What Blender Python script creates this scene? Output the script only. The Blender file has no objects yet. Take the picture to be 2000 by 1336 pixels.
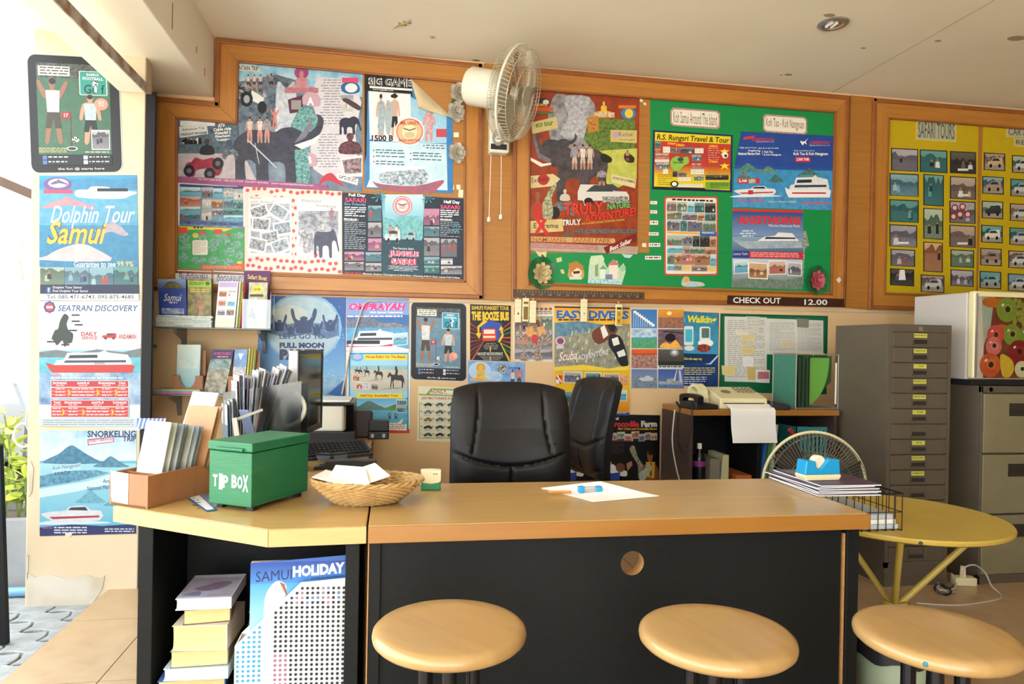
import bpy, bmesh, math, random
from mathutils import Vector, Matrix
rnd = random.Random(11)
sc = bpy.context.scene
COL = sc.collection
V = Vector
# ------------------------------------------------------------------ camera
FPX, YAW, PITCH, ROLL, SHY, CAMZ = 1364.7, .1689, -.0035, .0184, 9.4, 1.254
FW = V((math.sin(YAW)*math.cos(PITCH), math.cos(YAW)*math.cos(PITCH), math.sin(PITCH)))
RT = V((math.cos(YAW), -math.sin(YAW), 0)); UP = RT.cross(FW)
RT, UP = RT*math.cos(ROLL)+UP*math.sin(ROLL), UP*math.cos(ROLL)-RT*math.sin(ROLL)
EYE = V((0, 0, CAMZ))
cd = bpy.data.cameras.new('camera'); cam = bpy.data.objects.new('camera', cd); COL.objects.link(cam)
cd.sensor_width = 36; cd.lens = FPX/2000*36; cd.shift_y = SHY/2000; cd.clip_start = .05; cd.clip_end = 300
cam.matrix_world = Matrix(((RT.x, UP.x, -FW.x, 0), (RT.y, UP.y, -FW.y, 0), (RT.z, UP.z, -FW.z, CAMZ), (0, 0, 0, 1)))
sc.camera = cam
# ------------------------------------------------------------------ light
world = bpy.data.worlds.new('overcast_sky'); sc.world = world; world.use_nodes = True
bg = world.node_tree.nodes['Background']; bg.inputs[0].default_value = (.91, .965, 1, 1); bg.inputs[1].default_value = 4.9
sun_d = bpy.data.lights.new('sun', 'SUN'); sun = bpy.data.objects.new('sun', sun_d); COL.objects.link(sun)
sun_d.energy = 60; sun_d.angle = .05; sun_d.color = (1, .96, .88)
sun.rotation_euler = V((.18, -.5, .85)).to_track_quat('Z', 'Y').to_euler()
sc.view_settings.view_transform = 'Standard'; sc.view_settings.look = 'None'
sc.view_settings.gamma = 1; sc.view_settings.use_curve_mapping = False
sc.view_settings.exposure = 0.28
# ------------------------------------------------------------------ helpers: measuring points of the place
def ray(x, y): return FW + RT*((x-1000)/FPX) - UP*((y-668-SHY)/FPX)
def PY(x, y, d):
    r = ray(x, y); return EYE + r*(d/r.y)
def PZ(x, y, z):
    r = ray(x, y); return EYE + r*((z-CAMZ)/r.z)
def wm(d):                                     # upright plane at depth d, h = distance in front of it
    def m(x, y, h=0):
        p = PY(x, y, d); p.y -= h; return p
    return m
def hx(s, k=1.0):
    o = []
    for i in (0, 2, 4):
        c = int(s[i:i+2], 16)/255
        o.append(min(1, (c/12.92 if c <= .04045 else ((c+.055)/1.055)**2.4)*k))
    return tuple(o)
# ------------------------------------------------------------------ materials
MATS = {}
def mat(name, c, rough=.5, metal=0, c2=None, scale=6, stretch=(1, 1, 1), con=.25, bump=0, bscale=80, spec=.5, coat=0, detail=4, space='Object'):
    if name in MATS: return MATS[name]
    m = bpy.data.materials.new(name); m.use_nodes = True; nt = m.node_tree; N = nt.nodes; L = nt.links
    b = N['Principled BSDF']; c = hx(c) if isinstance(c, str) else c
    b.inputs['Base Color'].default_value = (*c, 1); b.inputs['Roughness'].default_value = rough
    b.inputs['Metallic'].default_value = metal; b.inputs['Specular IOR Level'].default_value = spec
    b.inputs['Coat Weight'].default_value = coat
    if c2 or bump:
        tc = N.new('ShaderNodeTexCoord'); mp = N.new('ShaderNodeMapping'); mp.inputs['Scale'].default_value = stretch
        L.new(tc.outputs[space], mp.inputs[0])
    if c2:
        c2 = hx(c2) if isinstance(c2, str) else c2
        n = N.new('ShaderNodeTexNoise'); n.inputs['Scale'].default_value = scale; n.inputs['Detail'].default_value = detail
        L.new(mp.outputs[0], n.inputs['Vector'])
        r = N.new('ShaderNodeMapRange'); r.inputs[1].default_value = .5-con; r.inputs[2].default_value = .5+con
        L.new(n.outputs[0], r.inputs[0])
        x = N.new('ShaderNodeMix'); x.data_type = 'RGBA'; x.inputs[6].default_value = (*c, 1); x.inputs[7].default_value = (*c2, 1)
        L.new(r.outputs[0], x.inputs[0]); L.new(x.outputs[2], b.inputs['Base Color'])
    if bump:
        n2 = N.new('ShaderNodeTexNoise'); n2.inputs['Scale'].default_value = bscale; n2.inputs['Detail'].default_value = 3
        L.new(mp.outputs[0], n2.inputs['Vector'])
        bp = N.new('ShaderNodeBump'); bp.inputs['Strength'].default_value = bump; bp.inputs['Distance'].default_value = .01
        L.new(n2.outputs[0], bp.inputs['Height']); L.new(bp.outputs[0], b.inputs['Normal'])
    MATS[name] = m; return m
def clear(name, tint=(1, 1, 1), fac=.15, rough=.05):
    m = bpy.data.materials.new(name); m.use_nodes = True; nt = m.node_tree; N = nt.nodes; L = nt.links
    N.remove(N['Principled BSDF']); o = N['Material Output']
    t = N.new('ShaderNodeBsdfTransparent'); t.inputs[0].default_value = (*tint, 1)
    g = N.new('ShaderNodeBsdfGlossy'); g.inputs['Roughness'].default_value = rough
    x = N.new('ShaderNodeMixShader'); x.inputs[0].default_value = fac
    L.new(t.outputs[0], x.inputs[1]); L.new(g.outputs[0], x.inputs[2]); L.new(x.outputs[0], o.inputs[0])
    MATS[name] = m; return m
def print_mat():
    m = bpy.data.materials.new('printed_paper'); m.use_nodes = True; nt = m.node_tree; N = nt.nodes; L = nt.links
    b = N['Principled BSDF']; b.inputs['Roughness'].default_value = .42; b.inputs['Specular IOR Level'].default_value = .35
    A = []
    for k in ('ca', 'cb', 'np'):
        a = N.new('ShaderNodeAttribute'); a.attribute_name = k; A.append(a)
    sp = N.new('ShaderNodeSeparateColor'); L.new(A[2].outputs[0], sp.inputs[0])
    tc = N.new('ShaderNodeTexCoord'); n = N.new('ShaderNodeTexNoise'); n.inputs['Detail'].default_value = 3.5
    n.inputs['Roughness'].default_value = .6
    L.new(tc.outputs['Object'], n.inputs['Vector']); L.new(sp.outputs[0], n.inputs['Scale'])
    lo = N.new('ShaderNodeMath'); lo.operation = 'SUBTRACT'; lo.inputs[0].default_value = .5; L.new(sp.outputs[1], lo.inputs[1])
    hi = N.new('ShaderNodeMath'); hi.operation = 'ADD'; hi.inputs[0].default_value = .5; L.new(sp.outputs[1], hi.inputs[1])
    r = N.new('ShaderNodeMapRange'); L.new(n.outputs[0], r.inputs[0]); L.new(lo.outputs[0], r.inputs[1]); L.new(hi.outputs[0], r.inputs[2])
    x = N.new('ShaderNodeMix'); x.data_type = 'RGBA'
    L.new(r.outputs[0], x.inputs[0]); L.new(A[0].outputs[0], x.inputs[6]); L.new(A[1].outputs[0], x.inputs[7])
    L.new(x.outputs[2], b.inputs['Base Color'])
    MATS['print'] = m; return m
PRINT = print_mat()
# ------------------------------------------------------------------ helpers: objects
def put(o, parent=None):
    COL.objects.link(o)
    if parent: o.parent = parent
    return o
def tag(o, label=None, cat=None, group=None, kind=None):
    for k, v in (('label', label), ('category', cat), ('group', group), ('kind', kind)):
        if v: o[k] = v
    return o
def thing(name, label, cat, loc=(0, 0, 0), rz=0, group=None):
    o = put(bpy.data.objects.new(name, None)); o.location = loc; o.rotation_euler = (0, 0, rz); o.empty_display_size = .05
    return tag(o, label, cat, group)
def dup(o, loc=None, rz=None, label=None, parent=None):
    c = o.copy(); COL.objects.link(c)
    if parent: c.parent = parent
    if loc is not None: c.location = loc
    if rz is not None: c.rotation_euler = (0, 0, rz)
    if label: c['label'] = label
    for ch in o.children: dup(ch, parent=c)
    return c
I4 = Matrix.Identity(4)
def TM(loc=(0, 0, 0), rx=0, ry=0, rz=0):
    return Matrix.Translation(loc) @ Matrix.Rotation(rz, 4, 'Z') @ Matrix.Rotation(ry, 4, 'Y') @ Matrix.Rotation(rx, 4, 'X')
def AX(loc, d, x=None):                         # frame at loc whose z runs along d
    q = V(d).to_track_quat('Z', 'Y').to_matrix().to_4x4(); return Matrix.Translation(loc) @ q
class G:
    def __init__(s, M=None): s.v = []; s.f = []; s.M = M or I4
    def add(s, vs, fs, M=None):
        T = s.M @ M if M else s.M; n = len(s.v)
        s.v += [tuple(T @ V(p)) for p in vs]; s.f += [tuple(n+i for i in f) for f in fs]; return s
    def box(s, x0, x1, y0, y1, z0, z1, M=None):
        return s.add([(x, y, z) for z in (z0, z1) for y in (y0, y1) for x in (x0, x1)],
                     [(0, 2, 3, 1), (4, 5, 7, 6), (0, 1, 5, 4), (2, 6, 7, 3), (0, 4, 6, 2), (1, 3, 7, 5)], M)
    def cyl(s, a, b, r, r2=None, n=12, cap=True):
        a = V(a); b = V(b); r2 = r if r2 is None else r2; T = AX(a, b-a); l = (b-a).length
        vs = [T @ V((q*math.cos(2*math.pi*i/n), q*math.sin(2*math.pi*i/n), z)) for q, z in ((r, 0), (r2, l)) for i in range(n)]
        fs = [(i, (i+1) % n, n+(i+1) % n, n+i) for i in range(n)]
        if cap: fs += [tuple(range(n))[::-1], tuple(range(n, 2*n))]
        return s.add(vs, fs)
    def tube(s, pts, r, n=6, closed=False):
        pts = [V(p) for p in pts]; m = len(pts); vs = []; fs = []; nrm = None
        for i, p in enumerate(pts):
            a = pts[i-1] if (i or closed) else p; b = pts[(i+1) % m] if (i < m-1 or closed) else p
            t = (b-a).normalized()
            if nrm is None: nrm = t.orthogonal().normalized()
            else:
                nrm = nrm - t*nrm.dot(t)
                nrm = nrm.normalized() if nrm.length > 1e-6 else t.orthogonal().normalized()
            bi = t.cross(nrm); rr = r[i] if isinstance(r, (list, tuple)) else r
            vs += [p + (nrm*math.cos(2*math.pi*k/n)+bi*math.sin(2*math.pi*k/n))*rr for k in range(n)]
        for i in range(m if closed else m-1):
            j = (i+1) % m
            fs += [(i*n+k, i*n+(k+1) % n, j*n+(k+1) % n, j*n+k) for k in range(n)]
        if not closed: fs += [tuple(range(n))[::-1], tuple(range((m-1)*n, m*n))]
        return s.add(vs, fs)
    def lathe(s, prof, n=32, M=None, cap=True):
        vs = []; fs = []; m = len(prof)
        for r, z in prof: vs += [(r*math.cos(2*math.pi*i/n), r*math.sin(2*math.pi*i/n), z) for i in range(n)]
        for j in range(m-1): fs += [(j*n+i, j*n+(i+1) % n, (j+1)*n+(i+1) % n, (j+1)*n+i) for i in range(n)]
        if cap: fs += [tuple(range(n))[::-1], tuple(range((m-1)*n, m*n))]
        return s.add(vs, fs, M)
    def prism(s, poly, z0, z1, M=None):
        n = len(poly); vs = [(x, y, z0) for x, y in poly]+[(x, y, z1) for x, y in poly]
        return s.add(vs, [tuple(range(n))[::-1], tuple(range(n, 2*n))]+[(i, (i+1) % n, n+(i+1) % n, n+i) for i in range(n)], M)
    def grid(s, fn, nu, nv, M=None, cu=False):
        vs = [fn(i/nu, j/nv) for j in range(nv+1) for i in range(nu+1)]; w = nu+1
        return s.add(vs, [(j*w+i, j*w+i+1, (j+1)*w+i+1, (j+1)*w+i) for j in range(nv) for i in range(nu)], M)
    def solid(s, fn, nu, nv, t, M=None):         # grid with thickness: fn(u,v) -> point, t(u,v) -> offset vector
        a = [V(fn(i/nu, j/nv)) for j in range(nv+1) for i in range(nu+1)]
        b = [V(fn(i/nu, j/nv))+V(t(i/nu, j/nv)) for j in range(nv+1) for i in range(nu+1)]
        w = nu+1; k = len(a)
        fs = [(j*w+i, j*w+i+1, (j+1)*w+i+1, (j+1)*w+i) for j in range(nv) for i in range(nu)]
        fs += [(k+j*w+i, k+(j+1)*w+i, k+(j+1)*w+i+1, k+j*w+i+1) for j in range(nv) for i in range(nu)]
        ring = [i for i in range(w)]+[j*w+nu for j in range(1, nv+1)]+[nv*w+i for i in range(nu-1, -1, -1)]+[j*w for j in range(nv-1, 0, -1)]
        fs += [(ring[(i+1) % len(ring)], ring[i], k+ring[i], k+ring[(i+1) % len(ring)]) for i in range(len(ring))]
        return s.add(a+b, fs, M)
    def build(s, name, m, parent=None, bevel=0, smooth=False, seg=2, label=None):
        me = bpy.data.meshes.new(name); me.from_pydata(s.v, [], s.f); me.validate()
        bm = bmesh.new(); bm.from_mesh(me); bmesh.ops.recalc_face_normals(bm, faces=bm.faces); bm.to_mesh(me); bm.free()
        me.materials.append(MATS[m] if isinstance(m, str) else m)
        o = put(bpy.data.objects.new(name, me), parent)
        if smooth:
            me.polygons.foreach_set('use_smooth', [True]*len(me.polygons))
            me.set_sharp_from_angle(angle=.7)
        if bevel:
            b = o.modifiers.new('bevel', 'BEVEL'); b.width = bevel; b.segments = seg; b.limit_method = 'ANGLE'; b.angle_limit = .6
        if label: o['label'] = label
        return o
def struct(o, label=None): return tag(o, label, kind='structure')
def ipoly(poly, m, thick):                       # upright board from an outline on plane map m, thickness going back
    n = len(poly); a = [m(x, y, 0) for x, y in poly]; b = [p+V((0, thick, 0)) for p in a]
    return a+b, [tuple(range(n))[::-1], tuple(range(n, 2*n))]+[(i, (i+1) % n, n+(i+1) % n, n+i) for i in range(n)]
# ------------------------------------------------------------------ helpers: flat print
FONT = {}
def glyphs(t, bold=0):
    k = (t, bold)
    if k not in FONT:
        c = bpy.data.curves.new('t', 'FONT'); c.body = t; c.resolution_u = 2; c.offset = bold
        o = bpy.data.objects.new('t', c); me = o.to_mesh()
        vs = [(v.co.x, -v.co.y) for v in me.vertices]; fs = [tuple(p.vertices) for p in me.polygons]
        o.to_mesh_clear(); bpy.data.objects.remove(o); bpy.data.curves.remove(c)
        if vs:
            x0 = min(v[0] for v in vs); x1 = max(v[0] for v in vs); y0 = min(v[1] for v in vs); y1 = max(v[1] for v in vs)
            w = max(x1-x0, 1e-6); h = max(y1-y0, 1e-6); vs = [((a-x0)/w, (b-y0)/h) for a, b in vs]
        FONT[k] = (vs, fs)
    return FONT[k]
def crv(pts, k=3, closed=True):
    n = len(pts); out = []
    for i in range(n if closed else n-1):
        p = [pts[(i+j-1) % n] if closed else pts[min(max(i+j-1, 0), n-1)] for j in range(4)]
        for q in range(k):
            t = q/k
            out.append(tuple(.5*(2*p[1][a]+(p[2][a]-p[0][a])*t+(2*p[0][a]-5*p[1][a]+4*p[2][a]-p[3][a])*t*t+(3*p[1][a]-p[0][a]-3*p[2][a]+p[3][a])*t**3) for a in (0, 1)))
    if not closed: out.append(pts[-1])
    return out
DH = .00005
class S:
    k = .86
    def __init__(s, m, h=.0012, dh=DH): s.m = m; s.v = []; s.f = []; s.a = []; s.b = []; s.n = []; s.h = h; s.dh = dh; s.r = random.Random(len(bpy.data.meshes)+3)
    def _face(s, pts, cols, cb=None, np=(20, .2)):
        n = len(s.v); s.v += pts; s.f.append(tuple(range(n, n+len(pts))))
        k = s.k; q = lambda L: [(c[0]*k, c[1]*k, c[2]*k) for c in L]
        s.a += q(cols); s.b += q(cb or cols); s.n += [(np[0]*1.4, min(np[1]*1.6, .5), 0)]*len(pts)
    def lay(s): s.h += s.dh; return s.h
    def base(s, poly, c, c2=None, np=(20, .2), t=None):
        c = hx(c); h = s.h; a = [s.m(x, y, h) for x, y in poly]; b = [s.m(x, y, 0) for x, y in poly]; k = len(poly)
        s._face(a, [c]*k, [hx(c2)]*k if c2 else None, np)
        for i in range(k):
            j = (i+1) % k; s._face([a[i], b[i], b[j], a[j]], [c]*4)
        return s
    def poly(s, pts, c, c2=None, np=(40, .2)):
        h = s.lay(); c = hx(c); k = len(pts)
        s._face([s.m(x, y, h) for x, y in pts], [c]*k, [hx(c2)]*k if c2 else None, np); return s
    def rect(s, x0, y0, x1, y1, c, c2=None, np=(40, .2), sl=0):
        return s.poly([(x0, y0), (x1, y0+sl*(x1-x0)), (x1, y1+sl*(x1-x0)), (x0, y1)], c, c2, np)
    def grad(s, x0, y0, x1, y1, ct, cbm, n=None, horiz=False, np=(40, .2), sl=0):
        h = s.lay(); t = hx(ct); b = hx(cbm); e = sl*(x1-x0)
        cs = [t, b, b, t] if horiz else [t, t, b, b]
        s._face([s.m(*p, h) for p in ((x0, y0), (x1, y0+e), (x1, y1+e), (x0, y1))], cs, [hx(n)]*4 if n else None, np); return s
    def ell(s, cx, cy, rx, ry, c, c2=None, n=20, np=(40, .2), rot=0):
        ca, sa = math.cos(rot), math.sin(rot)
        return s.poly([(cx+rx*math.cos(t)*ca-ry*math.sin(t)*sa, cy+rx*math.cos(t)*sa+ry*math.sin(t)*ca) for t in [2*math.pi*i/n for i in range(n)]], c, c2, np)
    def text(s, t, x0, y0, x1, y1, c, b=0, sl=0, it=0, o=None, ow=.05):
        if o: s.text(t, x0, y0, x1, y1, o, b+ow, sl, it)
        vs, fs = glyphs(t, b); h = s.lay(); c = hx(c); w = x1-x0; hh = y1-y0
        P = [s.m(x0+u*w+it*(1-v)*hh, y0+v*hh+sl*u*w, h) for u, v in vs]
        for f in fs: s._face([P[i] for i in f], [c]*len(f))
        return s
    def lines(s, x0, y0, x1, y1, n, c, fill=.45, sl=0, left=True, seg=6):
        h = s.lay(); c = hx(c); rh = (y1-y0)/n
        for i in range(n):
            x = x0; e = x1 if i % 4 != 3 else x0+(x1-x0)*s.r.uniform(.4, .9)
            if not left: d = (x1-x0)*s.r.uniform(0, .25); x = x0+d; e = x1-d
            y = y0+i*rh
            while x < e-1:
                w = min((x1-x0)/seg*s.r.uniform(.4, 1.3), e-x); o = sl*(x-x0)
                s._face([s.m(*p, h) for p in ((x, y+o), (x+w, y+o), (x+w, y+o+rh*fill), (x, y+o+rh*fill))], [c]*4); x += w+rh*.45
        return s
    def shape(s, pts, x0, y0, x1, y1, c, c2=None, np=(40, .2), flip=False, k=3):
        P = crv(pts, k) if k else pts
        return s.poly([(x0+(1-u if flip else u)*(x1-x0), y0+v*(y1-y0)) for u, v in P], c, c2, np)
    def photo(s, x0, y0, x1, y1, kind='jungle', border=None, sl=0, seed=None):
        if border: s.rect(x0, y0, x1, y1, border, sl=sl); e = (x1-x0)*.05; x0 += e; x1 -= e; y0 += e+sl*e; y1 -= e
        w = x1-x0; h = y1-y0; r = s.r; sc_ = 11/max(.02, (s.m(x1, y0, 0)-s.m(x0, y0, 0)).length)
        a, b = {'jungle': ('2e4a3a', 'c9d4c0'), 'sea': ('2f86c0', 'a9dcec'), 'blue': ('22485e', '9cc3cf'), 'mono': ('3b3a48', 'd2cfd6'), 'warm': ('6b3a24', 'e8c49a'),
                'dark': ('14171a', '6d6a60'), 'sepia': ('4a3b3d', 'cbb9a8'), 'teal': ('12454c', '7fb8b4'), 'pink': ('5a3050', 'e3a9c6'), 'white': ('e6e4e0', '8d94a0'), 'fire': ('2a1710', 'f07820'),
                'sunset': ('e8902c', '8a3a28'), 'grey': ('202226', '8d8f92'), 'mix': ('a03c34', 'd8d2be')}[kind]
        mx = lambda p, q, t: ''.join('%02x' % int(int(p[k:k+2], 16)*(1-t)+int(q[k:k+2], 16)*t) for k in (0, 2, 4))
        R = r.uniform; Y = lambda x, v: y0+h*v+sl*(x-x0)
        if kind in ('sea',):
            s.grad(x0, y0, x1, y0+h*.5, 'cfe6f2', '8cc0e0', sl=sl); s.grad(x0, y0+h*.5, x1, y1, '4aa4cc', '2f78a8', '7cc4dc', sl=sl, np=(sc_, .2)); s.poly([(x0, Y(x0, .52)), (x0+w*.3, Y(x0, .3)), (x0+w*.7, Y(x0, .42)), (x1, Y(x1, .35)), (x1, Y(x1, .52))], '3c5f4a', '7d9c80', (sc_, .2)); return s
        hz = R(.3, .6); s.grad(x0, y0, x1, y0+h*hz, mx(a, b, R(.5, 1)), mx(a, b, R(.3, .7)), mx(a, b, .9), sl=sl, np=(sc_*.6, .35)); s.grad(x0, y0+h*hz, x1, y1, mx(a, b, R(.2, .5)), mx(a, b, R(.35, .8)), mx(a, b, .3), sl=sl, np=(sc_*.6, .35))
        n = 8; P = [(x0+w*k/n, Y(x0+w*k/n, hz-R(.02, .3))) for k in range(n+1)]; s.poly(P+[(x1, Y(x1, hz+R(0, .15))), (x0, Y(x0, hz+R(0, .15)))], mx(a, b, R(0, .15)), mx(a, b, R(.3, .5)), (sc_, .22))
        for k in range(r.choice((1, 2, 2, 3))):
            px = x0+w*R(.15, .85); pw = w*R(.05, .11); ph = h*R(.18, .34); py = Y(px, hz+R(.0, .15))
            c1 = r.choice((mx(a, b, 1), mx(a, b, 0), 'b8463c', '3c5c8c', 'e4e0d8', '2a2a2e', mx(a, b, .8))); s.poly([(px-pw, py+ph), (px-pw*.8, py), (px+pw*.8, py), (px+pw, py+ph)], c1); s.ell(px, py-pw*.6, pw*.55, pw*.75, mx(a, 'c89878', .7), n=7)
        return s
    def build(s, name, parent=None, label=None, cat=None, group=None, m=None):
        me = bpy.data.meshes.new(name); me.from_pydata([tuple(p) for p in s.v], [], s.f)
        for k, d in (('ca', s.a), ('cb', s.b), ('np', s.n)):
            at = me.attributes.new(k, 'FLOAT_COLOR', 'POINT'); fl = []
            for q in d: fl += [q[0], q[1], q[2], 1]
            at.data.foreach_set('color', fl)
        me.materials.append(m or PRINT)
        o = put(bpy.data.objects.new(name, me), parent); return tag(o, label, cat, group)
# ================================================================== materials in use
mat('plaster', 'd8c5a8', .85, c2='ccb594', scale=2.2, con=.3, bump=.12, bscale=25)
mat('plaster_worn', 'a89d88', .9, c2='b4ac9e', scale=5, con=.1, bump=.2, bscale=30)
mat('ceiling_paint', 'f0e9d8', .85, c2='e6dcc6', scale=1.3, con=.3)
mat('stain', 'a08f70', .9)
mat('rust', '8a6a52', .8, c2='b7afa6', scale=14, con=.12)
mat('wood_x', 'b57c34', .42, c2='9c6424', scale=3.5, stretch=(1, 6, 14), con=.3, bump=.03, bscale=30, coat=.1)
mat('wood_z', 'b57c34', .42, c2='9c6424', scale=3.5, stretch=(14, 6, 1), con=.3, bump=.03, bscale=30, coat=.1)
mat('wood_panel', 'a8732f', .5, c2='936023', scale=3, stretch=(1, 6, 22), con=.3)
mat('moulding', '965a2a', .38, c2='7e4820', scale=4, stretch=(3, 3, 3), con=.3)
mat('tile', 'b59b7a', .28, c2='a38764', scale=9, con=.28, spec=.5)
mat('grout', '8a7560', .9)
mat('black_metal', '0b0b0d', .5, spec=.2)
mat('grey_metal', '7c7f80', .4, .3)
mat('paver', 'a3a6a6', .9, c2='83888a', scale=14, con=.25, bump=.3, bscale=60)
mat('sand_joint', '5a5a56', .95)
mat('concrete', '8b8d8e', .9, c2='747779', scale=5)
mat('wood_dark', '5c4028', .5, c2='4c3420', scale=3, stretch=(1, 6, 22), con=.3); mat('plaster_pillar', 'bfae94', .85, c2='b3a184', scale=2.2, con=.3, bump=.12, bscale=25)  # pillar plaster: wall paint darkened to offset the strong light there
DW = 4.29; CEIL = 2.99; ZB = 2.651
# ================================================================== the room
def slab(name, x0, x1, y0, y1, z0, z1, m, bev=0): return struct(G().box(x0, x1, y0, y1, z0, z1).build(name, m, bevel=bev))
slab('wall_back', -1.42, 5.6, DW, DW+.2, -.2, CEIL+.2, mat('plaster_warm', 'dfc096', .85, c2='d2b080', scale=2.2, con=.3, bump=.12, bscale=25))
slab('wall_right', 5.2, 5.4, -3.2, DW+.2, -.2, CEIL+.2, 'wood_dark')  # out of view; dark finish made up to cut bounced light
slab('wall_front', 1.35, 5.8, -3.2, -3.0, -.2, CEIL+.2, 'wood_dark')  # out of view; width and dark finish set to dim the right side
ceil = slab('ceiling', -1.05, 5.8, -3.2, DW+.2, CEIL, CEIL+.15, 'ceiling_paint')
# joint line in the ceiling boards, and flaked marks
for i, (x, y, r) in enumerate(((1372+460, 80, 5), (1540, 146, 6), (1526, 147, 3), (1985, 75, 14), (1686, 94, 4), (845, 72, 3), (1620, 30, 9), (930, 118, 6))):
    p = PZ(x, y, CEIL); k = .0022*r
    g = G().lathe([(k*(1+.3*rnd.random()), 0), (k*.8, -.0006), (0.0001, -.0008)], 9, TM((p.x, p.y, CEIL), 0, 0, rnd.random()*3)); g.v = [(p.x+(a-p.x)*1.6, b, c) for a, b, c in g.v]
    g.build('paint_flake', 'stain', ceil)
struct(G().box(-1.78, 6, -3.2, 4.49, 3.31, 7.5).build('shade_block_upper', 'plaster'), 'upper storey above the shop')  # added out of view to shade the near pavement and leave the street sunlit
slab('street', -40, 40, -40, 40, -.32, -.22, mat('asphalt', 'b4b0a8', .9, c2='9c9890', scale=.7))
p = PZ(1640, 172, CEIL); q = PZ(1940, 0, CEIL); G().prism([(p.x-.004, DW), (p.x+.004, DW), (q.x+.004, -3), (q.x-.004, -3)], CEIL-.0008, CEIL).build('board_joint', mat('joint_filler', 'bdb195', .9), ceil)
beam = struct(G().box(-1.36, -1.044, -3.2, DW, ZB, 3.3).build('trim_1', 'ceiling_paint', bevel=.006))
beam['label'] = 'cream painted ceiling beam running over the shopfront opening'
G().box(-1.358, -1.235, -3.2, 3.745, 2.47, 2.522).build('shutter_box', 'ceiling_paint', beam, bevel=.004); G().box(-1.2349, -1.229, -3.2, 3.745, 2.468, 2.52).build('rusty_edge', 'rust', beam)
for i in range(9):
    y = 1.6+i*.3+rnd.random()*.2
    G().box(-1.0445, -1.042, y, y+.012, ZB+.02+rnd.random()*.1, ZB+.05+rnd.random()*.12).build('paint_chip', 'stain', beam)
cx0 = PY(57, 600, 3.75).x; cx1 = PY(276, 700, 3.75).x
struct(G().box(-1.78, -1.37, -3.2, 4.2, 2.74, 3.3).build('trim_2', 'ceiling_paint'), 'outer soffit edge above the open shopfront')
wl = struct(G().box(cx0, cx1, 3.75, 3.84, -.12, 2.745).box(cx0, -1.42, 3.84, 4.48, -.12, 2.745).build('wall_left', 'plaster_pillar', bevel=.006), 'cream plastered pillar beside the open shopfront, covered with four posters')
# worn plaster at the pillar's foot
c = wm(3.75)
v, f = ipoly([(54, 1118), (70, 1128), (95, 1120), (130, 1131), (165, 1122), (195, 1130), (205, 1124), (200, 1150), (176, 1186), (54, 1192)], lambda x, y, h=0: c(x, y, .003), .003)
G().add(v, f).build('bare_plaster', 'plaster_worn', wl)
for pts in ([(60, 900), (66, 915), (63, 960), (57, 970), (56, 910)], [(128, 1040), (142, 1041), (138, 1050), (128, 1048)], [(50, 1082), (56, 1084), (55, 1130), (51, 1128)]):
    v, f = ipoly(pts, lambda x, y, h=0: c(x, y, .003), .003); G().add(v, f).build('bare_plaster', 'plaster_worn', wl)
rx0 = cx1+.001; rx1 = PY(296, 700, 3.75).x
rail = G().box(rx0, rx1, 3.747, 3.757, 0, 2.468).box(rx0, rx0+.01, 3.757, 3.83, 0, 2.468).box(rx1-.006, rx1, 3.757, 3.775, 0, 2.468)
struct(rail.build('trim_3', 'black_metal', bevel=.002), 'black steel shutter rail standing beside the pillar')
struct(G().box(-1.372, -1.352, DW-.03, DW, 0, ZB).build('trim_4', 'grey_metal'), 'thin grey metal strip beside the black shutter rail')
# floor of square tiles
fl = struct(G().box(-1.375, 5.2, -3.0, DW, -.14, -.012).build('floor', 'grout'))
T = .6; tm = None
tx0, ty0 = -1.375, 3.11-T*9
for i in range(12):
    for j in range(13):
        x = tx0+.34+(i-1)*T; y = -3.0+.35+(j-1)*T
        a = max(x, tx0); b = min(x+T, 5.2); d = max(y, -3.0); e = min(y+T, DW)
        if b-a < .05 or e-d < .05: continue
        if b-a > T-.01 and e-d > T-.01 and tm:
            o = put(bpy.data.objects.new('tile', tm), fl); o.location = (x, y, 0)
        else:
            g = G().box(.002, b-a-.002, .002, e-d-.002, -.012, 0); o = g.build('tile', 'tile', fl); o.location = (a, d, 0)
            if b-a > T-.01 and e-d > T-.01: tm = o.data
# street: wavy concrete pavers
pv = struct(G().box(-9, -1.375, -3, 9, -.2, -.1).build('pavement', 'sand_joint'))
def wave(t): return .016*math.sin(t*2*math.pi)
pw, ph = .23, .115; n = 6; P = []
P += [(pw*i/n, wave(i/n)) for i in range(n)]; P += [(pw+wave(i/n*.5)*.8, ph*i/n) for i in range(n)]
P += [(pw*(1-i/n), ph+wave(1-i/n)) for i in range(n)]; P += [(wave((1-i/n)*.5)*.8, ph*(1-i/n)) for i in range(n)]
P = [(.006+x*.965, .006+y*.94) for x, y in P]
pm = None; cnt = 0
for j in range(26):
    for i in range(12):
        x = -1.62-i*pw+(.115 if j % 2 else 0); y = 1.6+j*ph
        if y > 4.2 and x > -2.2 or cnt >= 298 or x > -1.61 and y > 3.6: continue
        if pm is None:
            o = G().prism(P, -.1, -.07).build('paver', 'paver', pv, bevel=.004, seg=1); pm = o
        else: o = pm.copy(); COL.objects.link(o)
        o.location = (x, y, rnd.uniform(-.003, .003)); cnt += 1
G().box(-1.45, -1.375, -3, 3.75, -.1, -.068).build('kerb_edge', 'concrete', pv)
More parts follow.
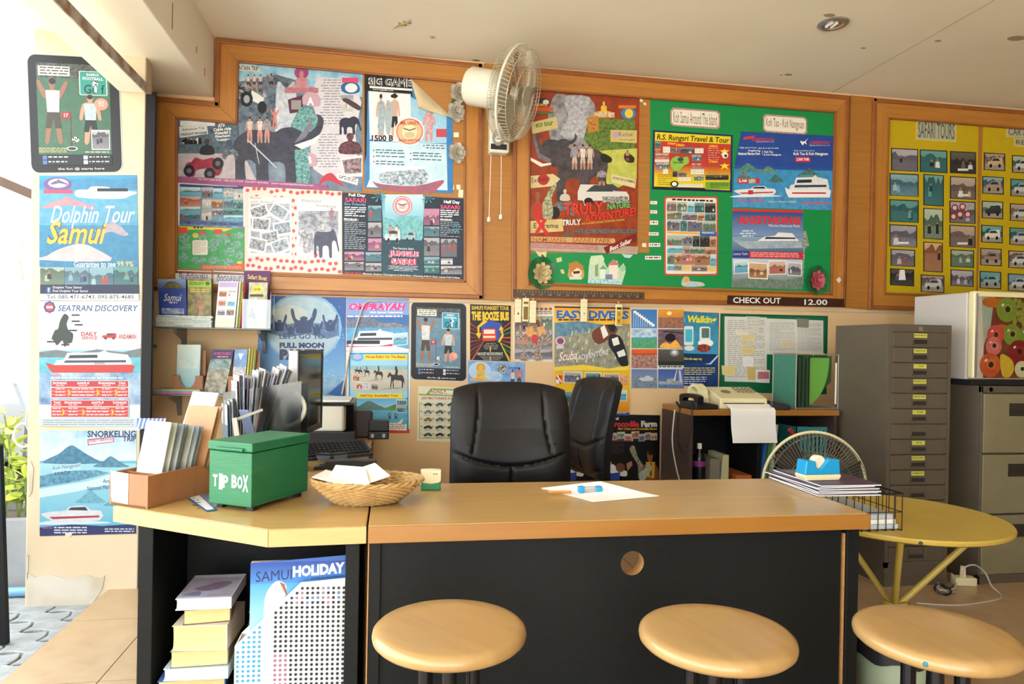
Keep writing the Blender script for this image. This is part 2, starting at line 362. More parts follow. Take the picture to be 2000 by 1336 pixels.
# ================================================================== wooden boards on the back wall
YB = DW-.016            # face of the boards' backing
W = wm(DW); WB = wm(YB); WR = wm(DW-.028); WMo = wm(DW-.036)
st = thing('trim_5', 'plain wooden panelling on the wall between the framed boards', 'panelling'); del st['category']; struct(st)
for pts in ([(946, 123), (1002, 128), (1001, 588), (944, 586)], [(1662, 186), (1706, 190), (1698, 605), (1652, 601)]):
    v, f = ipoly(pts, WB, .0155); G().add(v, f).build('panel', 'wood_panel', st)
def strip(a, b, w, m, t=.012):                  # thin moulding between two points measured on the wall
    p = m(*a); q = m(*b); d = (q-p).normalized(); up = V((-d.z, 0, d.x))*w/2
    pts = [p-up-d*w/2, q-up+d*w/2, q+up+d*w/2, p+up-d*w/2]; vs = pts+[x+V((0, t, 0)) for x in pts]
    return G().add(vs, [(3, 2, 1, 0), (4, 5, 6, 7), (0, 1, 5, 4), (1, 2, 6, 5), (2, 3, 7, 6), (3, 0, 4, 7)])
def board(label, outer, inner, rails, extra=()):
    t = thing('notice_board', label, 'notice board', (0, 0, 0))
    v, f = ipoly(outer, WB, .0155); G().add(v, f).build('backing', 'wood_panel', t)
    for k, pts in rails:
        v, f = ipoly(pts, WR, .0118); G().add(v, f).build('rail', 'wood_x' if k == 'x' else 'wood_z', t, bevel=.002)
    n = len(outer)
    for i in range(n):
        a, b = outer[i], outer[(i+1) % n]
        strip(a, b, .03, WMo, .02).build('moulding', 'moulding', t, bevel=.006)
        cx = sum(p[0] for p in outer)/n; cy = sum(p[1] for p in outer)/n
    n = len(inner)
    for i in range(n):
        strip(inner[i], inner[(i+1) % n], .012, WMo, .02).build('bead', 'moulding', t, bevel=.003)
    return t
o1 = [(303, 192), (423, 203), (426, 78), (938, 128), (939, 580), (303, 563)]
i1 = [(344, 230), (461, 240), (464, 119), (908, 160), (908, 550), (344, 531)]
board('wooden notice board notched around the ceiling beam, with elephant tour posters', o1, i1,
      [('z', [o1[0], i1[0], i1[5], o1[5]]), ('x', [o1[0], o1[1], i1[1], i1[0]]), ('z', [o1[1], o1[2], i1[2], i1[1]]), ('x', [o1[2], o1[3], i1[3], i1[2]]),
       ('z', [o1[3], o1[4], i1[4], i1[3]]), ('x', [o1[4], o1[5], i1[5], i1[4]])])
o2 = [(1006, 132), (1656, 190), (1648, 596), (1004, 583)]
i2 = [(1034, 173), (1633, 218), (1625, 575), (1033, 555)]
board('wooden notice board with green backing in the middle of the wall', o2, i2,
      [(('x', 'z', 'x', 'z')[i], [o2[i], o2[(i+1) % 4], i2[(i+1) % 4], i2[i]]) for i in range(4)])
o3 = [(1710, 195), (2190, 235), (2170, 612), (1702, 600)]
i3 = [(1737, 230), (2150, 262), (2135, 588), (1729, 574)]
board('wooden notice board with yellow photo sheets near the fridge', o3, i3,
      [(('x', 'z', 'x', 'z')[i], [o3[i], o3[(i+1) % 4], i3[(i+1) % 4], i3[i]]) for i in range(4)])
# ================================================================== outlines used in prints (0..1 boxes, y down)
ELE = [(.02, .45), (.08, .3), (.2, .22), (.35, .22), (.45, .25), (.52, .2), (.62, .18), (.7, .22), (.78, .26), (.86, .2), (.9, .08), (.88, 0), (.93, .02), (.96, .1), (.93, .25), (.86, .36), (.76, .42), (.72, .5), (.66, .5), (.66, .65), (.67, 1), (.57, 1), (.55, .7), (.4, .68), (.38, .72), (.38, 1), (.27, 1), (.25, .7), (.14, .66), (.15, 1), (.05, 1), (.04, .65)]
ELD = [(.02, .45), (.08, .25), (.25, .16), (.45, .18), (.55, .12), (.68, .1), (.8, .18), (.88, .34), (.92, .55), (.98, .8), (.93, .82), (.87, .6), (.82, .5), (.74, .5), (.7, .62), (.7, 1), (.6, 1), (.56, .68), (.36, .68), (.34, 1), (.22, 1), (.2, .7), (.12, .66), (.12, 1), (.03, 1), (.03, .65)]
PUP = [(.42, 0), (.55, 0), (.58, .1), (.54, .17), (.68, .2), (.85, .05), (.95, .08), (.75, .3), (.66, .34), (.66, .55), (.75, .98), (.62, 1), (.5, .65), (.36, 1), (.24, .98), (.33, .55), (.32, .34), (.22, .3), (.05, .08), (.14, .04), (.3, .2), (.44, .17), (.4, .1)]
PDN = [(.42, 0), (.58, 0), (.6, .1), (.55, .16), (.75, .2), (.85, .5), (.75, .52), (.68, .32), (.66, .55), (.7, 1), (.55, 1), (.5, .62), (.43, 1), (.28, 1), (.34, .55), (.32, .32), (.25, .52), (.14, .5), (.25, .2), (.45, .16), (.4, .1)]
BUST = [(.38, .02), (.62, .02), (.68, .2), (.6, .38), (.8, .45), (1, .6), (1, 1), (0, 1), (0, .6), (.2, .45), (.4, .38), (.32, .2)]
SPD = [(0, .5), (.2, .38), (.42, .32), (.48, .12), (.75, .08), (.82, .3), (1, .34), (.97, .85), (.3, .95), (.14, .78)]
DOL = [(0, .6), (.1, .48), (.22, .3), (.4, .18), (.5, 0), (.56, .16), (.75, .32), (.9, .5), (1, .42), (.97, .6), (1, .8), (.88, .66), (.7, .55), (.5, .5), (.3, .6), (.12, .66)]
CAR = [(0, .6), (.06, .4), (.25, .34), (.36, .08), (.75, .08), (.9, .36), (1, .44), (1, .75), (.88, .78), (.84, .98), (.74, .98), (.7, .78), (.32, .78), (.28, .98), (.18, .98), (.14, .78), (0, .76)]
JEEP = [(0, .55), (.05, .38), (.28, .36), (.34, .08), (.95, .06), (1, .4), (1, .75), (.9, .78), (.86, 1), (.74, 1), (.7, .78), (.34, .78), (.3, 1), (.18, 1), (.13, .78), (0, .76)]
HRS = [(.0, .5), (.06, .36), (.16, .3), (.22, .38), (.42, .4), (.46, .22), (.43, .12), (.48, .02), (.55, .04), (.57, .14), (.62, .24), (.6, .42), (.85, .42), (.98, .6), (1, .9), (.94, .7), (.9, .98), (.84, .98), (.82, .7), (.6, .66), (.36, .66), (.38, .98), (.32, .98), (.28, .66), (.2, .98), (.15, .96), (.2, .6), (.16, .46), (.05, .54)]
ATV = [(0, .7), (.04, .5), (.18, .45), (.28, .3), (.5, .38), (.75, .3), (.85, .45), (.97, .5), (1, .75), (.9, .95), (.75, .9), (.7, .7), (.32, .75), (.25, .98), (.08, .95)]
ISL = [(0, 1), (.1, .7), (.25, .5), (.4, .15), (.5, .05), (.62, .25), (.75, .5), (.9, .75), (1, 1)]
MTN = [(0, 1), (0, .5), (.12, .35), (.25, .5), (.4, .2), (.5, .1), (.62, .4), (.75, .3), (.9, .5), (1, .4), (1, 1)]
BUD = [(.3, 1), (.02, .98), (.05, .85), (.3, .78), (.3, .5), (.36, .38), (.44, .34), (.43, .12), (.5, 0), (.57, .12), (.56, .34), (.64, .38), (.7, .5), (.7, .78), (.95, .85), (.98, .98)]
def ferry(s, x0, y0, x1, y1, hull='e03030', top='f2f4f6', flip=False, k=0):
    s.shape([(.12, .45), (.2, .42), (.24, .12), (.6, .1), (.66, 0), (.7, .1), (.92, .2), (.96, .5), (.96, .7), (.08, .72)], x0, y0, x1, y1, top, 'cfd6de', (30, .2), flip, k)
    s.shape([(.27, .22), (.58, .2), (.58, .34), (.25, .36)], x0, y0, x1, y1, '2a3644', flip=flip, k=0)
    s.shape([(.22, .45), (.9, .44), (.9, .54), (.2, .56)], x0, y0, x1, y1, '37465a', flip=flip, k=0)
    s.shape([(0, .55), (.1, .66), (.96, .64), (1, .7), (.97, 1), (.08, 1), (.03, .8)], x0, y0, x1, y1, hull, flip=flip, k=0); return s
def speed(s, x0, y0, x1, y1, c='f4f4f6', flip=False):
    s.shape([(0, .95), (.3, .85), (1, .9), (1.1, 1), (0, 1.08)], x0, y0, x1, y1, 'dff0f6', flip=flip)
    s.shape(SPD, x0, y0, x1, y1, c, 'd4d8e0', (30, .2), flip, 2); s.shape([(.45, .3), (.5, .16), (.74, .13), (.78, .32)], x0, y0, x1, y1, '2b3340', flip=flip, k=0)
    s.shape([(.14, .66), (.97, .58), (.97, .68), (.2, .78)], x0, y0, x1, y1, 'b03038', flip=flip, k=0); return s
def person(s, x0, y0, x1, y1, skin='b98568', shirt='e8e6e2', pants='2c2c30', up=False, flip=False):
    P = PUP if up else PDN
    s.shape(P, x0, y0, x1, y1, skin, flip=flip, k=2); h = y1-y0; w = x1-x0
    s.poly([(x0+.3*w, y0+.19*h), (x0+.7*w, y0+.19*h), (x0+.67*w, y0+.54*h), (x0+.33*w, y0+.54*h)], shirt, 'b8b4b4', (60, .15))
    s.poly([(x0+.33*w, y0+.53*h), (x0+.67*w, y0+.53*h), (x0+.72*w, y0+.78*h), (x0+.55*w, y0+.78*h), (x0+.5*w, y0+.63*h), (x0+.43*w, y0+.78*h), (x0+.27*w, y0+.78*h)], pants)
    s.ell(x0+.5*w, y0+.05*h, w*.1, h*.05, '2a1d16', n=10); return s
def car(s, x0, y0, x1, y1, c='c8c8cc', P=CAR, flip=False):
    s.shape(P, x0, y0, x1, y1, c, flip=flip, k=0)
    s.shape([(.38, .14), (.72, .14), (.84, .38), (.3, .38)], x0, y0, x1, y1, '3a4048', flip=flip, k=0); w = x1-x0; h = y1-y0
    for u in (.23, .79): s.ell(x0+(1-u if flip else u)*w, y0+.82*h, w*.09, h*.18, '1c1c20', n=12)
    return s
def palm(s, x, y, r, c='2f6a4a'):
    for i in range(7):
        a = i*.9; s.poly([(x, y), (x+r*math.cos(a), y+r*math.sin(a)*.8), (x+r*1.1*math.cos(a+.25), y+r*math.sin(a+.25)*.8)], c)
    return s
def rrect(x0, y0, x1, y1, r, n=4):
    out = []
    for cx, cy, a in ((x1-r, y0+r, -90), (x1-r, y1-r, 0), (x0+r, y1-r, 90), (x0+r, y0+r, 180)):
        out += [(cx+r*math.cos(math.radians(a+90*i/n)), cy+r*math.sin(math.radians(a+90*i/n))) for i in range(n+1)]
    return out
def bil(q, pts):                                  # unit square to a four-cornered field
    (a, b, c, d) = q
    return [(a[0]*(1-u)*(1-v)+b[0]*u*(1-v)+c[0]*u*v+d[0]*(1-u)*v, a[1]*(1-u)*(1-v)+b[1]*u*(1-v)+c[1]*u*v+d[1]*(1-u)*v) for u, v in pts]
def warp(base, q, w, h):                          # sheet drawn w x h upright, laid on the four-cornered field q
    def m(x, y, hh=0): return base(*bil(q, [(x/w, y/h)])[0], hh)
    return m
WC = wm(3.75)
# ------------------------------------------------------------------ pillar posters
S.k = .5  # pillar prints scaled darker against the bright light falling on them
def golf(m, w, h, tint, name_label, tilt=0):
    s = S(m); s.base(rrect(0, 0, w, h, w*.09), 'c8ccd0'); s.poly(rrect(w*.012, h*.01, w*.988, h*.99, w*.085), '15161a')
    s.rect(w*.1, h*.075, w*.885, h*.93, tint[0], tint[1], (16, .25)); s.rect(w*.1, h*.075, w*.885, h*.2, tint[2], '2a2c2e', (40, .1))
    s.rect(w*.1, h*.28, w*.885, h*.36, tint[1], tint[0], (20, .2)); s.rect(w*.1, h*.55, w*.885, h*.62, tint[1], tint[0], (18, .2))
    s.rect(w*.12, h*.1, w*.46, h*.18, 'f3eedd'); s.lines(w*.14, h*.11, w*.45, h*.18, 3, '4a4238', seg=4)
    s.poly(rrect(w*.56, h*.13, w*.86, h*.335, w*.015), 'dff0ee'); s.poly(rrect(w*.57, h*.135, w*.85, h*.33, w*.012), tint[3])
    s.text('SAMUI', w*.64, h*.148, w*.77, h*.17, 'ffffff', .02); s.text('FOOTBALL', w*.6, h*.18, w*.82, h*.205, 'ffffff', .02)
    s.text('Go f', w*.61, h*.245, w*.83, h*.32, '10262c', .01); s.ell(w*.735, h*.235, w*.035, h*.027, 'ffffff', '202020', 12, (90, .02)); s.rect(w*.722, h*.262, w*.748, h*.31, 'ffffff')
    person(s, w*.08, h*.2, w*.46, h*.74, '9c6f58', 'e9ebe8', '4b4238', True); person(s, w*.5, h*.33, w*.84, h*.74, 'c79c80', 'bfe0ea', '22262a')
    s.rect(w*.45, h*.5, w*.457, h*.78, '7a2020'); s.poly([(w*.36, h*.49), (w*.455, h*.475), (w*.455, h*.535), (w*.36, h*.545)], 'b02a30'); s.text('17', w*.385, h*.495, w*.43, h*.525, 'ffffff', .02)
    s.ell(w*.5, h*.715, w*.04, h*.025, 'f2f2f2', '303030', 12, (90, .03)); s.ell(w*.46, h*.79, w*.06, h*.018, 'e8e8e8'); s.ell(w*.46, h*.79, w*.045, h*.012, '181818')
    s.ell(w*(.76 if tilt else .79), h*(.41 if not tilt else .68), w*.075, h*.052, 'e79a86'); s.lines(w*.74, h*(.385 if not tilt else .655), w*.84, h*(.435 if not tilt else .705), 3, 'fbe0d8', left=False, seg=3)
    if not tilt: s.photo(w*.67, h*.63, w*.87, h*.8, 'mono', 'e8e6e0')
    s.rect(w*.1, h*.84, w*.885, h*.93, '1c2026'); s.lines(w*.1, h*.785, w*.4, h*.83, 3, 'e0c890', seg=5); s.lines(w*.6, h*.815, w*.87, h*.835, 1, 'd8e0d0', seg=5)
    for x in (.14, .58):
        for y in (.85, .89): s.rect(w*x, h*y, w*(x+.045), h*(y+.032), '5a7ec0' if x < .3 else 'dfe3ea'); s.lines(w*(x+.06), h*(y+.005), w*(x+.28), h*(y+.03), 1, 'c8ccd2', seg=6)
    s.text('the fun @ starts here', w*.3, h*.95, w*.8, h*.975, 'f0f0f0', .01)
    return s.build('poster', None, name_label, 'poster', 'posters on the pillar' if not tilt else 'posters on the lower wall')
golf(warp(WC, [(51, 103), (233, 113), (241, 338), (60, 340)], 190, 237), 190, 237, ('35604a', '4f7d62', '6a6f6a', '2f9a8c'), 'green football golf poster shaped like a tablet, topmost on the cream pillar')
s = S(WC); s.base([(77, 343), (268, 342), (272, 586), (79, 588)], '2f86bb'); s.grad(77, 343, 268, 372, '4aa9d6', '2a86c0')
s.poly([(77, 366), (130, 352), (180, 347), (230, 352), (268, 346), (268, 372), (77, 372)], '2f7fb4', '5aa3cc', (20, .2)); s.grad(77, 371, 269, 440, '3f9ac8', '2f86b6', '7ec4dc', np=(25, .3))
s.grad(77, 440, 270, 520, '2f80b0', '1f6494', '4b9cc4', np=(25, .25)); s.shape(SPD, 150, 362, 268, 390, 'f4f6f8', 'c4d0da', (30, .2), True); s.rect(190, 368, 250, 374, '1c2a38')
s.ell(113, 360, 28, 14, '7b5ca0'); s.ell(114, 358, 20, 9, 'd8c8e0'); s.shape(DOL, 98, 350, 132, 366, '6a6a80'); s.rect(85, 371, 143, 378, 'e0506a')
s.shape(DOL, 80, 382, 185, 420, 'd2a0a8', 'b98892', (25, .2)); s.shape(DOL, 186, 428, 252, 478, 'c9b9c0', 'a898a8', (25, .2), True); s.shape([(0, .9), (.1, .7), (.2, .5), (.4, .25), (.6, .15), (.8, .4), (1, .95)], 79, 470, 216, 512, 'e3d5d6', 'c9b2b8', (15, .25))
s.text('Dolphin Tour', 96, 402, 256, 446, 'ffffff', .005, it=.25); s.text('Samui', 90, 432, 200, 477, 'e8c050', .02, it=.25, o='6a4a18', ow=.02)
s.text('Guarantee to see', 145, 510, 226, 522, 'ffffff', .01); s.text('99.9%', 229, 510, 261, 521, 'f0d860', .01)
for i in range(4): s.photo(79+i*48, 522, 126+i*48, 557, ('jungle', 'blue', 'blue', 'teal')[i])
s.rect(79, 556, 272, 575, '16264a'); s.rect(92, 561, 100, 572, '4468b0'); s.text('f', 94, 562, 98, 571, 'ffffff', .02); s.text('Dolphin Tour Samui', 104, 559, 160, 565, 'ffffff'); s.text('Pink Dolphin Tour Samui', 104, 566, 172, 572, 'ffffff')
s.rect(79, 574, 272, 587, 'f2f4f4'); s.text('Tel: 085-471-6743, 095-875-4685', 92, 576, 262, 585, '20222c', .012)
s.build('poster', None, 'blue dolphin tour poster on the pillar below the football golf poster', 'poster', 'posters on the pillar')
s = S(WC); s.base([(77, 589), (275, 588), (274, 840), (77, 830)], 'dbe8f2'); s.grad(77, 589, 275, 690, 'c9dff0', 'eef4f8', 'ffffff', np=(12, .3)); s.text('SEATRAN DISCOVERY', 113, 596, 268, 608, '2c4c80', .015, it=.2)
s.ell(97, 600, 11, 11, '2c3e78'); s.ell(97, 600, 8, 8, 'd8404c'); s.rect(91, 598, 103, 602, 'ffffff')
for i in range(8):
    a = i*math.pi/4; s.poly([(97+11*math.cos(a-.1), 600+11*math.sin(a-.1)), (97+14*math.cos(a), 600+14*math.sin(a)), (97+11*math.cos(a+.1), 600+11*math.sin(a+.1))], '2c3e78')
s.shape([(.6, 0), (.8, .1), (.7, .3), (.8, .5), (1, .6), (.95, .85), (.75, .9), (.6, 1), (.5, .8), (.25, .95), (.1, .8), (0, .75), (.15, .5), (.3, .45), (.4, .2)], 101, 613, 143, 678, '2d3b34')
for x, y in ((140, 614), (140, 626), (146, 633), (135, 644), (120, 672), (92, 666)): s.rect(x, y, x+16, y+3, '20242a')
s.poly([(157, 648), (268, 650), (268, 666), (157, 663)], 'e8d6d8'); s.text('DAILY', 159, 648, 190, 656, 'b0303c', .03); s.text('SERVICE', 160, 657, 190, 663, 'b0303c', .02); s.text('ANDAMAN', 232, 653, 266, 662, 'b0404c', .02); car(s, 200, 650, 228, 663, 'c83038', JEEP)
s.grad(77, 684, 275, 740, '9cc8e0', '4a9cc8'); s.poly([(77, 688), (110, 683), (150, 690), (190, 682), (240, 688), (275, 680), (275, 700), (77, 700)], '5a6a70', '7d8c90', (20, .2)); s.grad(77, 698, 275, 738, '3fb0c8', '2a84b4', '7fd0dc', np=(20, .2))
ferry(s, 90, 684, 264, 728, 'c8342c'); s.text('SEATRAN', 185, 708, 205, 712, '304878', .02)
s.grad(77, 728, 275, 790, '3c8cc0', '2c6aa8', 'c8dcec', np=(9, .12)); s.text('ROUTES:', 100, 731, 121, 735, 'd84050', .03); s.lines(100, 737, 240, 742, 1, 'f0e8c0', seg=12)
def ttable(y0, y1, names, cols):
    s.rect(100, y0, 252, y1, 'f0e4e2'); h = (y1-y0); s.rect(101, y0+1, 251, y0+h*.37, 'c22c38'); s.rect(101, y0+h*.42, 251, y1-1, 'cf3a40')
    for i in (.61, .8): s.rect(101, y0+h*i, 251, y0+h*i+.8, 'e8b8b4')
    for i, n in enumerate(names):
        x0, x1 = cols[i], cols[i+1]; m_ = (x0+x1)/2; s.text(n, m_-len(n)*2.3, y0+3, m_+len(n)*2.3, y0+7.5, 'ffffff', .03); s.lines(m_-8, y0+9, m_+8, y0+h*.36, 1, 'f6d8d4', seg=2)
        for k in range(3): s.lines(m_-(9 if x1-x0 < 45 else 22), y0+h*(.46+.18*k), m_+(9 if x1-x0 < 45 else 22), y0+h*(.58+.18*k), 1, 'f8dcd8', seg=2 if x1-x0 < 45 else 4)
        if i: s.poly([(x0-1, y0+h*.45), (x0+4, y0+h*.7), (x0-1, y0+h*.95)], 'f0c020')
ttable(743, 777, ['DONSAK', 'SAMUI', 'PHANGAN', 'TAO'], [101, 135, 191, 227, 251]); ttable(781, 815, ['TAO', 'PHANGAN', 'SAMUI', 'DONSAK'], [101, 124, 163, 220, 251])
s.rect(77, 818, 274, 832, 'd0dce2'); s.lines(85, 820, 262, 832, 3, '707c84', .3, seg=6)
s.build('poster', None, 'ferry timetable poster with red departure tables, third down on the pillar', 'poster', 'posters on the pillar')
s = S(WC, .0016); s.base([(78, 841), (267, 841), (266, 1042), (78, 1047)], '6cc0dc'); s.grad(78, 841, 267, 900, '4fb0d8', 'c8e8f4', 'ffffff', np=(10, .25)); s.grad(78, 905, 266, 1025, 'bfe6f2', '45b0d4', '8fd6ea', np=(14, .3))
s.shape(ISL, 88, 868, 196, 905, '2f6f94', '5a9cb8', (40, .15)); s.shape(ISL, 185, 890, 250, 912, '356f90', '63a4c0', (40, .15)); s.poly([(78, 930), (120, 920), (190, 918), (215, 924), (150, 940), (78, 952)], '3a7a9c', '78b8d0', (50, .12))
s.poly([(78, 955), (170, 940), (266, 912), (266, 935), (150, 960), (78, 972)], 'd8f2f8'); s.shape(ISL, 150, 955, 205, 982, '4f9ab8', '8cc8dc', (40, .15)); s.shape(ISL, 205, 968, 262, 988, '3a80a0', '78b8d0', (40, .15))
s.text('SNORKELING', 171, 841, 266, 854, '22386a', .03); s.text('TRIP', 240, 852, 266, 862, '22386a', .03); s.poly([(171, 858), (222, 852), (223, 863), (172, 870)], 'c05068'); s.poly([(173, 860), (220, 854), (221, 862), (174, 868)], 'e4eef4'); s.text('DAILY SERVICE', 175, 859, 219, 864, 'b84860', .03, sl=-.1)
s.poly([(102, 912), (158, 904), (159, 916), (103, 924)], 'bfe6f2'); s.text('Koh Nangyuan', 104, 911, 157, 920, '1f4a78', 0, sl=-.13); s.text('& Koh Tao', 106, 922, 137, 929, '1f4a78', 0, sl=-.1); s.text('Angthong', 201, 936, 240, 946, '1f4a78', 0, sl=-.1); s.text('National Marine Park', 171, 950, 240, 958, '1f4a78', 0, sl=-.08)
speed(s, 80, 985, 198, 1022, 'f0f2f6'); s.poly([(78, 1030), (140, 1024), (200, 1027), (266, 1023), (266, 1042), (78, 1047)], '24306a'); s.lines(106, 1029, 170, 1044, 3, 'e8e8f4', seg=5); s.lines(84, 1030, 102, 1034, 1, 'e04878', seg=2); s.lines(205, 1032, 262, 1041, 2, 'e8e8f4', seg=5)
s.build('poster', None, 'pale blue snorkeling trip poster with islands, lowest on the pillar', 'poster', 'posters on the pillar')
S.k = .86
# ------------------------------------------------------------------ board by the beam
s = S(WB); L5 = [(466, 122), (708, 145), (708, 376), (640, 371), (480, 365), (348, 356), (347, 234), (466, 240)]; s.base(L5, '3f5874', '94a6bc', (9, .18))
s.poly([(466, 122), (708, 145), (708, 190), (466, 160)], '3aa0d4', 'c8e4f0', (9, .15)); s.poly([(466, 160), (540, 146), (590, 160), (600, 190), (560, 250), (466, 240)], '2c3c52', '7c90a4', (30, .15))
s.poly([(347, 300), (470, 290), (500, 350), (640, 366), (640, 371), (480, 365), (348, 356)], 'a9a2ae', 'd8d0d4', (25, .2)); s.poly([(347, 236), (466, 242), (470, 300), (347, 300)], '34485c', '6c8494', (30, .15)); s.rect(352, 236, 420, 246, 'd6e4ec', 'ffffff', (20, .2))
s.poly([(466, 126), (506, 130), (506, 140), (466, 138)], 'e8e6dc'); s.text('NTAIN TRIP', 467, 128, 505, 137, '20201c', .02, sl=.05)
s.poly([(620, 150), (690, 156), (706, 200), (694, 260), (700, 330), (640, 350), (612, 330), (606, 290), (622, 240), (606, 190)], 'dfdce4', 'c4c6d2', (14, .2)); s.shape([(.1, .0), (.5, .1), (.9, 0), (1, .5), (.85, 1), (.4, .9), (.05, 1), (0, .5)], 538, 160, 580, 290, 'dfe4ec', '93a6bc', (30, .15))
s.shape([(.1, .0), (.9, .0), (1, 1), (0, 1)], 548, 250, 572, 300, 'c8d4e2', '8fa4bc', (30, .15))
s.ell(589, 142, 14, 13, 'a04a7c'); s.shape(BUD, 560, 138, 618, 176, 'b27484', 'd49aa0', (30, .2)); s.rect(556, 172, 622, 182, '9a5c74', 'c88a98', (30, .2)); s.shape([(.1, .2), (.4, 0), (.9, .2), (1, .9), (.6, 1), (0, .8)], 590, 180, 626, 208, 'c3a4b4'); s.text('A', 600, 190, 613, 206, 'ffffff', .05, o='702030', ow=.07)
s.poly([(562, 195), (590, 186), (592, 218), (566, 222)], '56304a'); s.rect(569, 196, 588, 214, '7da8b4', 'b88070', (40, .1)); s.shape([(.1, .2), (.4, 0), (.9, .2), (1, .9), (.6, 1), (0, .8)], 588, 298, 620, 325, 'c3a4b4'); s.text('B', 597, 305, 609, 320, 'ffffff', .05, o='702030', ow=.07)
s.lines(622, 156, 676, 246, 17, '7a7c92', .28, left=False, seg=5); s.lines(614, 262, 668, 330, 13, '7a7c92', .28, left=False, seg=5)
s.poly([(586, 210), (606, 208), (622, 236), (600, 290), (606, 340), (600, 366), (560, 362), (556, 290), (570, 240)], '2f6470', '8cc8c8', (45, .12)); s.rect(668, 152, 700, 162, 'd84a70'); s.shape([(0, .3), (.3, 0), (.9, .1), (1, .8), (.5, 1), (.1, .8)], 666, 161, 702, 184, '2468a4'); s.ell(686, 172, 12, 9, 'e4e6ee')
s.photo(666, 186, 690, 218, 'white'); s.shape([(0, .2), (.3, .1), (1, .7), (.9, 1), (.4, .6)], 668, 190, 704, 216, '4a3a4c'); s.shape(ELD, 662, 224, 707, 262, '2c3248'); s.shape(BUST, 664, 260, 704, 300, '7a4a54', '3a2a34', (40, .1)); s.poly([(664, 310), (708, 303), (708, 345), (672, 346)], 'eceae8'); s.poly([(668, 313), (706, 308), (706, 338), (674, 340)], '5c3a44', 'b0a0a8', (40, .1))
s.poly([(658, 338), (700, 350), (698, 362), (656, 350)], 'e8e8ea'); s.lines(662, 343, 696, 350, 2, '50505c', sl=.25, seg=4); s.shape([(0, .8), (.2, .2), (.5, 0), (.7, .3), (1, .9), (.6, .6), (.3, .5)], 622, 338, 672, 368, 'c23a50')
s.shape(JEEP, 466, 158, 520, 208, '2e3440', 'b8bcc8', (30, .08), True); s.poly([(492, 176), (516, 192), (512, 206), (490, 196)], 'e4e8ec'); s.ell(482, 194, 12, 15, '20242c'); s.ell(482, 194, 6, 8, 'a8aeb8'); s.ell(512, 210, 9, 12, '20242c')
for x in (478, 490, 502): person(s, x, 146, x+14, 172, 'b89080', 'e8e4e0', '404048')
person(s, 520, 144, 540, 172, '8a6a60', '4a3a40', '303038', True); s.shape(PUP, 528, 212, 546, 252, 'cf8078')
s.shape(ELE, 452, 224, 640, 362, '262a3a', '4c5066', (18, .2)); s.poly([(575, 284), (610, 272), (626, 262), (618, 280), (590, 292)], 'eceaf0'); s.poly([(590, 258), (604, 240), (600, 228), (610, 232), (610, 248), (596, 270), (575, 280)], '6a6c80', '8c8ca0', (30, .2))
for x, c_ in ((476, 'e8d8d0'), (496, 'f0f0f0'), (510, '3e6ea0')): person(s, x, 228, x+24, 278, 'c09888', c_, 'd09090')
s.poly([(484, 272), (541, 327), (539.5, 329), (482.5, 274)], 'c8ccd8'); s.poly([(499, 280), (507, 320), (505.6, 320), (497.6, 280)], 'c8ccd8')
s.poly([(350, 248), (404, 241), (407, 262), (352, 270)], 'dfe6e8'); s.text('Adventure Trip', 356, 252, 400, 258, '303844', .01, sl=-.1); s.text('HIGHLIGHT PROGRAM', 354, 261, 404, 266, '303844', .03, sl=-.08)
s.text('4in1', 353, 270, 394, 282, '202028', .08, o='f4f4f6', ow=.1); s.text('ATV', 426, 242, 440, 250, 'f4f8fa', .04, sl=-.1)
for i, q in enumerate(('Cable ride', 'Waterfall 2', 'Elephant', 'Trekking')): s.text(q, 417+i*2, 251+i*7, 452-i, 257+i*7, 'f4f8fa', .04, sl=-.08)
s.shape(ATV, 362, 292, 434, 346, 'c23a5a', '7a2038', (30, .15)); s.shape(BUST, 392, 272, 418, 302, '20242e'); s.ell(405, 277, 5, 5, '4a3a3c')
for x, y in ((370, 334), (410, 340), (426, 320)): s.ell(x, y, 11, 12, '1c1e28'); s.ell(x, y, 5, 5, '6a6c78')
s.shape(ATV, 434, 282, 466, 312, '2c3444', '8a98a8', (40, .1)); s.ell(448, 280, 6, 7, '3e5878'); s.poly([(348, 345), (500, 352), (640, 362), (640, 371), (480, 365), (348, 356)], 'b06494', '8c4a80', (15, .2))
s.text('Tel. 077-424-098 / 086-475-7239  Fax.077-424-662   www.namuangsafarisamui.com', 386, 348, 612, 353, 'f0e4ee', 0, sl=.055)
s.build('poster', None, 'large blue mountain trip poster with grey elephant, corner cut around the beam', 'poster', 'posters on the notched board')
s = S(WB, .002); s.base([(712, 146), (802, 154), (858, 216), (884, 232), (885, 378), (712, 368)], '2a72b8', '3f8cc8', (12, .2)); s.poly([(712, 146), (802, 154), (806, 190), (800, 186), (718, 178), (716, 300), (712, 320)], '17181c'); s.text('BIG GAME', 718, 150, 803, 167, '101014', .0, sl=.05, o='f2f2f4', ow=.045)
s.rect(722, 168, 805, 172, 'f2f2f4', sl=.07); s.text('www.ungsafari.com', 728, 173, 768, 177, 'e8e8ea', .01, sl=.06); s.poly([(720, 178), (802, 184), (802, 280), (722, 272)], 'c8d8e4', 'eef2f4', (20, .2)); s.poly([(802, 190), (860, 218), (872, 228), (872, 280), (802, 280)], '78b8dc', 'b8dcf0', (15, .2))
person(s, 730, 184, 758, 268, 'd4a48c', 'c8a090', '8890a0'); person(s, 756, 182, 786, 268, 'd8a890', 'cfa08c', '1e1c20'); s.ell(770, 188, 7, 4, '202024')
for x, c_ in ((738, '7d94a4'), (752, '8aa0ac'), (833, '5a86a4')): s.shape([(.3, 0), (.8, .1), (1, .5), (.7, 1), (.2, .95), (0, .4)], x, 196, x+14, 262, c_, 'b8c8d0', (40, .2))
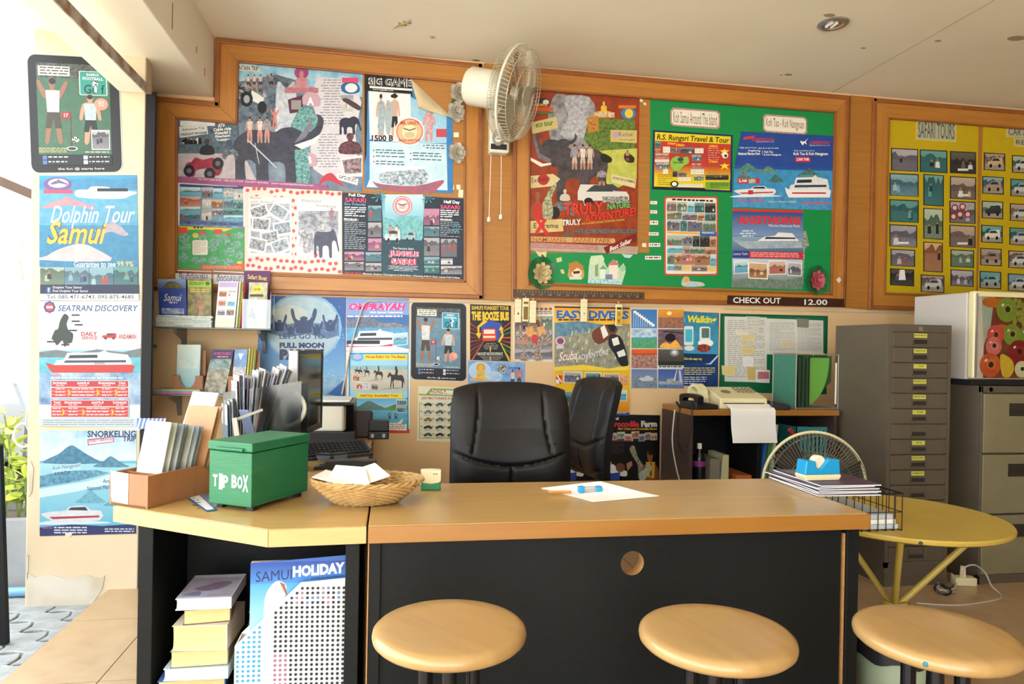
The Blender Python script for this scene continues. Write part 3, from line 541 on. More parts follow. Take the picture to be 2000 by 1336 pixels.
s.shape(PDN, 820, 212, 856, 275, 'c05868', 'd8c8c8', (40, .2)); s.rect(852, 252, 872, 268, 'c04858'); s.text('1500 B', 726, 264, 768, 276, '181a20', .04, o='f2f2f4', ow=.05)
s.poly([(722, 276), (872, 282), (874, 372), (722, 366)], '9ccfe8', 'e4f2f8', (10, .25)); s.ell(800, 257, 29, 28, 'f2efe8'); s.ell(800, 257, 26.5, 25.5, 'd9715c'); s.ell(800, 257, 24, 23, 'e8b894'); s.ell(800, 258, 15, 14, 'ecdcb8')
s.ell(800, 264, 10, 6, 'd0b890'); s.poly([(788, 250), (800, 254), (812, 250), (812, 252), (800, 256), (788, 252)], '40302c'); s.text("MR. UNG'S", 782, 237, 818, 244, 'a03c34', .03); s.text('MAGICAL SAFARI TOURS', 779, 272, 821, 277, 'a03c34', .03)
for x, y, n in ((734, 292, 2), (734, 304, 1), (734, 314, 2), (806, 298, 2), (806, 310, 1), (832, 283, 2)): s.ell(x-4, y+2, 1.6, 1.6, 'd04848', n=8); s.lines(x, y, min(x+56, 870), y+n*5, n, '4a5c70', .4, seg=5, sl=.04)
s.shape([(0, .5), (.12, .62), (.6, .7), (1, .45), (.92, .8), (.8, 1), (.35, .95), (.1, .8)], 728, 330, 866, 378, '6c6474', 'c05a70', (20, .15)); s.shape([(.1, .5), (.14, .2), (.72, .05), (.74, .62), (.4, .68), (.2, .62)], 728, 328, 866, 378, 'd8e4ec', '50708c', (40, .1)); s.shape([(0, .25), (.14, .05), (.72, 0), (.74, .08), (.2, .2)], 726, 326, 868, 376, 'eef2f4', k=0)
s.poly([(722, 350), (728, 366), (716, 366)], 'e8ecf0')
bg_ = s.build('poster', None, 'big game fishing poster with its top corner peeling off the board', 'poster', 'posters on the notched board')
g = G()                                            # the peeled corner curls forward
def curl(u, v):
    a = V((801, 153, 0)).lerp(V((884, 231, 0)), u); q = a.lerp(V((818, 214, 0)), v)
    return WB(q.x, q.y, .004+.035*math.sin(min(v*2.2, 1.6))*(.4+.6*math.sin(math.pi*u)))
g.solid(curl, 10, 8, lambda u, v: (0, -.0012, 0)); mat('paper_back', 'cdbf9c', .7, c2='b9aa86', scale=10); g.build('peeled_corner', 'paper_back', bg_, smooth=True, label='curled cream paper corner with bit of tape')
s = S(WB); s.base([(348, 357), (478, 365), (478, 443), (348, 440)], 'eceef0'); r_ = rnd; s.rect(351, 359, 475, 440, '2c5a88', '8fc4d8', (30, .2), sl=.05)
s.rect(351, 360, 475, 364, '2a3c80', sl=.05)
for x, y, w_, h_, k in ((352, 366, 40, 18, 'sea'), (394, 366, 22, 20, 'mono'), (416, 368, 18, 20, 'sea'), (437, 367, 18, 18, 'white'), (456, 369, 19, 22, 'white'), (352, 384, 40, 20, 'mix'), (395, 388, 18, 18, 'white'), (414, 390, 21, 16, 'warm'), (437, 388, 18, 18, 'blue'), (456, 392, 19, 20, 'teal'), (352, 404, 40, 14, 'sea'), (394, 406, 20, 24, 'white'), (415, 408, 20, 14, 'mono'), (437, 408, 38, 12, 'teal'), (352, 418, 40, 14, 'blue'), (437, 421, 38, 12, 'sea')): s.photo(x, y, x+w_, y+h_, k)
s.rect(351, 431, 475, 437, '2c3a80', '6a78b0', (40, .1), sl=.04); s.build('poster', None, 'small white bordered collage of animal show photos below the mountain trip poster', 'poster', 'posters on the notched board')
s = S(WB); s.base([(347, 441), (478, 447), (476, 528), (347, 524)], '2c9a50', '58b878', (20, .2)); s.poly([(350, 442), (455, 446), (440, 452), (400, 448), (362, 449)], 'e8d84c'); s.rect(348, 444, 366, 456, 'e05038'); s.rect(418, 448, 434, 458, 'e05038'); s.rect(434, 456, 450, 462, 'd84830'); s.lines(378, 443, 396, 447, 1, '303020', .7, seg=3)
s.rect(388, 452, 402, 458, 'e06048'); s.ell(382, 460, 6, 5, 'd8d860'); s.poly(rrect(376, 469, 406, 498, 3), 'efeee6'); s.lines(379, 472, 403, 496, 8, 'b8a8a0', .3, seg=4)
for x, y, a, b in ((360, 465, 11, 9), (362, 482, 12, 8), (358, 502, 10, 9), (396, 464, 8, 6), (421, 473, 13, 8), (437, 462, 7, 6), (466, 460, 11, 7), (462, 478, 11, 8), (415, 485, 10, 7), (448, 492, 12, 9), (388, 508, 16, 7), (418, 508, 11, 7), (445, 512, 12, 8), (468, 498, 8, 8), (443, 470, 7, 9), (425, 460, 8, 4)): s.ell(x, y, a, b, '9ad8c0', '2c6a54', 12, (50, .15))
s.poly([(392, 517), (440, 520), (476, 513), (476, 527), (392, 525)], 'e0583c'); s.lines(396, 520, 472, 526, 2, 'f0c0a8', .4, seg=8); s.ell(468, 513, 5, 3, 'e8c848'); s.build('poster', None, 'small green island map with round pictures at the left of the board', 'poster', 'posters on the notched board')
s = S(WB); s.base([(478, 364), (668, 374), (668, 536), (478, 529)], 'f2dcd6'); q_ = random.Random(5)
for i in range(16):
    for j in range(11):
        x = 483+i*12+(6 if j % 2 else 0)+q_.uniform(-2, 2); y = 370+j*15+q_.uniform(-3, 3)+(x-478)*.045
        if 482 < x < 664 and y < 528+(x-478)*.03 and (y < 388 or y > 498 or 566 < x < 582 or x > 664): s.ell(x, y, 4, 3.6, 'd8545a', n=9)
s.build('backing_sheet', None, 'white backing paper with red polka dots behind two photo sheets', 'paper', 'posters on the notched board')
s = S(WB, .0035); s.base([(486, 383), (570, 386), (570, 501), (485, 500)], 'f0ece8'); s.text('Photo', 489, 384, 510, 389, '6c6c78', 0); s.text('with Animals', 489, 391, 537, 396, '8a8a94', 0, sl=.03)
s.rect(490, 398, 566, 494, '8890a4', 'c8ccd8', (30, .15))
for x, y, a, k in ((506, 414, -.35, 'mono'), (545, 414, .55, 'blue'), (510, 438, .1, 'mono'), (552, 446, -.15, 'blue'), (527, 464, -.2, 'mono'), (503, 478, .2, 'mono'), (548, 480, -.35, 'blue')):
    q = [(x+u*math.cos(a)-v*math.sin(a), y+u*math.sin(a)+v*math.cos(a)) for u, v in ((-18, -13), (18, -13), (18, 15), (-18, 15))]; s.poly(q, 'f4f4f4')
    q = [(x+u*math.cos(a)-v*math.sin(a), y+u*math.sin(a)+v*math.cos(a)) for u, v in ((-15, -10), (15, -10), (15, 10), (-15, 10))]; s.poly(q, '2f3a4c' if k == 'mono' else '3f6880', 'd0d4dc', (60, .12))
s.build('photo_sheet', None, 'white photos with animals sheet with scattered instant pictures, on red dots', 'poster', 'photo sheets on the dotted backing')
s = S(WB, .0035); s.base([(580, 387), (666, 391), (665, 508), (579, 503)], 'f2efec'); s.text('Elephant', 590, 389, 628, 396, '6a6c74', .0, sl=.04); s.text('Trekking', 617, 399, 656, 406, '6a6c74', .0, sl=.04); s.rect(583, 412, 661, 460, '5a6478', 'c8ccd8', (30, .14)); s.poly([(584, 450), (610, 445), (625, 490), (594, 496)], '8a8c98', 'dcdce2', (40, .1))
s.shape(ELD, 612, 440, 664, 502, '3c4258', '5c627a', (30, .2)); s.shape(BUST, 622, 428, 646, 452, '8a98a8', 'dcd8d8', (50, .1)); s.shape(PDN, 640, 406, 656, 432, '9a7c88'); s.shape(ELD, 584, 448, 612, 488, '5c6476', 'c8ccd4', (40, .1), True); s.build('photo_sheet', None, 'white elephant trekking photo sheet with walking elephant, on red dots', 'poster', 'photo sheets on the dotted backing')
s = S(WB, .0022); s.base([(668, 376), (905, 388), (905, 546), (669, 534)], '171c2a', '1f3a50', (9, .2)); s.poly([(745, 380), (830, 384), (825, 460), (820, 500), (750, 494), (748, 440)], '9fd0e4', '58a4c0', (14, .2)); s.grad(752, 380, 826, 422, 'c8e6f0', '8cc8dc'); s.poly([(748, 424), (770, 430), (800, 424), (826, 432), (826, 466), (748, 460)], '4a98a8', '8cd0d0', (40, .15)); s.poly([(745, 465), (828, 470), (826, 540), (745, 536)], '163848', '1e5062', (20, .2))
s.ell(786, 402, 19, 19, 'd04868'); s.ell(786, 402, 17.5, 17.5, 'f0e8e6'); s.ell(786, 402, 16, 16, 'e08c98'); s.ell(786, 402, 11, 11, 'f2e4e2'); s.ell(786, 404, 7, 5, 'c8b0b0'); s.poly([(777, 397), (786, 400), (795, 397), (795, 399), (786, 402), (777, 399)], '402830')
for q, x0, y0, x1, y1, c_ in (('Full Day', 681, 378, 714, 385, 'ffffff'), ('SAFARI', 674, 386, 715, 395, 'e04a78'), ('Eco Friendly', 673, 396, 715, 402, '58b0d8'), ('Half Day', 867, 391, 898, 399, 'ffffff'), ('SAFARI', 860, 400, 898, 408, 'e04a78'), ('PROGRAM :', 672, 426, 700, 431, 'ffffff'), ('PROGRAM :', 860, 427, 884, 431, 'ffffff')): s.text(q, x0, y0, x1, y1, c_, .03, sl=.04)
s.lines(673, 404, 715, 424, 5, 'e0e4ea', .5, seg=3, sl=.04); s.lines(673, 433, 714, 488, 15, 'a8b4c4', .35, seg=5, sl=.04); s.lines(860, 410, 896, 426, 4, 'e0e4ea', .5, seg=3, sl=.04); s.lines(860, 433, 898, 464, 9, 'a8b4c4', .35, seg=5, sl=.04)
for x0, y0, x1, y1, k in ((719, 402, 745, 432, 'blue'), (719, 435, 745, 463, 'mono'), (719, 466, 745, 490, 'pink'), (673, 492, 711, 509, 'pink'), (714, 493, 745, 511, 'blue'), (673, 512, 711, 528, 'mono'), (714, 514, 745, 530, 'mono'), (828, 408, 858, 440, 'pink'), (828, 443, 858, 462, 'blue'), (828, 465, 858, 500, 'mono'), (828, 502, 858, 517, 'blue'), (828, 519, 858, 534, 'teal'), (861, 467, 892, 502, 'mono'), (861, 505, 884, 517, 'white'), (861, 520, 902, 536, 'mono')): s.photo(x0, y0, x1, y1, k)
car(s, 752, 446, 782, 476, 'c8d8e0', JEEP); car(s, 790, 452, 812, 472, '9cb8c4', JEEP); person(s, 756, 440, 768, 462, 'c09080', 'e04060', '303848'); person(s, 768, 440, 780, 462, 'c09080', 'f0f0f0', '303848'); s.text('The Genuine Safari', 767, 483, 808, 487, 'e8f0f4', .01, sl=.04)
s.text('JUNGLE', 759, 489, 818, 503, 'e04a78', .04, sl=.04, o='f2e8ea', ow=.06); s.text('SAFARI', 764, 504, 813, 517, 'e04a78', .04, sl=.04, o='f2e8ea', ow=.06); s.lines(757, 519, 818, 530, 4, 'c8d8e0', .4, left=False, seg=4, sl=.04)
s.text('Pick up times:', 674, 531, 707, 535, 'e04a78', .03, sl=.04); s.text('Maenam, Bophut, Choengmon 8.30-8.45am, Chaweng 9.00-9.15am, Lamai 9.20-9.30am', 709, 533, 898, 537, 'e8ecf0', .02, sl=.045)
for x, y, rr in ((740, 384, 14), (836, 388, 12), (892, 448, 10)): palm(s, x, y, rr, '4f9cb0')
s.build('poster', None, 'dark jungle safari poster with round pink seal, lower right on the notched board', 'poster', 'posters on the notched board')
for i, (t_, x0, x1, lb) in enumerate((('ยินดีต้อนรับ', 343, 413, 'white sign with blue Thai welcome lettering at the board edge'), ('ติดต่อสอบถาม', 417, 490, 'white sign with blue Thai enquiry lettering behind the purple brochure'))):
    s = S(wm(DW-.03)); s.base([(x0, 527+i*2), (x1, 530+i*2), (x1, 556+i*2), (x0, 553+i*2)], 'e8eaee'); s.rect(x0+2, 529+i*2, x1-2, 530+i*2, '50608c', sl=.04); s.text(t_, x0+7, 531+i*3, x1-8, 547+i*3, '283c8c', .01); s.build('wall_sign', None, lb, 'sign', 'Thai signs above the brochures')
# ------------------------------------------------------------------ green board in the middle
s = S(WB); s.base([(1036, 494), (1268, 494), (1270, 193), (1629, 222), (1622, 571), (1036, 551)], '0f8a46', '128f4c', (30, .2)); s.rect(1268, 492, 1622, 492.8, '0c7038', sl=.015); s.rect(1507, 213, 1507.8, 540, '0c7038')
s.build('backing_sheet', None, 'green felt backing sheet filling the middle notice board', 'backing')
s = S(WB, .003); s.base([(1037, 175), (1249, 191), (1244, 497), (1034, 490)], '7c2c18', 'a44820', (12, .2))
s.shape([(.1, .02), (.35, 0), (.8, .05), (.9, .3), (.8, .6), (.5, .9), (.2, .8), (0, .4)], 1070, 186, 1175, 340, '53555c', 'b9b8bc', (18, .2)); s.shape([(.1, 0), (.9, 0), (.8, .4), (1, .9), (.5, 1), (0, .9), (.25, .45)], 1094, 190, 1158, 270, 'd0d2dc', '85858f', (35, .15)); s.poly([(1150, 230), (1240, 235), (1240, 300), (1160, 310), (1140, 270)], '2f4a1e', '7d9a44', (40, .15)); s.poly([(1165, 295), (1244, 290), (1243, 350), (1200, 370), (1160, 340)], '9aa43c', 'd8d870', (18, .25))
s.poly([(1036, 380), (1240, 370), (1244, 470), (1036, 462)], '78260f', 'a84820', (16, .2)); s.ell(1060, 200, 14, 8, '23303a'); s.ell(1066, 200, 6, 5, 'd8d8d8'); s.text('SAMUI', 1046, 202, 1068, 208, 'e0b030', .03); s.rect(1044, 210, 1080, 217, 'd8502c'); s.rect(1046, 218, 1080, 222, '4a7a34')
s.poly([(1036, 240), (1086, 228), (1090, 250), (1040, 262)], 'd8cc90', 'c0b070', (20, .2)); s.text('eco tour', 1046, 240, 1080, 250, '4c7a2c', .03, sl=-.15); s.poly([(1192, 254), (1244, 255), (1243, 280), (1192, 277)], 'd6c87c', 'bca860', (20, .2)); s.text('Relax', 1208, 258, 1236, 267, '7a5a9c', 0); s.text('packages', 1210, 271, 1240, 276, '5a5030', 0); s.ell(1202, 264, 5, 6, 'b89ac8')
s.ell(1227, 222, 14, 12, '2c88c0'); s.ell(1228, 222, 8, 9, 'f0c830'); s.rect(1208, 206, 1242, 212, 'e07830'); s.shape(BUD, 1164, 198, 1194, 222, 'd8a02c', 'f0d060', (40, .15)); s.rect(1158, 220, 1200, 230, 'b88428', 'e8d8c0', (40, .1)); s.poly([(1146, 230), (1168, 226), (1170, 256), (1148, 260)], 'b8842c'); s.rect(1151, 234, 1165, 254, '8c4a28', 'e0a050', (50, .1))
s.shape(ELE, 1056, 262, 1130, 312, '2c2c30', '505058', (30, .2)); s.shape(ELE, 1036, 262, 1190, 392, '28262a', '5a545a', (16, .2), True); s.poly([(1036, 308), (1060, 320), (1076, 318), (1076, 322), (1056, 326), (1036, 314)], 'ece0d0'); s.poly([(1044, 262), (1054, 300), (1076, 312), (1072, 320), (1050, 308), (1040, 268)], '5c5458', '8a7f82', (30, .2))
for x, c_ in ((1110, '4878b0'), (1126, 'f0eeec'), (1140, 'd8d0b8')): person(s, x, 282, x+24, 330, 'b98a70', c_, 'c8b0a0')
s.shape([(0, .3), (.3, 0), (1, .5), (.9, 1), (.2, .9)], 1172, 300, 1194, 318, '202418'); s.shape([(0, .3), (.3, 0), (1, .5), (.9, 1), (.2, .9)], 1218, 298, 1238, 318, '302418'); person(s, 1218, 294, 1232, 314, 'a06848', 'c03028', '303030')
s.poly([(1036, 344), (1080, 340), (1094, 350), (1080, 364), (1036, 368)], 'd8c89c', 'c0ac78', (20, .2)); s.ell(1061, 351, 11, 11, 'b02c28'); s.text('Exclusive', 1038, 348, 1074, 358, '3c2c20', .0, sl=-.15); s.poly([(1194, 340), (1242, 352), (1240, 368), (1194, 356)], 'd8cc9c'); s.text('ADVENTURE & SWIMMING', 1196, 345, 1240, 350, '504430', .02, sl=.2)
car(s, 1128, 358, 1228, 402, 'd4d2cc', JEEP, True); s.poly([(1158, 362), (1196, 360), (1214, 372), (1160, 374)], '384048'); s.rect(1176, 384, 1226, 396, '3a3a3c', 'c8c4bc', (60, .1)); person(s, 1160, 330, 1190, 362, 'b88868', '3c68a8', '404040')
s.shape(ATV, 1076, 380, 1126, 424, '30343a', '8c8c88', (40, .1)); s.ell(1084, 416, 9, 12, '1a1a1c'); s.shape(BUST, 1094, 370, 1112, 392, 'c8c0b0'); s.shape(BUST, 1036, 375, 1064, 428, '8a4c30', 'a05c3c', (30, .2)); s.poly([(1040, 400), (1062, 398), (1062, 428), (1042, 428)], 'b83428'); s.shape([(.9, 0), (1, .1), (.7, .4), (.8, .8), (.6, 1), (.2, 1), (.1, .6), (.4, .3)], 1056, 358, 1086, 430, '5a6048', 'c8c8a0', (40, .1))
s.text('TRULY', 1101, 398, 1178, 421, 'd83828', .03, sl=-.05, o='5a1010', ow=.03); s.text('NATURE', 1186, 398, 1230, 410, '6cb86c', .03, sl=-.1, o='1c3018', ow=.05); s.text('ADVENTURE!', 1142, 421, 1241, 437, 'd83828', .03, sl=-.16, o='5a1010', ow=.03); s.text('TRULY', 1097, 430, 1134, 441, 'f2eee6', .03, sl=-.05, o='402018', ow=.04); s.text('ALL IN NAMUANG SAFARI PARK', 1122, 437, 1220, 441, 'c8b040', .02, sl=-.1)
s.poly([(1035, 432), (1098, 428), (1100, 452), (1035, 456)], 'd8c488', 'c0a868', (20, .2)); s.text('E  treme', 1042, 436, 1090, 446, '3c2c20', .01); s.poly([(1042, 426), (1048, 424), (1072, 456), (1066, 460)], 'd02c2c'); s.poly([(1062, 426), (1068, 430), (1050, 458), (1044, 454)], 'd02c2c'); s.rect(1120, 448, 1242, 456, '3c3c40', '7c7478', (60, .12)); s.shape(BUST, 1098, 444, 1118, 470, '6c5444')
s.poly([(1036, 462), (1200, 466), (1202, 476), (1036, 472)], 'c8a470'); s.text('NAMUANG   SAFARI PARK', 1040, 463, 1194, 472, 'c87420', .0, sl=.02, o='3c1c08', ow=.02); s.poly([(1035, 474), (1246, 482), (1244, 497), (1034, 490)], 'a89080', 'c0a898', (25, .2)); s.lines(1038, 476, 1168, 486, 3, 'b83c58', .35, seg=9, sl=.03)
s.poly([(1178, 484), (1240, 456), (1244, 470), (1184, 496)], '7a1c1c'); s.text('Best Seller', 1190, 482, 1232, 492, 'f4ece0', .02, sl=-.42, it=.1); s.build('poster', None, 'red safari park poster with elephant and pickup truck', 'poster', 'posters on the green board')
for x0, y0, x1, y1, q, lb in ((1309, 210, 1406, 246, 'Koh Samui Around The Island', 'paper heading plate reading Koh Samui Around The Island'), (1490, 223, 1576, 258, 'Koh Tao - Koh Nangyuan', 'paper heading plate reading Koh Tao - Koh Nangyuan')):
    s = S(WB, .0025); e = .07*(x1-x0); P8 = [(x0+5, y0), (x1-5, y0+e), (x1, y0+e+5), (x1, y1+e-5), (x1-5, y1+e), (x0+5, y1), (x0, y1-5), (x0, y0+5)]; s.base(P8, 'a06c74', 'c8a8a4', (60, .15)); mx = (x0+x1)/2; my = (y0+y1+e)/2; s.poly([(mx+(x-mx)*.94, my+(y-my)*.82) for x, y in P8], 'ece8da'); s.text(q, x0+6, y0+7, x1-6, y1-6, '70503c', .0, sl=.07); s.build('heading_plate', None, lb, 'sign', 'headings on the green board')
s = S(WB, .003); s.base([(1275, 254), (1431, 264), (1429, 376), (1273, 370)], '1c2c5c'); s.poly([(1279, 258), (1427, 267), (1425, 372), (1277, 366)], 'e4cf2a'); s.text('R.S. Rungsri Travel & Tour', 1282, 262, 1422, 276, '1c1814', .02, sl=.05, it=.15); s.poly([(1278, 275), (1427, 282), (1426, 330), (1278, 322)], 'b03038', 'c84830', (12, .2)); s.grad(1278, 322, 1426, 346, 'c84830', 'e4c830', sl=.03)
for x0, y0, x1, y1, k in ((1279, 277, 1290, 288, 'teal'), (1279, 291, 1290, 300, 'warm'), (1280, 300, 1306, 311, 'mix'), (1310, 289, 1326, 300, 'sepia'), (1328, 288, 1355, 301, 'grey'), (1351, 303, 1369, 315, 'blue'), (1351, 320, 1369, 332, 'mix'), (1281, 318, 1294, 332, 'mono'), (1295, 318, 1306, 332, 'jungle'), (1313, 335, 1322, 346, 'dark'), (1324, 336, 1340, 346, 'sepia'), (1355, 343, 1373, 353, 'jungle'), (1377, 342, 1422, 352, 'dark')): s.photo(x0, y0, x1, y1, k)
for x0, y0, x1, y1 in ((1294, 287, 1308, 299), (1356, 290, 1373, 300), (1278, 312, 1306, 317), (1294, 331, 1304, 340), (1348, 331, 1374, 341), (1323, 347, 1348, 354), (1323, 360, 1372, 366)): s.rect(x0, y0, x1, y1, 'f0ece0'); s.lines(x0+1, y0+1, x1-1, y1-1, 3, 'a8a090', .3, seg=3)
s.shape([(.1, .2), (.4, .05), (.6, .15), (.95, .1), (1, .5), (.7, .7), (.5, 1), (.2, .95), (0, .6)], 1308, 304, 1344, 334, '7cb84c', 'a0c850', (40, .2)); s.ell(1328, 312, 6, 4, '384c60'); s.text('KOH SAMUI', 1314, 316, 1334, 320, '20301c', .03)
for x, y in ((1404, 290), (1404, 318)): s.shape([(.5, 0), (.6, .3), (1, .3), (.7, .55), (.9, 1), (.5, .7), (.1, 1), (.3, .55), (0, .3), (.4, .3)], x, y, x+20, y+14, 'f0dc30', k=0)
s.ell(1415, 304, 6, 6, 'f2f0ea'); s.ell(1416, 305, 3, 3, '40382c'); s.lines(1382, 290, 1404, 316, 6, 'e8c0a0', .3, seg=4); s.lines(1382, 320, 1404, 342, 6, 'c07030', .3, seg=4)
for x, y in ((1301, 277), (1317, 280), (1382, 282), (1382, 312)): s.ell(x+10, y+4, 11, 4, 'd84838'); s.text('2 Hours', x+2, y+2, x+18, y+6, 'f0e020', .03)
s.lines(1284, 342, 1312, 364, 6, '8c8030', .3, seg=3); s.ell(1316, 360, 8, 6, '181410'); s.ell(1316, 360, 5, 4, 'f4f2ec'); s.rect(1377, 356, 1424, 370, '78a83c'); s.lines(1386, 358, 1422, 368, 4, '304418', .4, seg=5); s.rect(1276, 365, 1376, 369, '202018', sl=.03); s.build('poster', None, 'yellow and red island tour poster with dark blue edge', 'poster', 'posters on the green board')
s = S(WB, .003); s.base(rrect(1297, 384, 1402, 538, 5), 'c84c34'); s.poly(rrect(1300, 387, 1399, 535, 4), 'eae6dc'); q_ = random.Random(8); s.lines(1312, 388, 1392, 393, 1, '202024', .7, seg=9, sl=.04)
yy = 394
for row, hh in enumerate((20, 16, 22, 5, 22, 14, 22, 12)):
    x = 1302
    if row == 3: s.rect(1302, yy, 1364, yy+4, 'e8b040', sl=.04); s.rect(1366, yy, 1398, yy+9, '2c60b0', sl=.04); s.text('FISHING', 1370, yy+1, 1394, yy+5, 'f0e8e0', .02); yy += 7; continue
    while x < 1394:
        w_ = min(q_.choice((14, 20, 26, 30)), 1398-x); o = (x-1300)*.04; k = q_.choice(('mix', 'mono', 'sea', 'jungle', 'warm', 'sepia', 'teal', 'dark'))
        if q_.random() < .15: s.rect(x, yy+o, x+w_-1, yy+o+hh-1, 'f0d088' if row > 3 else 'f4f2ec'); s.lines(x+1, yy+o+1, x+w_-2, yy+o+hh-2, 5, '8c8880', .3, seg=3)
        else: s.photo(x, yy+o, x+w_-1, yy+o+hh-1, k)
        x += w_
    yy += hh
s.build('poster', None, 'tour photo collage with red rounded border under the yellow tour poster', 'poster', 'posters on the green board')
s = S(WB, .0045); s.base([(1447, 257), (1629, 266), (1625, 411), (1430, 405), (1432, 340)], '244c9c', '2c5cb0', (10, .2)); s.poly([(1447, 257), (1629, 266), (1628, 330), (1434, 322)], '1f3c8c', '2c58a8', (6, .3)); s.poly([(1433, 330), (1627, 334), (1626, 400), (1431, 395)], '2c7cc0', '4aa8d8', (16, .2)); s.poly([(1431, 372), (1626, 378), (1625, 411), (1430, 405)], '2f6cb4', '5ab0dc', (25, .2))
s.poly([(1453, 268), (1474, 265), (1472, 271), (1450, 273)], 'd03848'); s.text('LOMPRAYAH', 1468, 270, 1511, 276, 'c83450', .03, it=.2); s.text('High Speed Ferries Co., Ltd.', 1476, 276, 1511, 279, 'e8ecf4'); s.shape([(0, .4), (.5, .5), (1, 0), (.7, .5), (.8, .9), (.5, .7), (.3, 1)], 1562, 270, 1578, 284, 'f0f2f6'); s.text('LOMPRAYAH', 1580, 276, 1619, 282, 'c83450', .03, it=.2); s.text('High Speed Ferries Co., Ltd.', 1580, 283, 1620, 286, 'f0f2f8')
s.text('High speed boat', 1444, 287, 1477, 291, 'e8f0f8'); s.lines(1480, 289, 1522, 293, 1, 'b8d0e8', seg=6); s.text('Angthong', 1460, 293, 1484, 297, 'ffffff', .02); s.text('National Marine Park', 1441, 298, 1484, 303, 'ffffff', .02); s.rect(1488, 294, 1488.6, 303, 'ffffff'); s.text('Koh Tao', 1492, 295, 1509, 299, 'ffffff', .02); s.text('& Koh Nangyuan', 1491, 301, 1525, 305, 'ffffff', .02); s.text('Daily snorkeling trip to', 1550, 293, 1590, 297, 'e8f0f8'); s.text('Koh Tao & Koh Nangyuan', 1549, 298, 1616, 305, 'ffffff', .02)
s.poly(rrect(1552, 307, 1582, 317, 3), 'c82c48'); s.text('2,500 THB', 1555, 309, 1579, 315, 'ffffff', .02); s.poly(rrect(1440, 348, 1483, 359, 2), 'c82c48'); s.text('2,100', 1442, 351, 1458, 357, 'ffffff', .03); s.rect(1461, 350, 1475, 358, 'e0e8d8', '5a9c50', (120, .03))
s.shape(ISL, 1436, 318, 1484, 336, '2f6068', '6ca08c', (50, .12)); s.shape(ISL, 1480, 324, 1520, 338, '3a6c70', '78a894', (50, .12)); s.shape(ISL, 1498, 340, 1530, 356, '2c5860', '5c9080', (50, .12)); s.shape(ISL, 1438, 335, 1466, 350, '40585c', '90948c', (50, .12)); s.shape(ISL, 1560, 328, 1598, 344, '2c4c58', '5c8880', (50, .12)); s.rect(1562, 342, 1604, 346, '50989c')
speed(s, 1432, 362, 1512, 384); s.rect(1460, 372, 1470, 380, 'c02c40'); ferry(s, 1532, 342, 1622, 386, 'f0f0f4'); s.rect(1546, 376, 1612, 379, 'c02c40'); s.lines(1440, 390, 1492, 396, 1, 'e05070', .6, seg=6); s.text('Seat are always available', 1500, 392, 1554, 397, 'd8f0a0'); s.lines(1566, 395, 1618, 401, 1, 'e05070', .6, seg=6)
s.build('poster', None, 'blue high speed ferry poster with two boats, upper right on the green board', 'poster', 'posters on the green board')
s = S(WB, .003); s.base([(1430, 409), (1569, 412), (1566, 566), (1429, 561)], '4a6c9c', '7090b8', (8, .25)); s.rect(1430, 408, 1568, 413, 'd8303c', sl=.02); s.grad(1430, 413, 1568, 460, '34508c', '7898c4', sl=.02); s.text('ANGTHONG', 1440, 422, 1563, 438, 'd83438', .05, sl=.01); s.text('Marine National Park', 1501, 438, 1562, 443, 'e8ecf4', 0, sl=.02); s.lines(1444, 450, 1476, 465, 3, 'd8e4f0', .45, left=False, seg=3)
s.grad(1430, 462, 1568, 492, '8ca8c0', '40688c', sl=.02); s.shape([(0, .45), (.15, .55), (.98, .6), (1, .95), (.2, 1), (.1, .8)], 1431, 452, 1567, 486, 'c8d4de', '7c90a4', (14, .2), k=0); s.shape([(.35, .5), (.45, .25), (.6, .2), (.65, 0), (.85, .05), (.95, .5)], 1431, 454, 1567, 488, 'e8ecf0', k=0); s.shape([(.48, .32), (.9, .36), (.9, .44), (.45, .44)], 1431, 452, 1567, 486, '20303c', k=0)
s.rect(1430, 490, 1568, 503, 'd03038', sl=.02); s.rect(1430, 490, 1463, 503, '2a3c8c', sl=.02); s.text('Luxury Yacht', 1432, 493, 1460, 500, 'f0f0f4', 0); s.lines(1466, 493, 1560, 503, 3, 'f8dcd8', .35, seg=9, sl=.02); s.grad(1430, 505, 1567, 562, 'c8d4dc', '48685c', sl=.02); s.poly([(1430, 548), (1480, 540), (1530, 548), (1566, 540), (1566, 566), (1429, 561)], '4c6458', '8a9c90', (30, .2))
for i, (x, y, k) in enumerate(((1433, 509, 'sea'), (1461, 512, 'warm'), (1500, 509, 'mix'), (1537, 512, 'mono'))): s.photo(x, y, x+(28, 38, 35, 28)[i], y+(26, 32, 28, 26)[i], k, 'f0f0ee', sl=(-.06, .05, -.03, .07)[i])
s.build('poster', None, 'Angthong marine park yacht poster below the blue ferry poster', 'poster', 'posters on the green board')
s = S(WB, .0015); s.base([(1560, 448), (1574, 452), (1580, 480), (1572, 485), (1568, 560), (1562, 560)], '24402c', 'c8ccc0', (60, .1)); s.build('paper_cutout', None, 'narrow dark paper cut-out peeking out right of the Angthong poster', 'sticker')
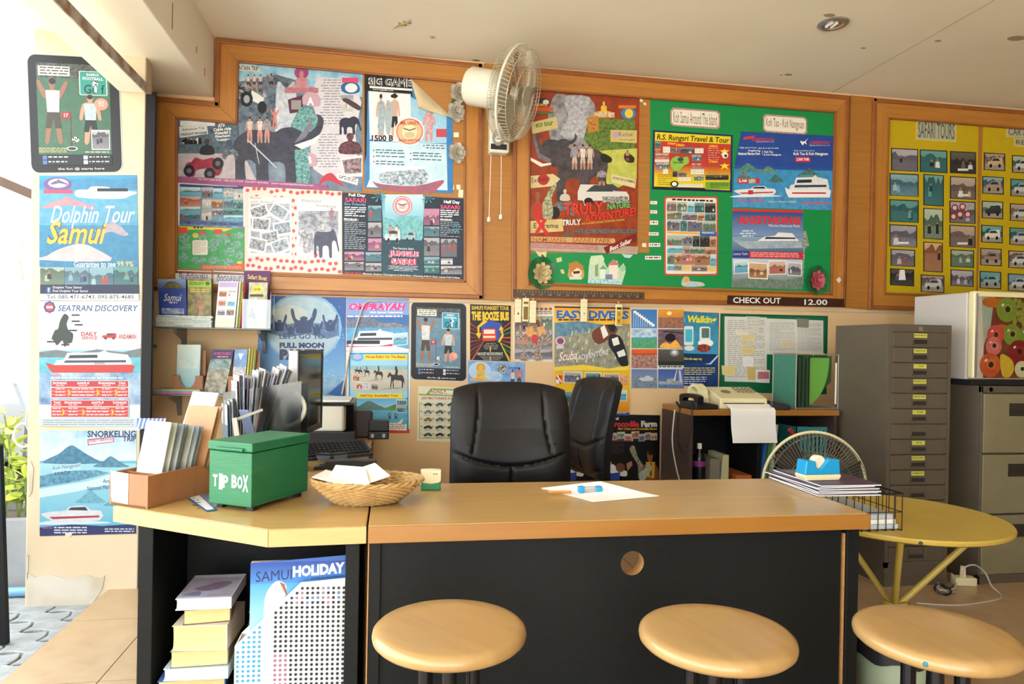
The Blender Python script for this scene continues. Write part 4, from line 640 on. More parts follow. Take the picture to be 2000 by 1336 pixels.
for i, (x, y, n, w_, h_) in enumerate(((1269, 392, '1 hour', 15, 7), (1269, 410, '2 hours', 15, 7), (1268, 430, 'Half day', 18, 9), (1266, 453, 'Around town', 21, 7), (1266, 474, 'Big Buddha tour', 24, 8), (1259, 499, 'Around the island', 33, 8))):
    s = S(WB, .002); s.base([(x, y), (x+w_, y+1), (x+w_, y+1+h_), (x, y+h_)], '9c6878'); s.rect(x+1, y+1, x+w_-1, y+h_, 'eceae4'); s.lines(x+3, y+3, x+w_-3, y+h_-1, 1, '4c4040', .6, seg=4); s.build('label_strip', None, ('topmost', 'second', 'third', 'fourth', 'fifth', 'lowest and longest')[i]+' small white caption strip on the green board', 'label', 'caption strips on the green board')
# paper cut-outs along the bottom of the green board
s = S(WB, .002); s.base(crv([(1111, 542), (1110, 530), (1114, 516), (1124, 511), (1134, 516), (1140, 528), (1138, 544)]), 'c08a50', 'd8a868', (30, .2)); s.ell(1126, 533, 10, 9, 'f0d8b8'); s.poly([(1119, 530), (1133, 529), (1132, 534), (1120, 535)], '382c28'); s.poly([(1110, 515), (1126, 510), (1140, 520), (1138, 530), (1128, 522), (1114, 534)], 'b87c40'); s.rect(1112, 541, 1136, 546, 'c8dcd0'); s.build('paper_cutout', None, 'paper cut-out of a brown haired girl head with sunglasses', 'sticker', 'cut-outs on the green board')
s = S(WB, .002); s.base([(1148, 552), (1150, 520), (1154, 500), (1176, 498), (1180, 512), (1186, 524), (1196, 508), (1206, 510), (1208, 524), (1218, 514), (1222, 530), (1214, 556), (1148, 553)], 'a8d0b0', 'd0e0c0', (40, .2)); s.rect(1162, 504, 1168, 540, '8c9c70'); s.ell(1160, 510, 9, 9, 'b8d8a8', 'd8e4c8', 10); s.ell(1172, 506, 8, 7, 'b8d8a8', 'd8e4c8', 10); s.rect(1172, 524, 1182, 544, 'dce8dc'); s.rect(1190, 516, 1206, 544, 'e8dcd4'); s.poly([(1186, 518), (1198, 506), (1210, 518)], 'c87878'); s.poly([(1170, 526), (1178, 518), (1186, 526)], '6aa878'); s.rect(1182, 536, 1196, 546, '7880a8'); s.ell(1216, 524, 6, 7, '98c8a0', n=10); s.rect(1148, 545, 1214, 553, '78b8d0', 'd0e8f0', (90, .05), sl=.04); s.build('paper_cutout', None, 'paper cut-out of a tree, cottage and fence', 'sticker', 'cut-outs on the green board')
s = S(WB, .002); s.base(crv([(1331, 556), (1334, 543), (1342, 540), (1346, 548), (1358, 550), (1372, 552), (1376, 558), (1360, 560), (1340, 560)]), 'e8cca8', '94b8d8', (40, .1)); s.ell(1341, 546, 6, 6, 'd8a85c', n=10); s.poly([(1346, 551), (1362, 552), (1360, 559), (1344, 558)], 'a8c8e0'); s.build('paper_cutout', None, 'paper cut-out of a reclining child below the photo collage', 'sticker', 'cut-outs on the green board')
s = S(WB, .0022); s.base([(1214, 496), (1236, 498), (1230, 504), (1220, 503)], 'b8d8e0'); s.build('paper_cutout', None, 'pale blue paper scrap below the red safari poster ribbon', 'sticker', 'cut-outs on the green board')
for i, pts in enumerate(([(1045, 490), (1058, 492), (1064, 504), (1052, 500)], [(1056, 492), (1068, 490), (1066, 504), (1058, 500)], [(1086, 505), (1096, 502), (1098, 510), (1088, 513)], [(1094, 527), (1100, 526), (1103, 534), (1097, 535)], [(1250, 192), (1256, 196), (1254, 200), (1249, 198)], [(1256, 200), (1262, 201), (1262, 206), (1257, 205)], [(1254, 475), (1262, 475), (1262, 483), (1254, 482)], [(1633, 546), (1639, 541), (1643, 547), (1638, 553)], [(886, 259), (896, 259), (896, 268), (886, 268)], [(879, 361), (886, 361), (887, 371), (880, 371)], [(891, 361), (899, 361), (899, 371), (892, 370)], [(896, 371), (905, 371), (904, 386), (895, 385)])):
    s = S(wm(DW-.03) if i == 7 else WB, .002); s.base(pts, ('d8c890', 'e8e2cc')[i > 3]); s.build('paper_scrap', None, ('curled yellow paper scrap at the top left of the lower green strip', 'yellow paper scrap overlapping another beside the red poster', 'yellow paper scrap right of the lotus flower', 'small white paper scrap beside the girl cut-out', 'tiny white scrap at top between red poster and green sheet', 'tiny paler scrap next to the top tiny scrap', 'cream paper square left of the fifth caption strip', 'white diamond shaped scrap on the right frame of the green board', 'square cream tape between the silver roses', 'left of two cream tape squares beside the big game poster', 'right of two cream tape squares beside the big game poster', 'tall cream tape above the jungle safari corner')[i], 'paper scrap', 'paper scraps on the boards')
# metal ruler strip and check out sign
s = S(wm(DW-.036), .004); s.base([(1002, 565), (1258, 571), (1258, 585), (1002, 581)], '4a3626', '5c4430', (20, .2))
for i in range(40): s.rect(1010+i*6, 567+i*.15, 1010.8+i*6, 571+i*.15, '8ca08c')
for i in range(14): s.text(str(15+i), 1020+i*17, 573+i*.35, 1026+i*17, 577+i*.35, '94a494')
s.ell(1250, 579, 2, 2, '181410', n=8); s.build('ruler', None, 'dark brown wooden ruler fixed along the board bottom', 'ruler')
s = S(wm(DW-.036), .006); s.base([(1421, 577), (1648, 584), (1647, 600), (1420, 594)], '33180e', '44241a', (20, .2)); s.text('CHECK OUT', 1431, 580.5, 1524, 592, 'f0ece6', .02, sl=.015); s.text('12.00', 1570, 584.5, 1615, 595.5, 'f0ece6', .02, sl=.015); s.build('wall_sign', None, 'dark brown sign with white CHECK OUT 12.00 lettering', 'sign')
# ------------------------------------------------------------------ yellow sheets
def rows(title, q0, pts, label, ph, plab):
    s = S(WB); s.base(pts, 'c9b01a', 'bfa616', (20, .2)); s.build('backing_sheet', None, label, 'backing', 'yellow sheets')
    for t_, x0, y0, x1, y1 in title: 
        s = S(WB, .002); s.base([(x0, y0), (x1, y0+5), (x1-1, y1+5), (x0-1, y1)], 'd8c860'); s.poly([(x0+2, y0+2), (x1-2, y0+7), (x1-3, y1+3), (x0+1, y1-2)], 'b4b8a0'); s.text(t_, x0+4, y0+5, x1-4, y1-4, '5c5c50', .01, sl=.06); s.build('heading_plate', None, 'grey heading plate reading '+t_+' on yellow sheet', 'sign')
    for i, (x0, y0, x1, y1, k, kind) in enumerate(ph):
        s = S(WB, .002); s.base([(x0, y0), (x1, y0+2.5), (x1, y1+2.5), (x0, y1)], '1c2424'); s.photo(x0+2, y0+2, x1-2, y1-1, k, sl=.05)
        w_ = x1-x0; h_ = y1-y0
        if kind == 'jeep': s.poly([(x0+2, y1-h_*.35), (x1-2, y1-h_*.3), (x1-2, y1), (x0+2, y1-1)], 'b0a898', '8c8478', (30, .2)); car(s, x0+w_*.16, y0+h_*.25, x1-w_*.12, y1-h_*.12, ('c8b088', 'a89484', '30383c', 'dcdcd0', '9c8474', '8cacb0')[i//2 % 6] if i % 2 == 0 else 'c8ccc8', JEEP)
        elif kind == 'fall': s.poly([(x0+w_*.4, y0+3), (x0+w_*.6, y0+3), (x0+w_*.65, y1-h_*.3), (x0+w_*.35, y1-h_*.3)], 'e8e8ea')
        elif kind == 'rings':
            for u, v in ((.2, .3), (.5, .25), (.4, .6), (.7, .6), (.15, .7)): s.ell(x0+w_*u, y0+h_*v+1, w_*.13, h_*.17, '9c3a3c', n=12); s.ell(x0+w_*u, y0+h_*v+1, w_*.08, h_*.1, 'd8c8bc', n=10)
        elif kind == 'cap': s.rect(x0+w_*.3, y1-h_*.2, x0+w_*.7, y1-h_*.1, 'e4e4e0')
        s.build('photo_print', None, plab[i], 'photo', 'photos on the yellow sheets')
ph = [(1740, 289, 1793, 333, 'mono', ''), (1796, 292, 1850, 336, 'teal', ''), (1855, 295, 1906, 338, 'dark', 'cap'), (1737, 338, 1794, 382, 'blue', ''), (1803, 340, 1843, 401, 'teal', ''), (1855, 344, 1906, 388, 'sepia', 'cap'), (1737, 389, 1794, 433, 'teal', ''), (1803, 406, 1842, 466, 'jungle', ''), (1854, 392, 1905, 435, 'mono', 'rings'), (1737, 438, 1791, 481, 'mono', 'cap'), (1854, 439, 1905, 482, 'sepia', 'cap'), (1739, 486, 1787, 519, 'mono', ''), (1803, 472, 1841, 530, 'warm', ''), (1856, 487, 1902, 521, 'jungle', ''), (1738, 524, 1785, 557, 'dark', 'fall'), (1798, 536, 1844, 570, 'sepia', 'jeep'), (1856, 526, 1901, 558, 'mono', '')]
rows([('SAFARI TOURS', 1789, 233, 1868, 273)], None, [(1737, 230), (1911, 243), (1906, 575), (1730, 571)], 'yellow sheet of safari tour photos in the right board', ph,
     ['woodland clearing photo at the top left of the safari sheet', 'green tinted portrait photo at the top middle of the safari sheet', 'dark vehicle photo at the top right of the safari sheet', 'forest cable photo, second in the left column of the safari sheet', 'tall green photo of riders, second in the middle column', 'sepia hillside photo, second in the right column of the safari sheet', 'teal jungle photo, third in the left column of the safari sheet', 'tall rock and trees photo, third in the middle column', 'photo of red and white plates, third in the right column', 'grey truck photo with caption, fourth in the left column', 'sepia group photo with caption, fourth in the right column', 'small group photo, fifth in the left column of the safari sheet', 'tall brown photo of seated people, fourth in the middle column', 'green group photo, fifth in the right column of the safari sheet', 'small waterfall photo at the bottom left of the safari sheet', 'white jeep photo at the bottom middle of the safari sheet', 'grey group photo at the bottom right of the safari sheet'])
ph = []; lb = []
for i in range(6):
    y0 = (298, 344, 392, 439, 484, 529)[i]; x = (1921, 1918, 1917, 1916, 1914, 1913)[i]
    for j in range(2): ph.append((x+j*55, y0+j*5, x+j*55+42, y0+j*5+34, ('sepia', 'blue', 'jungle', 'teal', 'sepia', 'teal')[(i+j*2) % 6], 'jeep')); lb.append('jeep photo '+('with a tan jeep', 'with a dusty brown jeep', 'with a black jeep', 'with a cream jeep', 'with a dull brown jeep', 'with a pale blue jeep')[i]+' in the near column of the rental sheet' if j == 0 else ('top', 'second', 'third', 'fourth', 'fifth', 'lowest')[i]+' jeep photo in the outer column of the rental sheet')
rows([('CAR & MOTOR', 1965, 245, 2060, 268), ('RENTAL', 1980, 268, 2050, 286)], None, [(1920, 243), (2145, 262), (2130, 587), (1910, 576)], 'yellow sheet of rental jeep photos at the right edge', ph, lb)
# ------------------------------------------------------------------ posters on the plaster below the boards
LW = 'posters on the lower wall'
s = S(W); s.base([(530, 578), (676, 581), (674, 778), (500, 776), (505, 640), (530, 620)], '1c4c94', '2a62ac', (8, .25)); s.grad(505, 640, 674, 776, '2a6cb8', '8cc0e0'); s.ell(592, 640, 76, 68, '7cb0d4'); s.ell(592, 640, 71, 63.5, 'b8ccd4', '8fb0c4', 40, (14, .2)); s.shape([(0, .3), (.3, .1), (.6, 0), (1, .3), (.9, .7), (.6, 1), (.2, .8)], 530, 596, 600, 640, 'd8dccc', 'a8bcc0', (12, .2))
s.poly([(521, 640), (535, 628), (560, 634), (590, 628), (625, 632), (662, 622), (662, 655), (640, 662), (600, 652), (560, 660), (523, 650)], '3c5c8c', '6888b0', (30, .2))
for x0, y0, x1, y1 in ((565, 602, 622, 650), (530, 614, 562, 646), (606, 626, 632, 652), (628, 614, 662, 646), (556, 630, 580, 652)): s.shape([(.05, .1), (.1, 0), (.16, .1), (.22, .4), (.36, .5), (.38, .38), (.5, .33), (.62, .38), (.62, .5), (.74, .4), (.82, .1), (.88, 0), (.95, .1), (.9, .4), (.76, .75), (.74, 1), (.26, 1), (.24, .75), (.1, .4)], x0, y0, x1, y1, '2c4470')
s.text("LET'S GO TO", 546, 652, 633, 662, '30406c', .02); s.text('FULL MOON', 546, 669, 633, 680, '26305c', .06); s.text('PARTY', 546, 682, 634, 703, '3a2a50', .08)
s.poly([(505, 745), (540, 735), (600, 740), (674, 734), (674, 778), (500, 776)], 'a8c8dc', '4c80b0', (14, .2)); speed(s, 520, 738, 600, 772); s.poly([(640, 770), (674, 740), (674, 776)], '2c5c9c'); q_ = random.Random(3)
for i in range(26): x, y = q_.uniform(600, 672), q_.uniform(584, 745); s.ell(x, y, .8, .8, 'e8f4fc', n=6)
s.build('poster', None, 'blue full moon party poster with dancing figures in front of a moon', 'poster', LW)
s = S(W); s.base([(677, 582), (799, 585), (799, 687), (677, 684)], '3c78c0', '2c5ca0', (14, .2)); s.rect(677, 583, 799, 615, '8c90cc', '68a8dc', (10, .25)); s.text('OMPRAYAH', 680, 592, 789, 606, 'e0388c', .06, it=.25, o='f0e4f0', ow=.04); s.text('High Speed Catamaran', 722, 608, 787, 613, 'f2f4f8', .03); s.lines(678, 616, 786, 620, 1, 'f0ece8', .8, seg=9); s.poly([(677, 624), (720, 618), (748, 630), (730, 642), (677, 640)], '46506c', '7c8ca4', (40, .15)); s.poly([(728, 645), (745, 632), (770, 630), (799, 638), (799, 650)], '6c5c6c', '94a0a0', (40, .15)); s.grad(677, 640, 799, 686, '2f74bc', '3c98d0', '6cc0e4', np=(20, .2))
ferry(s, 678, 642, 776, 682, 'f4f4f8'); s.poly([(677, 676), (740, 676), (775, 670), (770, 682), (677, 686)], 'c83060'); s.rect(677, 665, 742, 672, '20283c'); s.poly([(677, 678), (770, 676), (799, 682), (799, 687), (677, 685)], 'e8f0f6'); s.photo(767, 652, 796, 676, 'sea', 'eef0f2', sl=-.1); s.build('poster', None, 'high speed catamaran poster with pink lettering above the horse riding poster', 'poster', LW)
s = S(W, .002); s.base([(677, 686), (801, 688), (800, 846), (678, 842)], 'e8f0f4'); s.rect(678, 838, 800, 846, 'd84838'); s.rect(681, 689, 798, 839, '2f98c8'); s.rect(684, 692, 796, 838, '8cc8e4', 'a8d8ec', (8, .3)); s.ell(698, 698, 12, 8, '50b0dc'); s.ell(698, 697, 9, 5, 'b8b0dc'); s.rect(712, 692, 795, 703, 'f0d830'); s.text('Horse Riding On The Beach', 715, 694, 792, 701, 'b83420', .03)
s.rect(684, 714, 796, 726, '78a8b8', 'a8ccd4', (20, .2)); s.rect(684, 722, 796, 764, 'cfc8b8', 'b8ae9c', (10, .2))
for x0, y0, x1, y1 in ((692, 716, 702, 731), (700, 716, 708, 732), (710, 715, 722, 735), (730, 714, 748, 742), (757, 714, 790, 758)): s.shape(HRS, x0, y0, x1, y1, '2a2624'); s.poly([(x0, y1), (x1, y1-1), (x1-12, y1+1), (x0-14, y1+2)], '8c8478')
for x, y, k in ((689, 730, 'warm'), (695, 746, 'mix'), (708, 747, 'white'), (725, 747, 'sepia')): s.photo(x, y, x+14, y+14, k, 'ece8e0', sl=.08)
s.rect(696, 768, 786, 778, 'f0d830'); s.text('Half Day Snorkeling Tour', 704, 770, 778, 776, 'b83420', .03); s.grad(684, 779, 796, 802, '58b0e0', 'a8d8ec'); s.shape(ISL, 682, 782, 762, 803, '4c6c68', '6c8c7c', (30, .2)); s.poly([(745, 800), (775, 788), (796, 776), (796, 804), (745, 804)], '48743c', '78a050', (40, .2)); s.grad(684, 801, 796, 838, '3c9ccc', '2c74ac', '78c4dc', np=(25, .2)); s.photo(774, 780, 795, 792, 'blue', 'e8e8e8'); s.photo(774, 794, 793, 806, 'blue', 'e8e8e8'); person(s, 756, 806, 766, 818, '404048', '303848', '303848'); person(s, 768, 806, 778, 818, '404048', '303848', '303848'); s.poly([(750, 826), (776, 826), (788, 817), (784, 828), (794, 828), (794, 841), (750, 839)], 'ece8d8'); s.lines(754, 828, 790, 839, 3, '6a6058', .4, seg=5)
s.build('poster', None, 'horse riding and snorkeling poster with yellow captions beside the printer', 'poster', LW)
golf(warp(W, [(802, 588), (912, 592), (912, 746), (801, 742)], 190, 262), 190, 262, ('45708a', '7fa0b4', '5c6870', '2a98b8'), 'blue tinted football golf poster shaped like a tablet, on the lower wall', 1)
s = S(W); s.base([(918, 594), (998, 597), (997, 706), (918, 703)], '141414'); s.text("SAMUI'S FUNKIEST TOUR", 921, 597, 994, 605, 'd8b83c', .03, sl=.015); s.text('THE BOOZE BUS', 921, 608, 994, 626, 'e8c02c', .06, sl=.01)
for i in range(8): s.poly([(958, 660), (918, 630+i*9), (918, 633+i*9)], ('a82c2c', '6c2020')[i % 2]); s.poly([(958, 660), (997, 628+i*10), (997, 631+i*10)], ('b83030', '8c9030', '2c7038', 'c84c30')[i % 4])
s.shape([(0, .2), (.4, 0), (1, .15), (.95, .8), (.8, 1), (.15, 1)], 938, 625, 980, 668, '2a4ca0', k=0); s.poly([(946, 665), (975, 665), (994, 705), (920, 703)], '181816'); s.poly([(944, 666), (946, 665), (924, 703), (920, 703)], 'c05040'); s.poly([(974, 665), (976, 665), (997, 705), (993, 705)], 'c8b83c')
s.poly(rrect(942, 642, 969, 666, 5), 'd83c28'); s.rect(945, 644, 966, 652, 'e8d8c8'); s.rect(944, 656, 967, 660, 'f0d8b0'); s.poly([(946, 624), (952, 628), (936, 640), (936, 650), (940, 650), (936, 662), (929, 652), (933, 650), (932, 638)], 'e8b820'); s.poly([(978, 636), (984, 644), (981, 644), (984, 656), (976, 668), (972, 668), (980, 654), (977, 645), (974, 645)], 'e8b820')
s.rect(956.5, 676, 958.5, 687, 'e8c02c'); s.rect(956.5, 697, 958.5, 704, 'e8c02c'); s.lines(944, 670, 974, 684, 4, '9c9c94', .4, left=False, seg=3); s.text("SAMUI'S BEST NIGHTLIFE EXPERIENCE", 932, 688, 982, 694, 'd8d8cc', .02); s.lines(930, 696, 990, 704, 4, '9c9c94', .4, left=False, seg=6); s.build('poster', None, 'black party bus poster with red bus and yellow lettering', 'poster', LW)
s = S(W); s.base([(1003, 597), (1081, 600), (1080, 707), (1003, 704)], 'e4e0d4'); s.rect(1005, 599, 1079, 611, 'c8d0b0'); s.lines(1046, 601, 1078, 607, 1, 'b83c30', .8, seg=4); s.lines(1046, 608, 1078, 615, 2, '504838', .4, seg=5); s.rect(1004, 600, 1012, 615, 'c83048'); s.rect(1005, 618, 1079, 702, 'b0a898', '5c5450', (20, .15))
for x, y, w_, h_, k in ((1006, 620, 26, 26, 'sepia'), (1034, 618, 22, 20, 'warm'), (1058, 620, 20, 22, 'jungle'), (1008, 648, 24, 24, 'mix'), (1050, 645, 28, 32, 'mono'), (1006, 682, 72, 20, 'mono')): s.photo(x, y, x+w_, y+h_, k)
for x, y in ((1026, 640), (1034, 650), (1048, 640)): s.poly([(x, y), (x+14, y-3), (x+18, y+14), (x+4, y+18)], 'd07c3c', 'e8c080', (120, .05))
for x, y in ((1060, 660), (1016, 650), (1070, 656), (1050, 668), (1024, 690), (1052, 690)): s.shape(BUST, x-8, y-10, x+8, y+14, 'c8b4a4', '4c4444', (60, .1))
s.ell(1044, 662, 7, 9, 'c84040'); s.build('poster', None, 'busy photo collage poster of smiling people right of the party bus poster', 'poster', LW)
s = S(W, .0016); s.base([(914, 704), (1026, 708), (1025, 756), (914, 752)], '3c78c8', 'a8ccec', (9, .2)); s.ell(937, 724, 22, 18, 'b8d4ec'); s.ell(939, 718, 9, 9, 'd8a83c'); s.shape(BUD, 918, 712, 960, 744, 'd89c34', 'f0d070', (40, .15)); s.ell(980, 720, 9, 9, '202824', 'd8dcc8', 14, (120, .05)); s.text('SPORT', 992, 717, 1014, 721, '2c4484', .03); s.ell(966, 736, 16, 11, '7cb0e0', 'd8e8f4', 16, (20, .2)); person(s, 992, 722, 1010, 756, 'c08870', 'e8ecec', '3c4450', True); person(s, 1004, 718, 1024, 756, 'b07858', 'c83c38', '3c4450'); s.build('poster', None, 'light blue sport poster with golden statue, top edge above the black chair', 'poster', LW)
s = S(W); s.base([(817, 754), (882, 757), (950, 760), (950, 866), (814, 861)], 'e6e2c4'); s.poly([(818, 772), (940, 776), (940, 773), (895, 771), (888, 760), (842, 758), (832, 770), (818, 769)], '8ca850'); s.poly([(838, 770), (844, 761), (886, 763), (892, 772)], 'ece8d0'); s.text('NONG P.', 842, 761, 872, 768, 'b03828', .02, sl=.02); s.text('JEEP MOTORBIKE FOR RENT', 823, 775, 905, 781, 'b05048', .02, sl=.02); s.lines(834, 769, 880, 771, 1, '808058', seg=6); s.rect(819, 785, 820, 856, '8ca850'); s.rect(819, 855, 945, 856, '8ca850')
for i in range(5):
    for j in range(4):
        x = 827+j*23; y = 786+i*14.5
        car(s, x, y, x+17, y+8, (('3c3c40', '6c7478', '484c50'), ('8ca4b4', '6c7c88', '9cacb4'), ('a88c3c', '687c88', 'b89c4c'), ('2c2c30', '3c4448', '404040'), ('50545c', '2c2c30', '505050'))[i][j % 3], CAR if i < 3 else ATV); s.lines(x-6, y+2, x-2, y+5, 1, '605c48', seg=1); s.lines(x+2, y+10, x+12, y+12, 1, '807c64', seg=2)
s.build('poster', None, 'cream car and motorbike rental chart partly behind the black chair', 'poster', LW)
s = S(W); s.base([(1083, 598), (1231, 602), (1229, 810), (1084, 806)], 'f0c020'); s.grad(1083, 598, 1230, 628, 'e89c2c', 'f0b838', sl=.02); s.rect(1083, 598, 1230, 601, '3c3020', sl=.02); s.text('EASY DIVERS', 1087, 606, 1228, 622, '2c68b8', .05, sl=.01, o='f0d870', ow=.04); s.lines(1090, 623, 1205, 627, 1, '503c28', .8, seg=12)
s.poly([(1083, 630), (1130, 627), (1180, 634), (1230, 632), (1229, 712), (1190, 720), (1140, 712), (1083, 717)], '6c7468', 'b4ae94', (22, .15)); s.poly([(1083, 630), (1130, 627), (1180, 634), (1140, 650), (1083, 660)], '3c6c94', '7ca0a8', (25, .15)); q_ = random.Random(4)
for i in range(70):
    x = q_.uniform(1110, 1225); y = q_.uniform(650, 712); s.poly([(x, y), (x+2, y-9), (x+4, y-9), (x+3.5, y)], q_.choice(('c8c0a4', 'a8a890', 'd8d0b8', '8c9484')))
s.shape([(0, .4), (.3, .1), (.6, 0), (1, .2), (.8, .6), (.3, 1), (.05, .8)], 1156, 634, 1206, 672, '704030'); s.poly([(1172, 640), (1180, 635), (1188, 654), (1178, 662)], 'eceae4'); s.poly([(1184, 634), (1204, 634), (1200, 648), (1192, 648)], '20242a'); s.shape([(.1, 0), (.6, .05), (.9, .5), (1, 1), (.6, .95), (.3, .6), (0, .3)], 1188, 654, 1226, 716, '20242a'); s.poly([(1194, 662), (1206, 658), (1210, 672), (1198, 676)], 'eceae4'); s.poly([(1204, 688), (1218, 682), (1222, 694), (1208, 698)], 'eceae4')
s.ell(1094, 666, 9, 9, 'd8dce4'); s.ell(1094, 666, 7, 7, 'c04858'); s.rect(1088, 664, 1100, 668, '3c50a0'); s.rect(1086, 675, 1101, 681, 'c8ccd0'); s.text('Scuba', 1090, 688, 1126, 706, 'f0ece4', .02, sl=-.12, it=.2, o='a83c34', ow=.03); s.text('ADVENTURE', 1128, 694, 1188, 704, 'ecece8', .02, sl=-.2, o='48505c', ow=.03)
s.poly([(1083, 717), (1140, 713), (1190, 720), (1229, 714), (1229, 724), (1083, 724)], 'f4d84c'); s.grad(1084, 770, 1229, 803, 'f0b828', 'e88c28'); s.rect(1086, 733, 1097, 749, 'd83838'); s.poly([(1086, 733), (1089, 733), (1097, 745), (1097, 749)], 'f4f4f4'); s.rect(1086, 741, 1092, 749, 'f0f0ee'); s.rect(1212, 733, 1224, 752, 'd86038', 'e8c8b0', (80, .05))
for x, y, x1, y1, k in ((1100, 725, 1136, 748, 'mono'), (1142, 727, 1174, 749, 'teal'), (1178, 729, 1210, 752, 'sepia'), (1104, 764, 1116, 788, 'teal'), (1118, 760, 1152, 783, 'jungle'), (1157, 764, 1188, 786, 'blue'), (1193, 761, 1224, 783, 'sea')): s.photo(x, y, x1, y1, k, 'ece8dc', sl=.02)
s.text('Branches      and  Samui', 1116, 797, 1195, 801, 'f4e8c8', .01); s.rect(1084, 804, 1229, 810, '2c4c94', sl=.01); s.lines(1090, 806, 1222, 809, 1, 'c8d4e8', seg=10); s.build('poster', None, 'yellow scuba diving poster with striped clownfish and anemone', 'poster', LW)
s = S(W); s.base([(1232, 603), (1335, 605), (1333, 758), (1231, 756)], 'dcdcd8')
for i, (k, a, b) in enumerate((('flags', '3c78bc', '4c8cc8'), ('sun', 'e89c34', 'a86c50'), ('seagreen', '5cb0b8', '3c8c74'), ('fire', '50405c', '2c2420'), ('red', 'c8502c', '7c3c2c'), ('moon', '5c5c58', '2c2c28'), ('boat', '6880b0', '94a0b0'), ('ship', '3c5ca8', '6c84b4'))):
    x = 1233+(i % 2)*52; y = 604+(i//2)*39; x1 = x+50; y1 = y+37; s.grad(x, y, x1, y1, a, b, sl=.01)
    if k == 'flags':
        for j in range(9): s.rect(x+4+j*4.4, y+3+j*3.2, x+10+j*4.4, y+8+j*3.2, 'f0f2f6'); s.rect(x+4+j*4.4, y+6+j*3, x+4.8+j*4.4, y1-2, 'd8e0e8')
    elif k == 'sun': s.rect(x, y+16, x1, y1, '6c5058', 'b88058', (40, .15)); s.ell(x+22, y+8, 5, 4, 'f8e8a0', n=10)
    elif k == 'seagreen': s.rect(x, y, x1, y+16, '5c9ccc', 'e4ecf0', (25, .12)); s.rect(x, y+22, x1, y1, '3c8c60', '6cb890', (40, .15))
    elif k == 'fire': s.rect(x, y, x1, y1, '4c3c50', '86707c', (40, .15)); s.poly(crv([(x+4, y1-1), (x+14, y1-12), (x+24, y1-8), (x+34, y1-16), (x+44, y1-4), (x+46, y1-1)]), 'f0902c', 'f8d860', (60, .12)); s.shape([(.1, .2), (.5, 0), (.9, .2), (1, .7), (.7, 1), (.3, 1), (0, .7)], x+14, y+8, x+34, y+24, '1c181c'); s.rect(x+10, y+3, x1, y+5, '1c181c', sl=.1)
    elif k == 'red': s.rect(x, y+11, x1, y1, '5c2c28', 'd8a89c', (45, .15)); s.rect(x, y, x1, y+8, 'e8702c', 'd84c24', (15, .2))
    elif k == 'moon': s.ell(x+32, y+7, 9, 7, '8c8c88', n=14); s.ell(x+32, y+6, 5, 4, 'dcdcd8', n=12); s.rect(x, y+24, x1, y+32, '1c201c', '343830', (50, .2)); s.rect(x, y+32, x1, y1, 'e4e4e0'); s.lines(x+2, y+33, x1-2, y1-1, 1, '30302c', .8, seg=7)
    elif k == 'boat': s.rect(x, y+14, x1, y1, '5c6c88', '94a4b4', (35, .15)); s.shape(SPD, x+14, y+12, x+42, y+24, 'c8d0d4')
    elif k == 'ship': s.shape([(0, .6), (.3, .65), (.35, .45), (.6, .4), (.7, .65), (1, .5), (.9, 1), (.1, 1)], x+2, y+8, x+48, y1-4, 'c8ccd0', '6c7888', (50, .15)); s.poly([(x+30, y+22), (x+36, y+1), (x+37, y+1), (x+33, y+24)], 'dcdcdc'); s.poly([(x+40, y+2), (x+44, y+2), (x+47, y+26), (x+42, y+24)], 'c8ccd4'); s.rect(x, y1-7, x1, y1, '3c60a0', '7c98c0', (40, .15))
s.build('poster', None, 'poster of eight landscape pictures in two columns', 'poster', LW)
s = S(W, .002); s.base([(1335, 608), (1404, 612), (1402, 757), (1333, 753)], '14325c'); s.grad(1335, 609, 1403, 690, '16305c', '2888b8', '48a8c8', np=(10, .3), sl=.03); s.text('a', 1335, 621, 1339, 630, '48a8d8', .04); s.text('Walking', 1340, 616, 1397, 634, 'e8d828', .04, it=.15, sl=.03)
s.poly(rrect(1336, 637, 1354, 674, 3), 'dce4e4'); s.poly(rrect(1338, 643, 1352, 668, 2), '48b8d0'); s.poly(rrect(1366, 638, 1387, 668, 4), 'dce8e8'); s.poly(rrect(1370, 641, 1385, 660, 2), '3c5c5c', '6c8884', (60, .1)); s.ell(1378, 670, 15, 8, 'f0f0ee'); s.ell(1374, 680, 14, 8, '2c2424', 'b84c40', 14, (40, .1)); s.ell(1346, 680, 10, 5, 'd8dcd8'); s.text('Dive the easy way', 1336, 698, 1371, 704, 'd8d040', .03, sl=.02)
s.poly([(1335, 712), (1360, 708), (1385, 712), (1402, 694), (1402, 757), (1333, 753)], '12285c', '1c4884', (20, .2)); s.poly([(1376, 711), (1386, 709), (1402, 692), (1402, 697), (1388, 712)], 'a8d0ec'); s.lines(1336, 718, 1396, 734, 4, 'd8cc70', .4, seg=6); s.lines(1336, 736, 1380, 752, 4, 'd8dce4', .4, seg=5); s.build('poster', None, 'dark blue sea walking poster with diving helmets', 'poster', LW)
s = S(W); s.base([(1407, 612), (1617, 617), (1614, 770), (1404, 766)], '10583c'); s.rect(1411, 616, 1612, 766, '0c6a44', sl=.02); s.build('pin_board', None, 'small green pin board with papers above the fax machine', 'notice board')
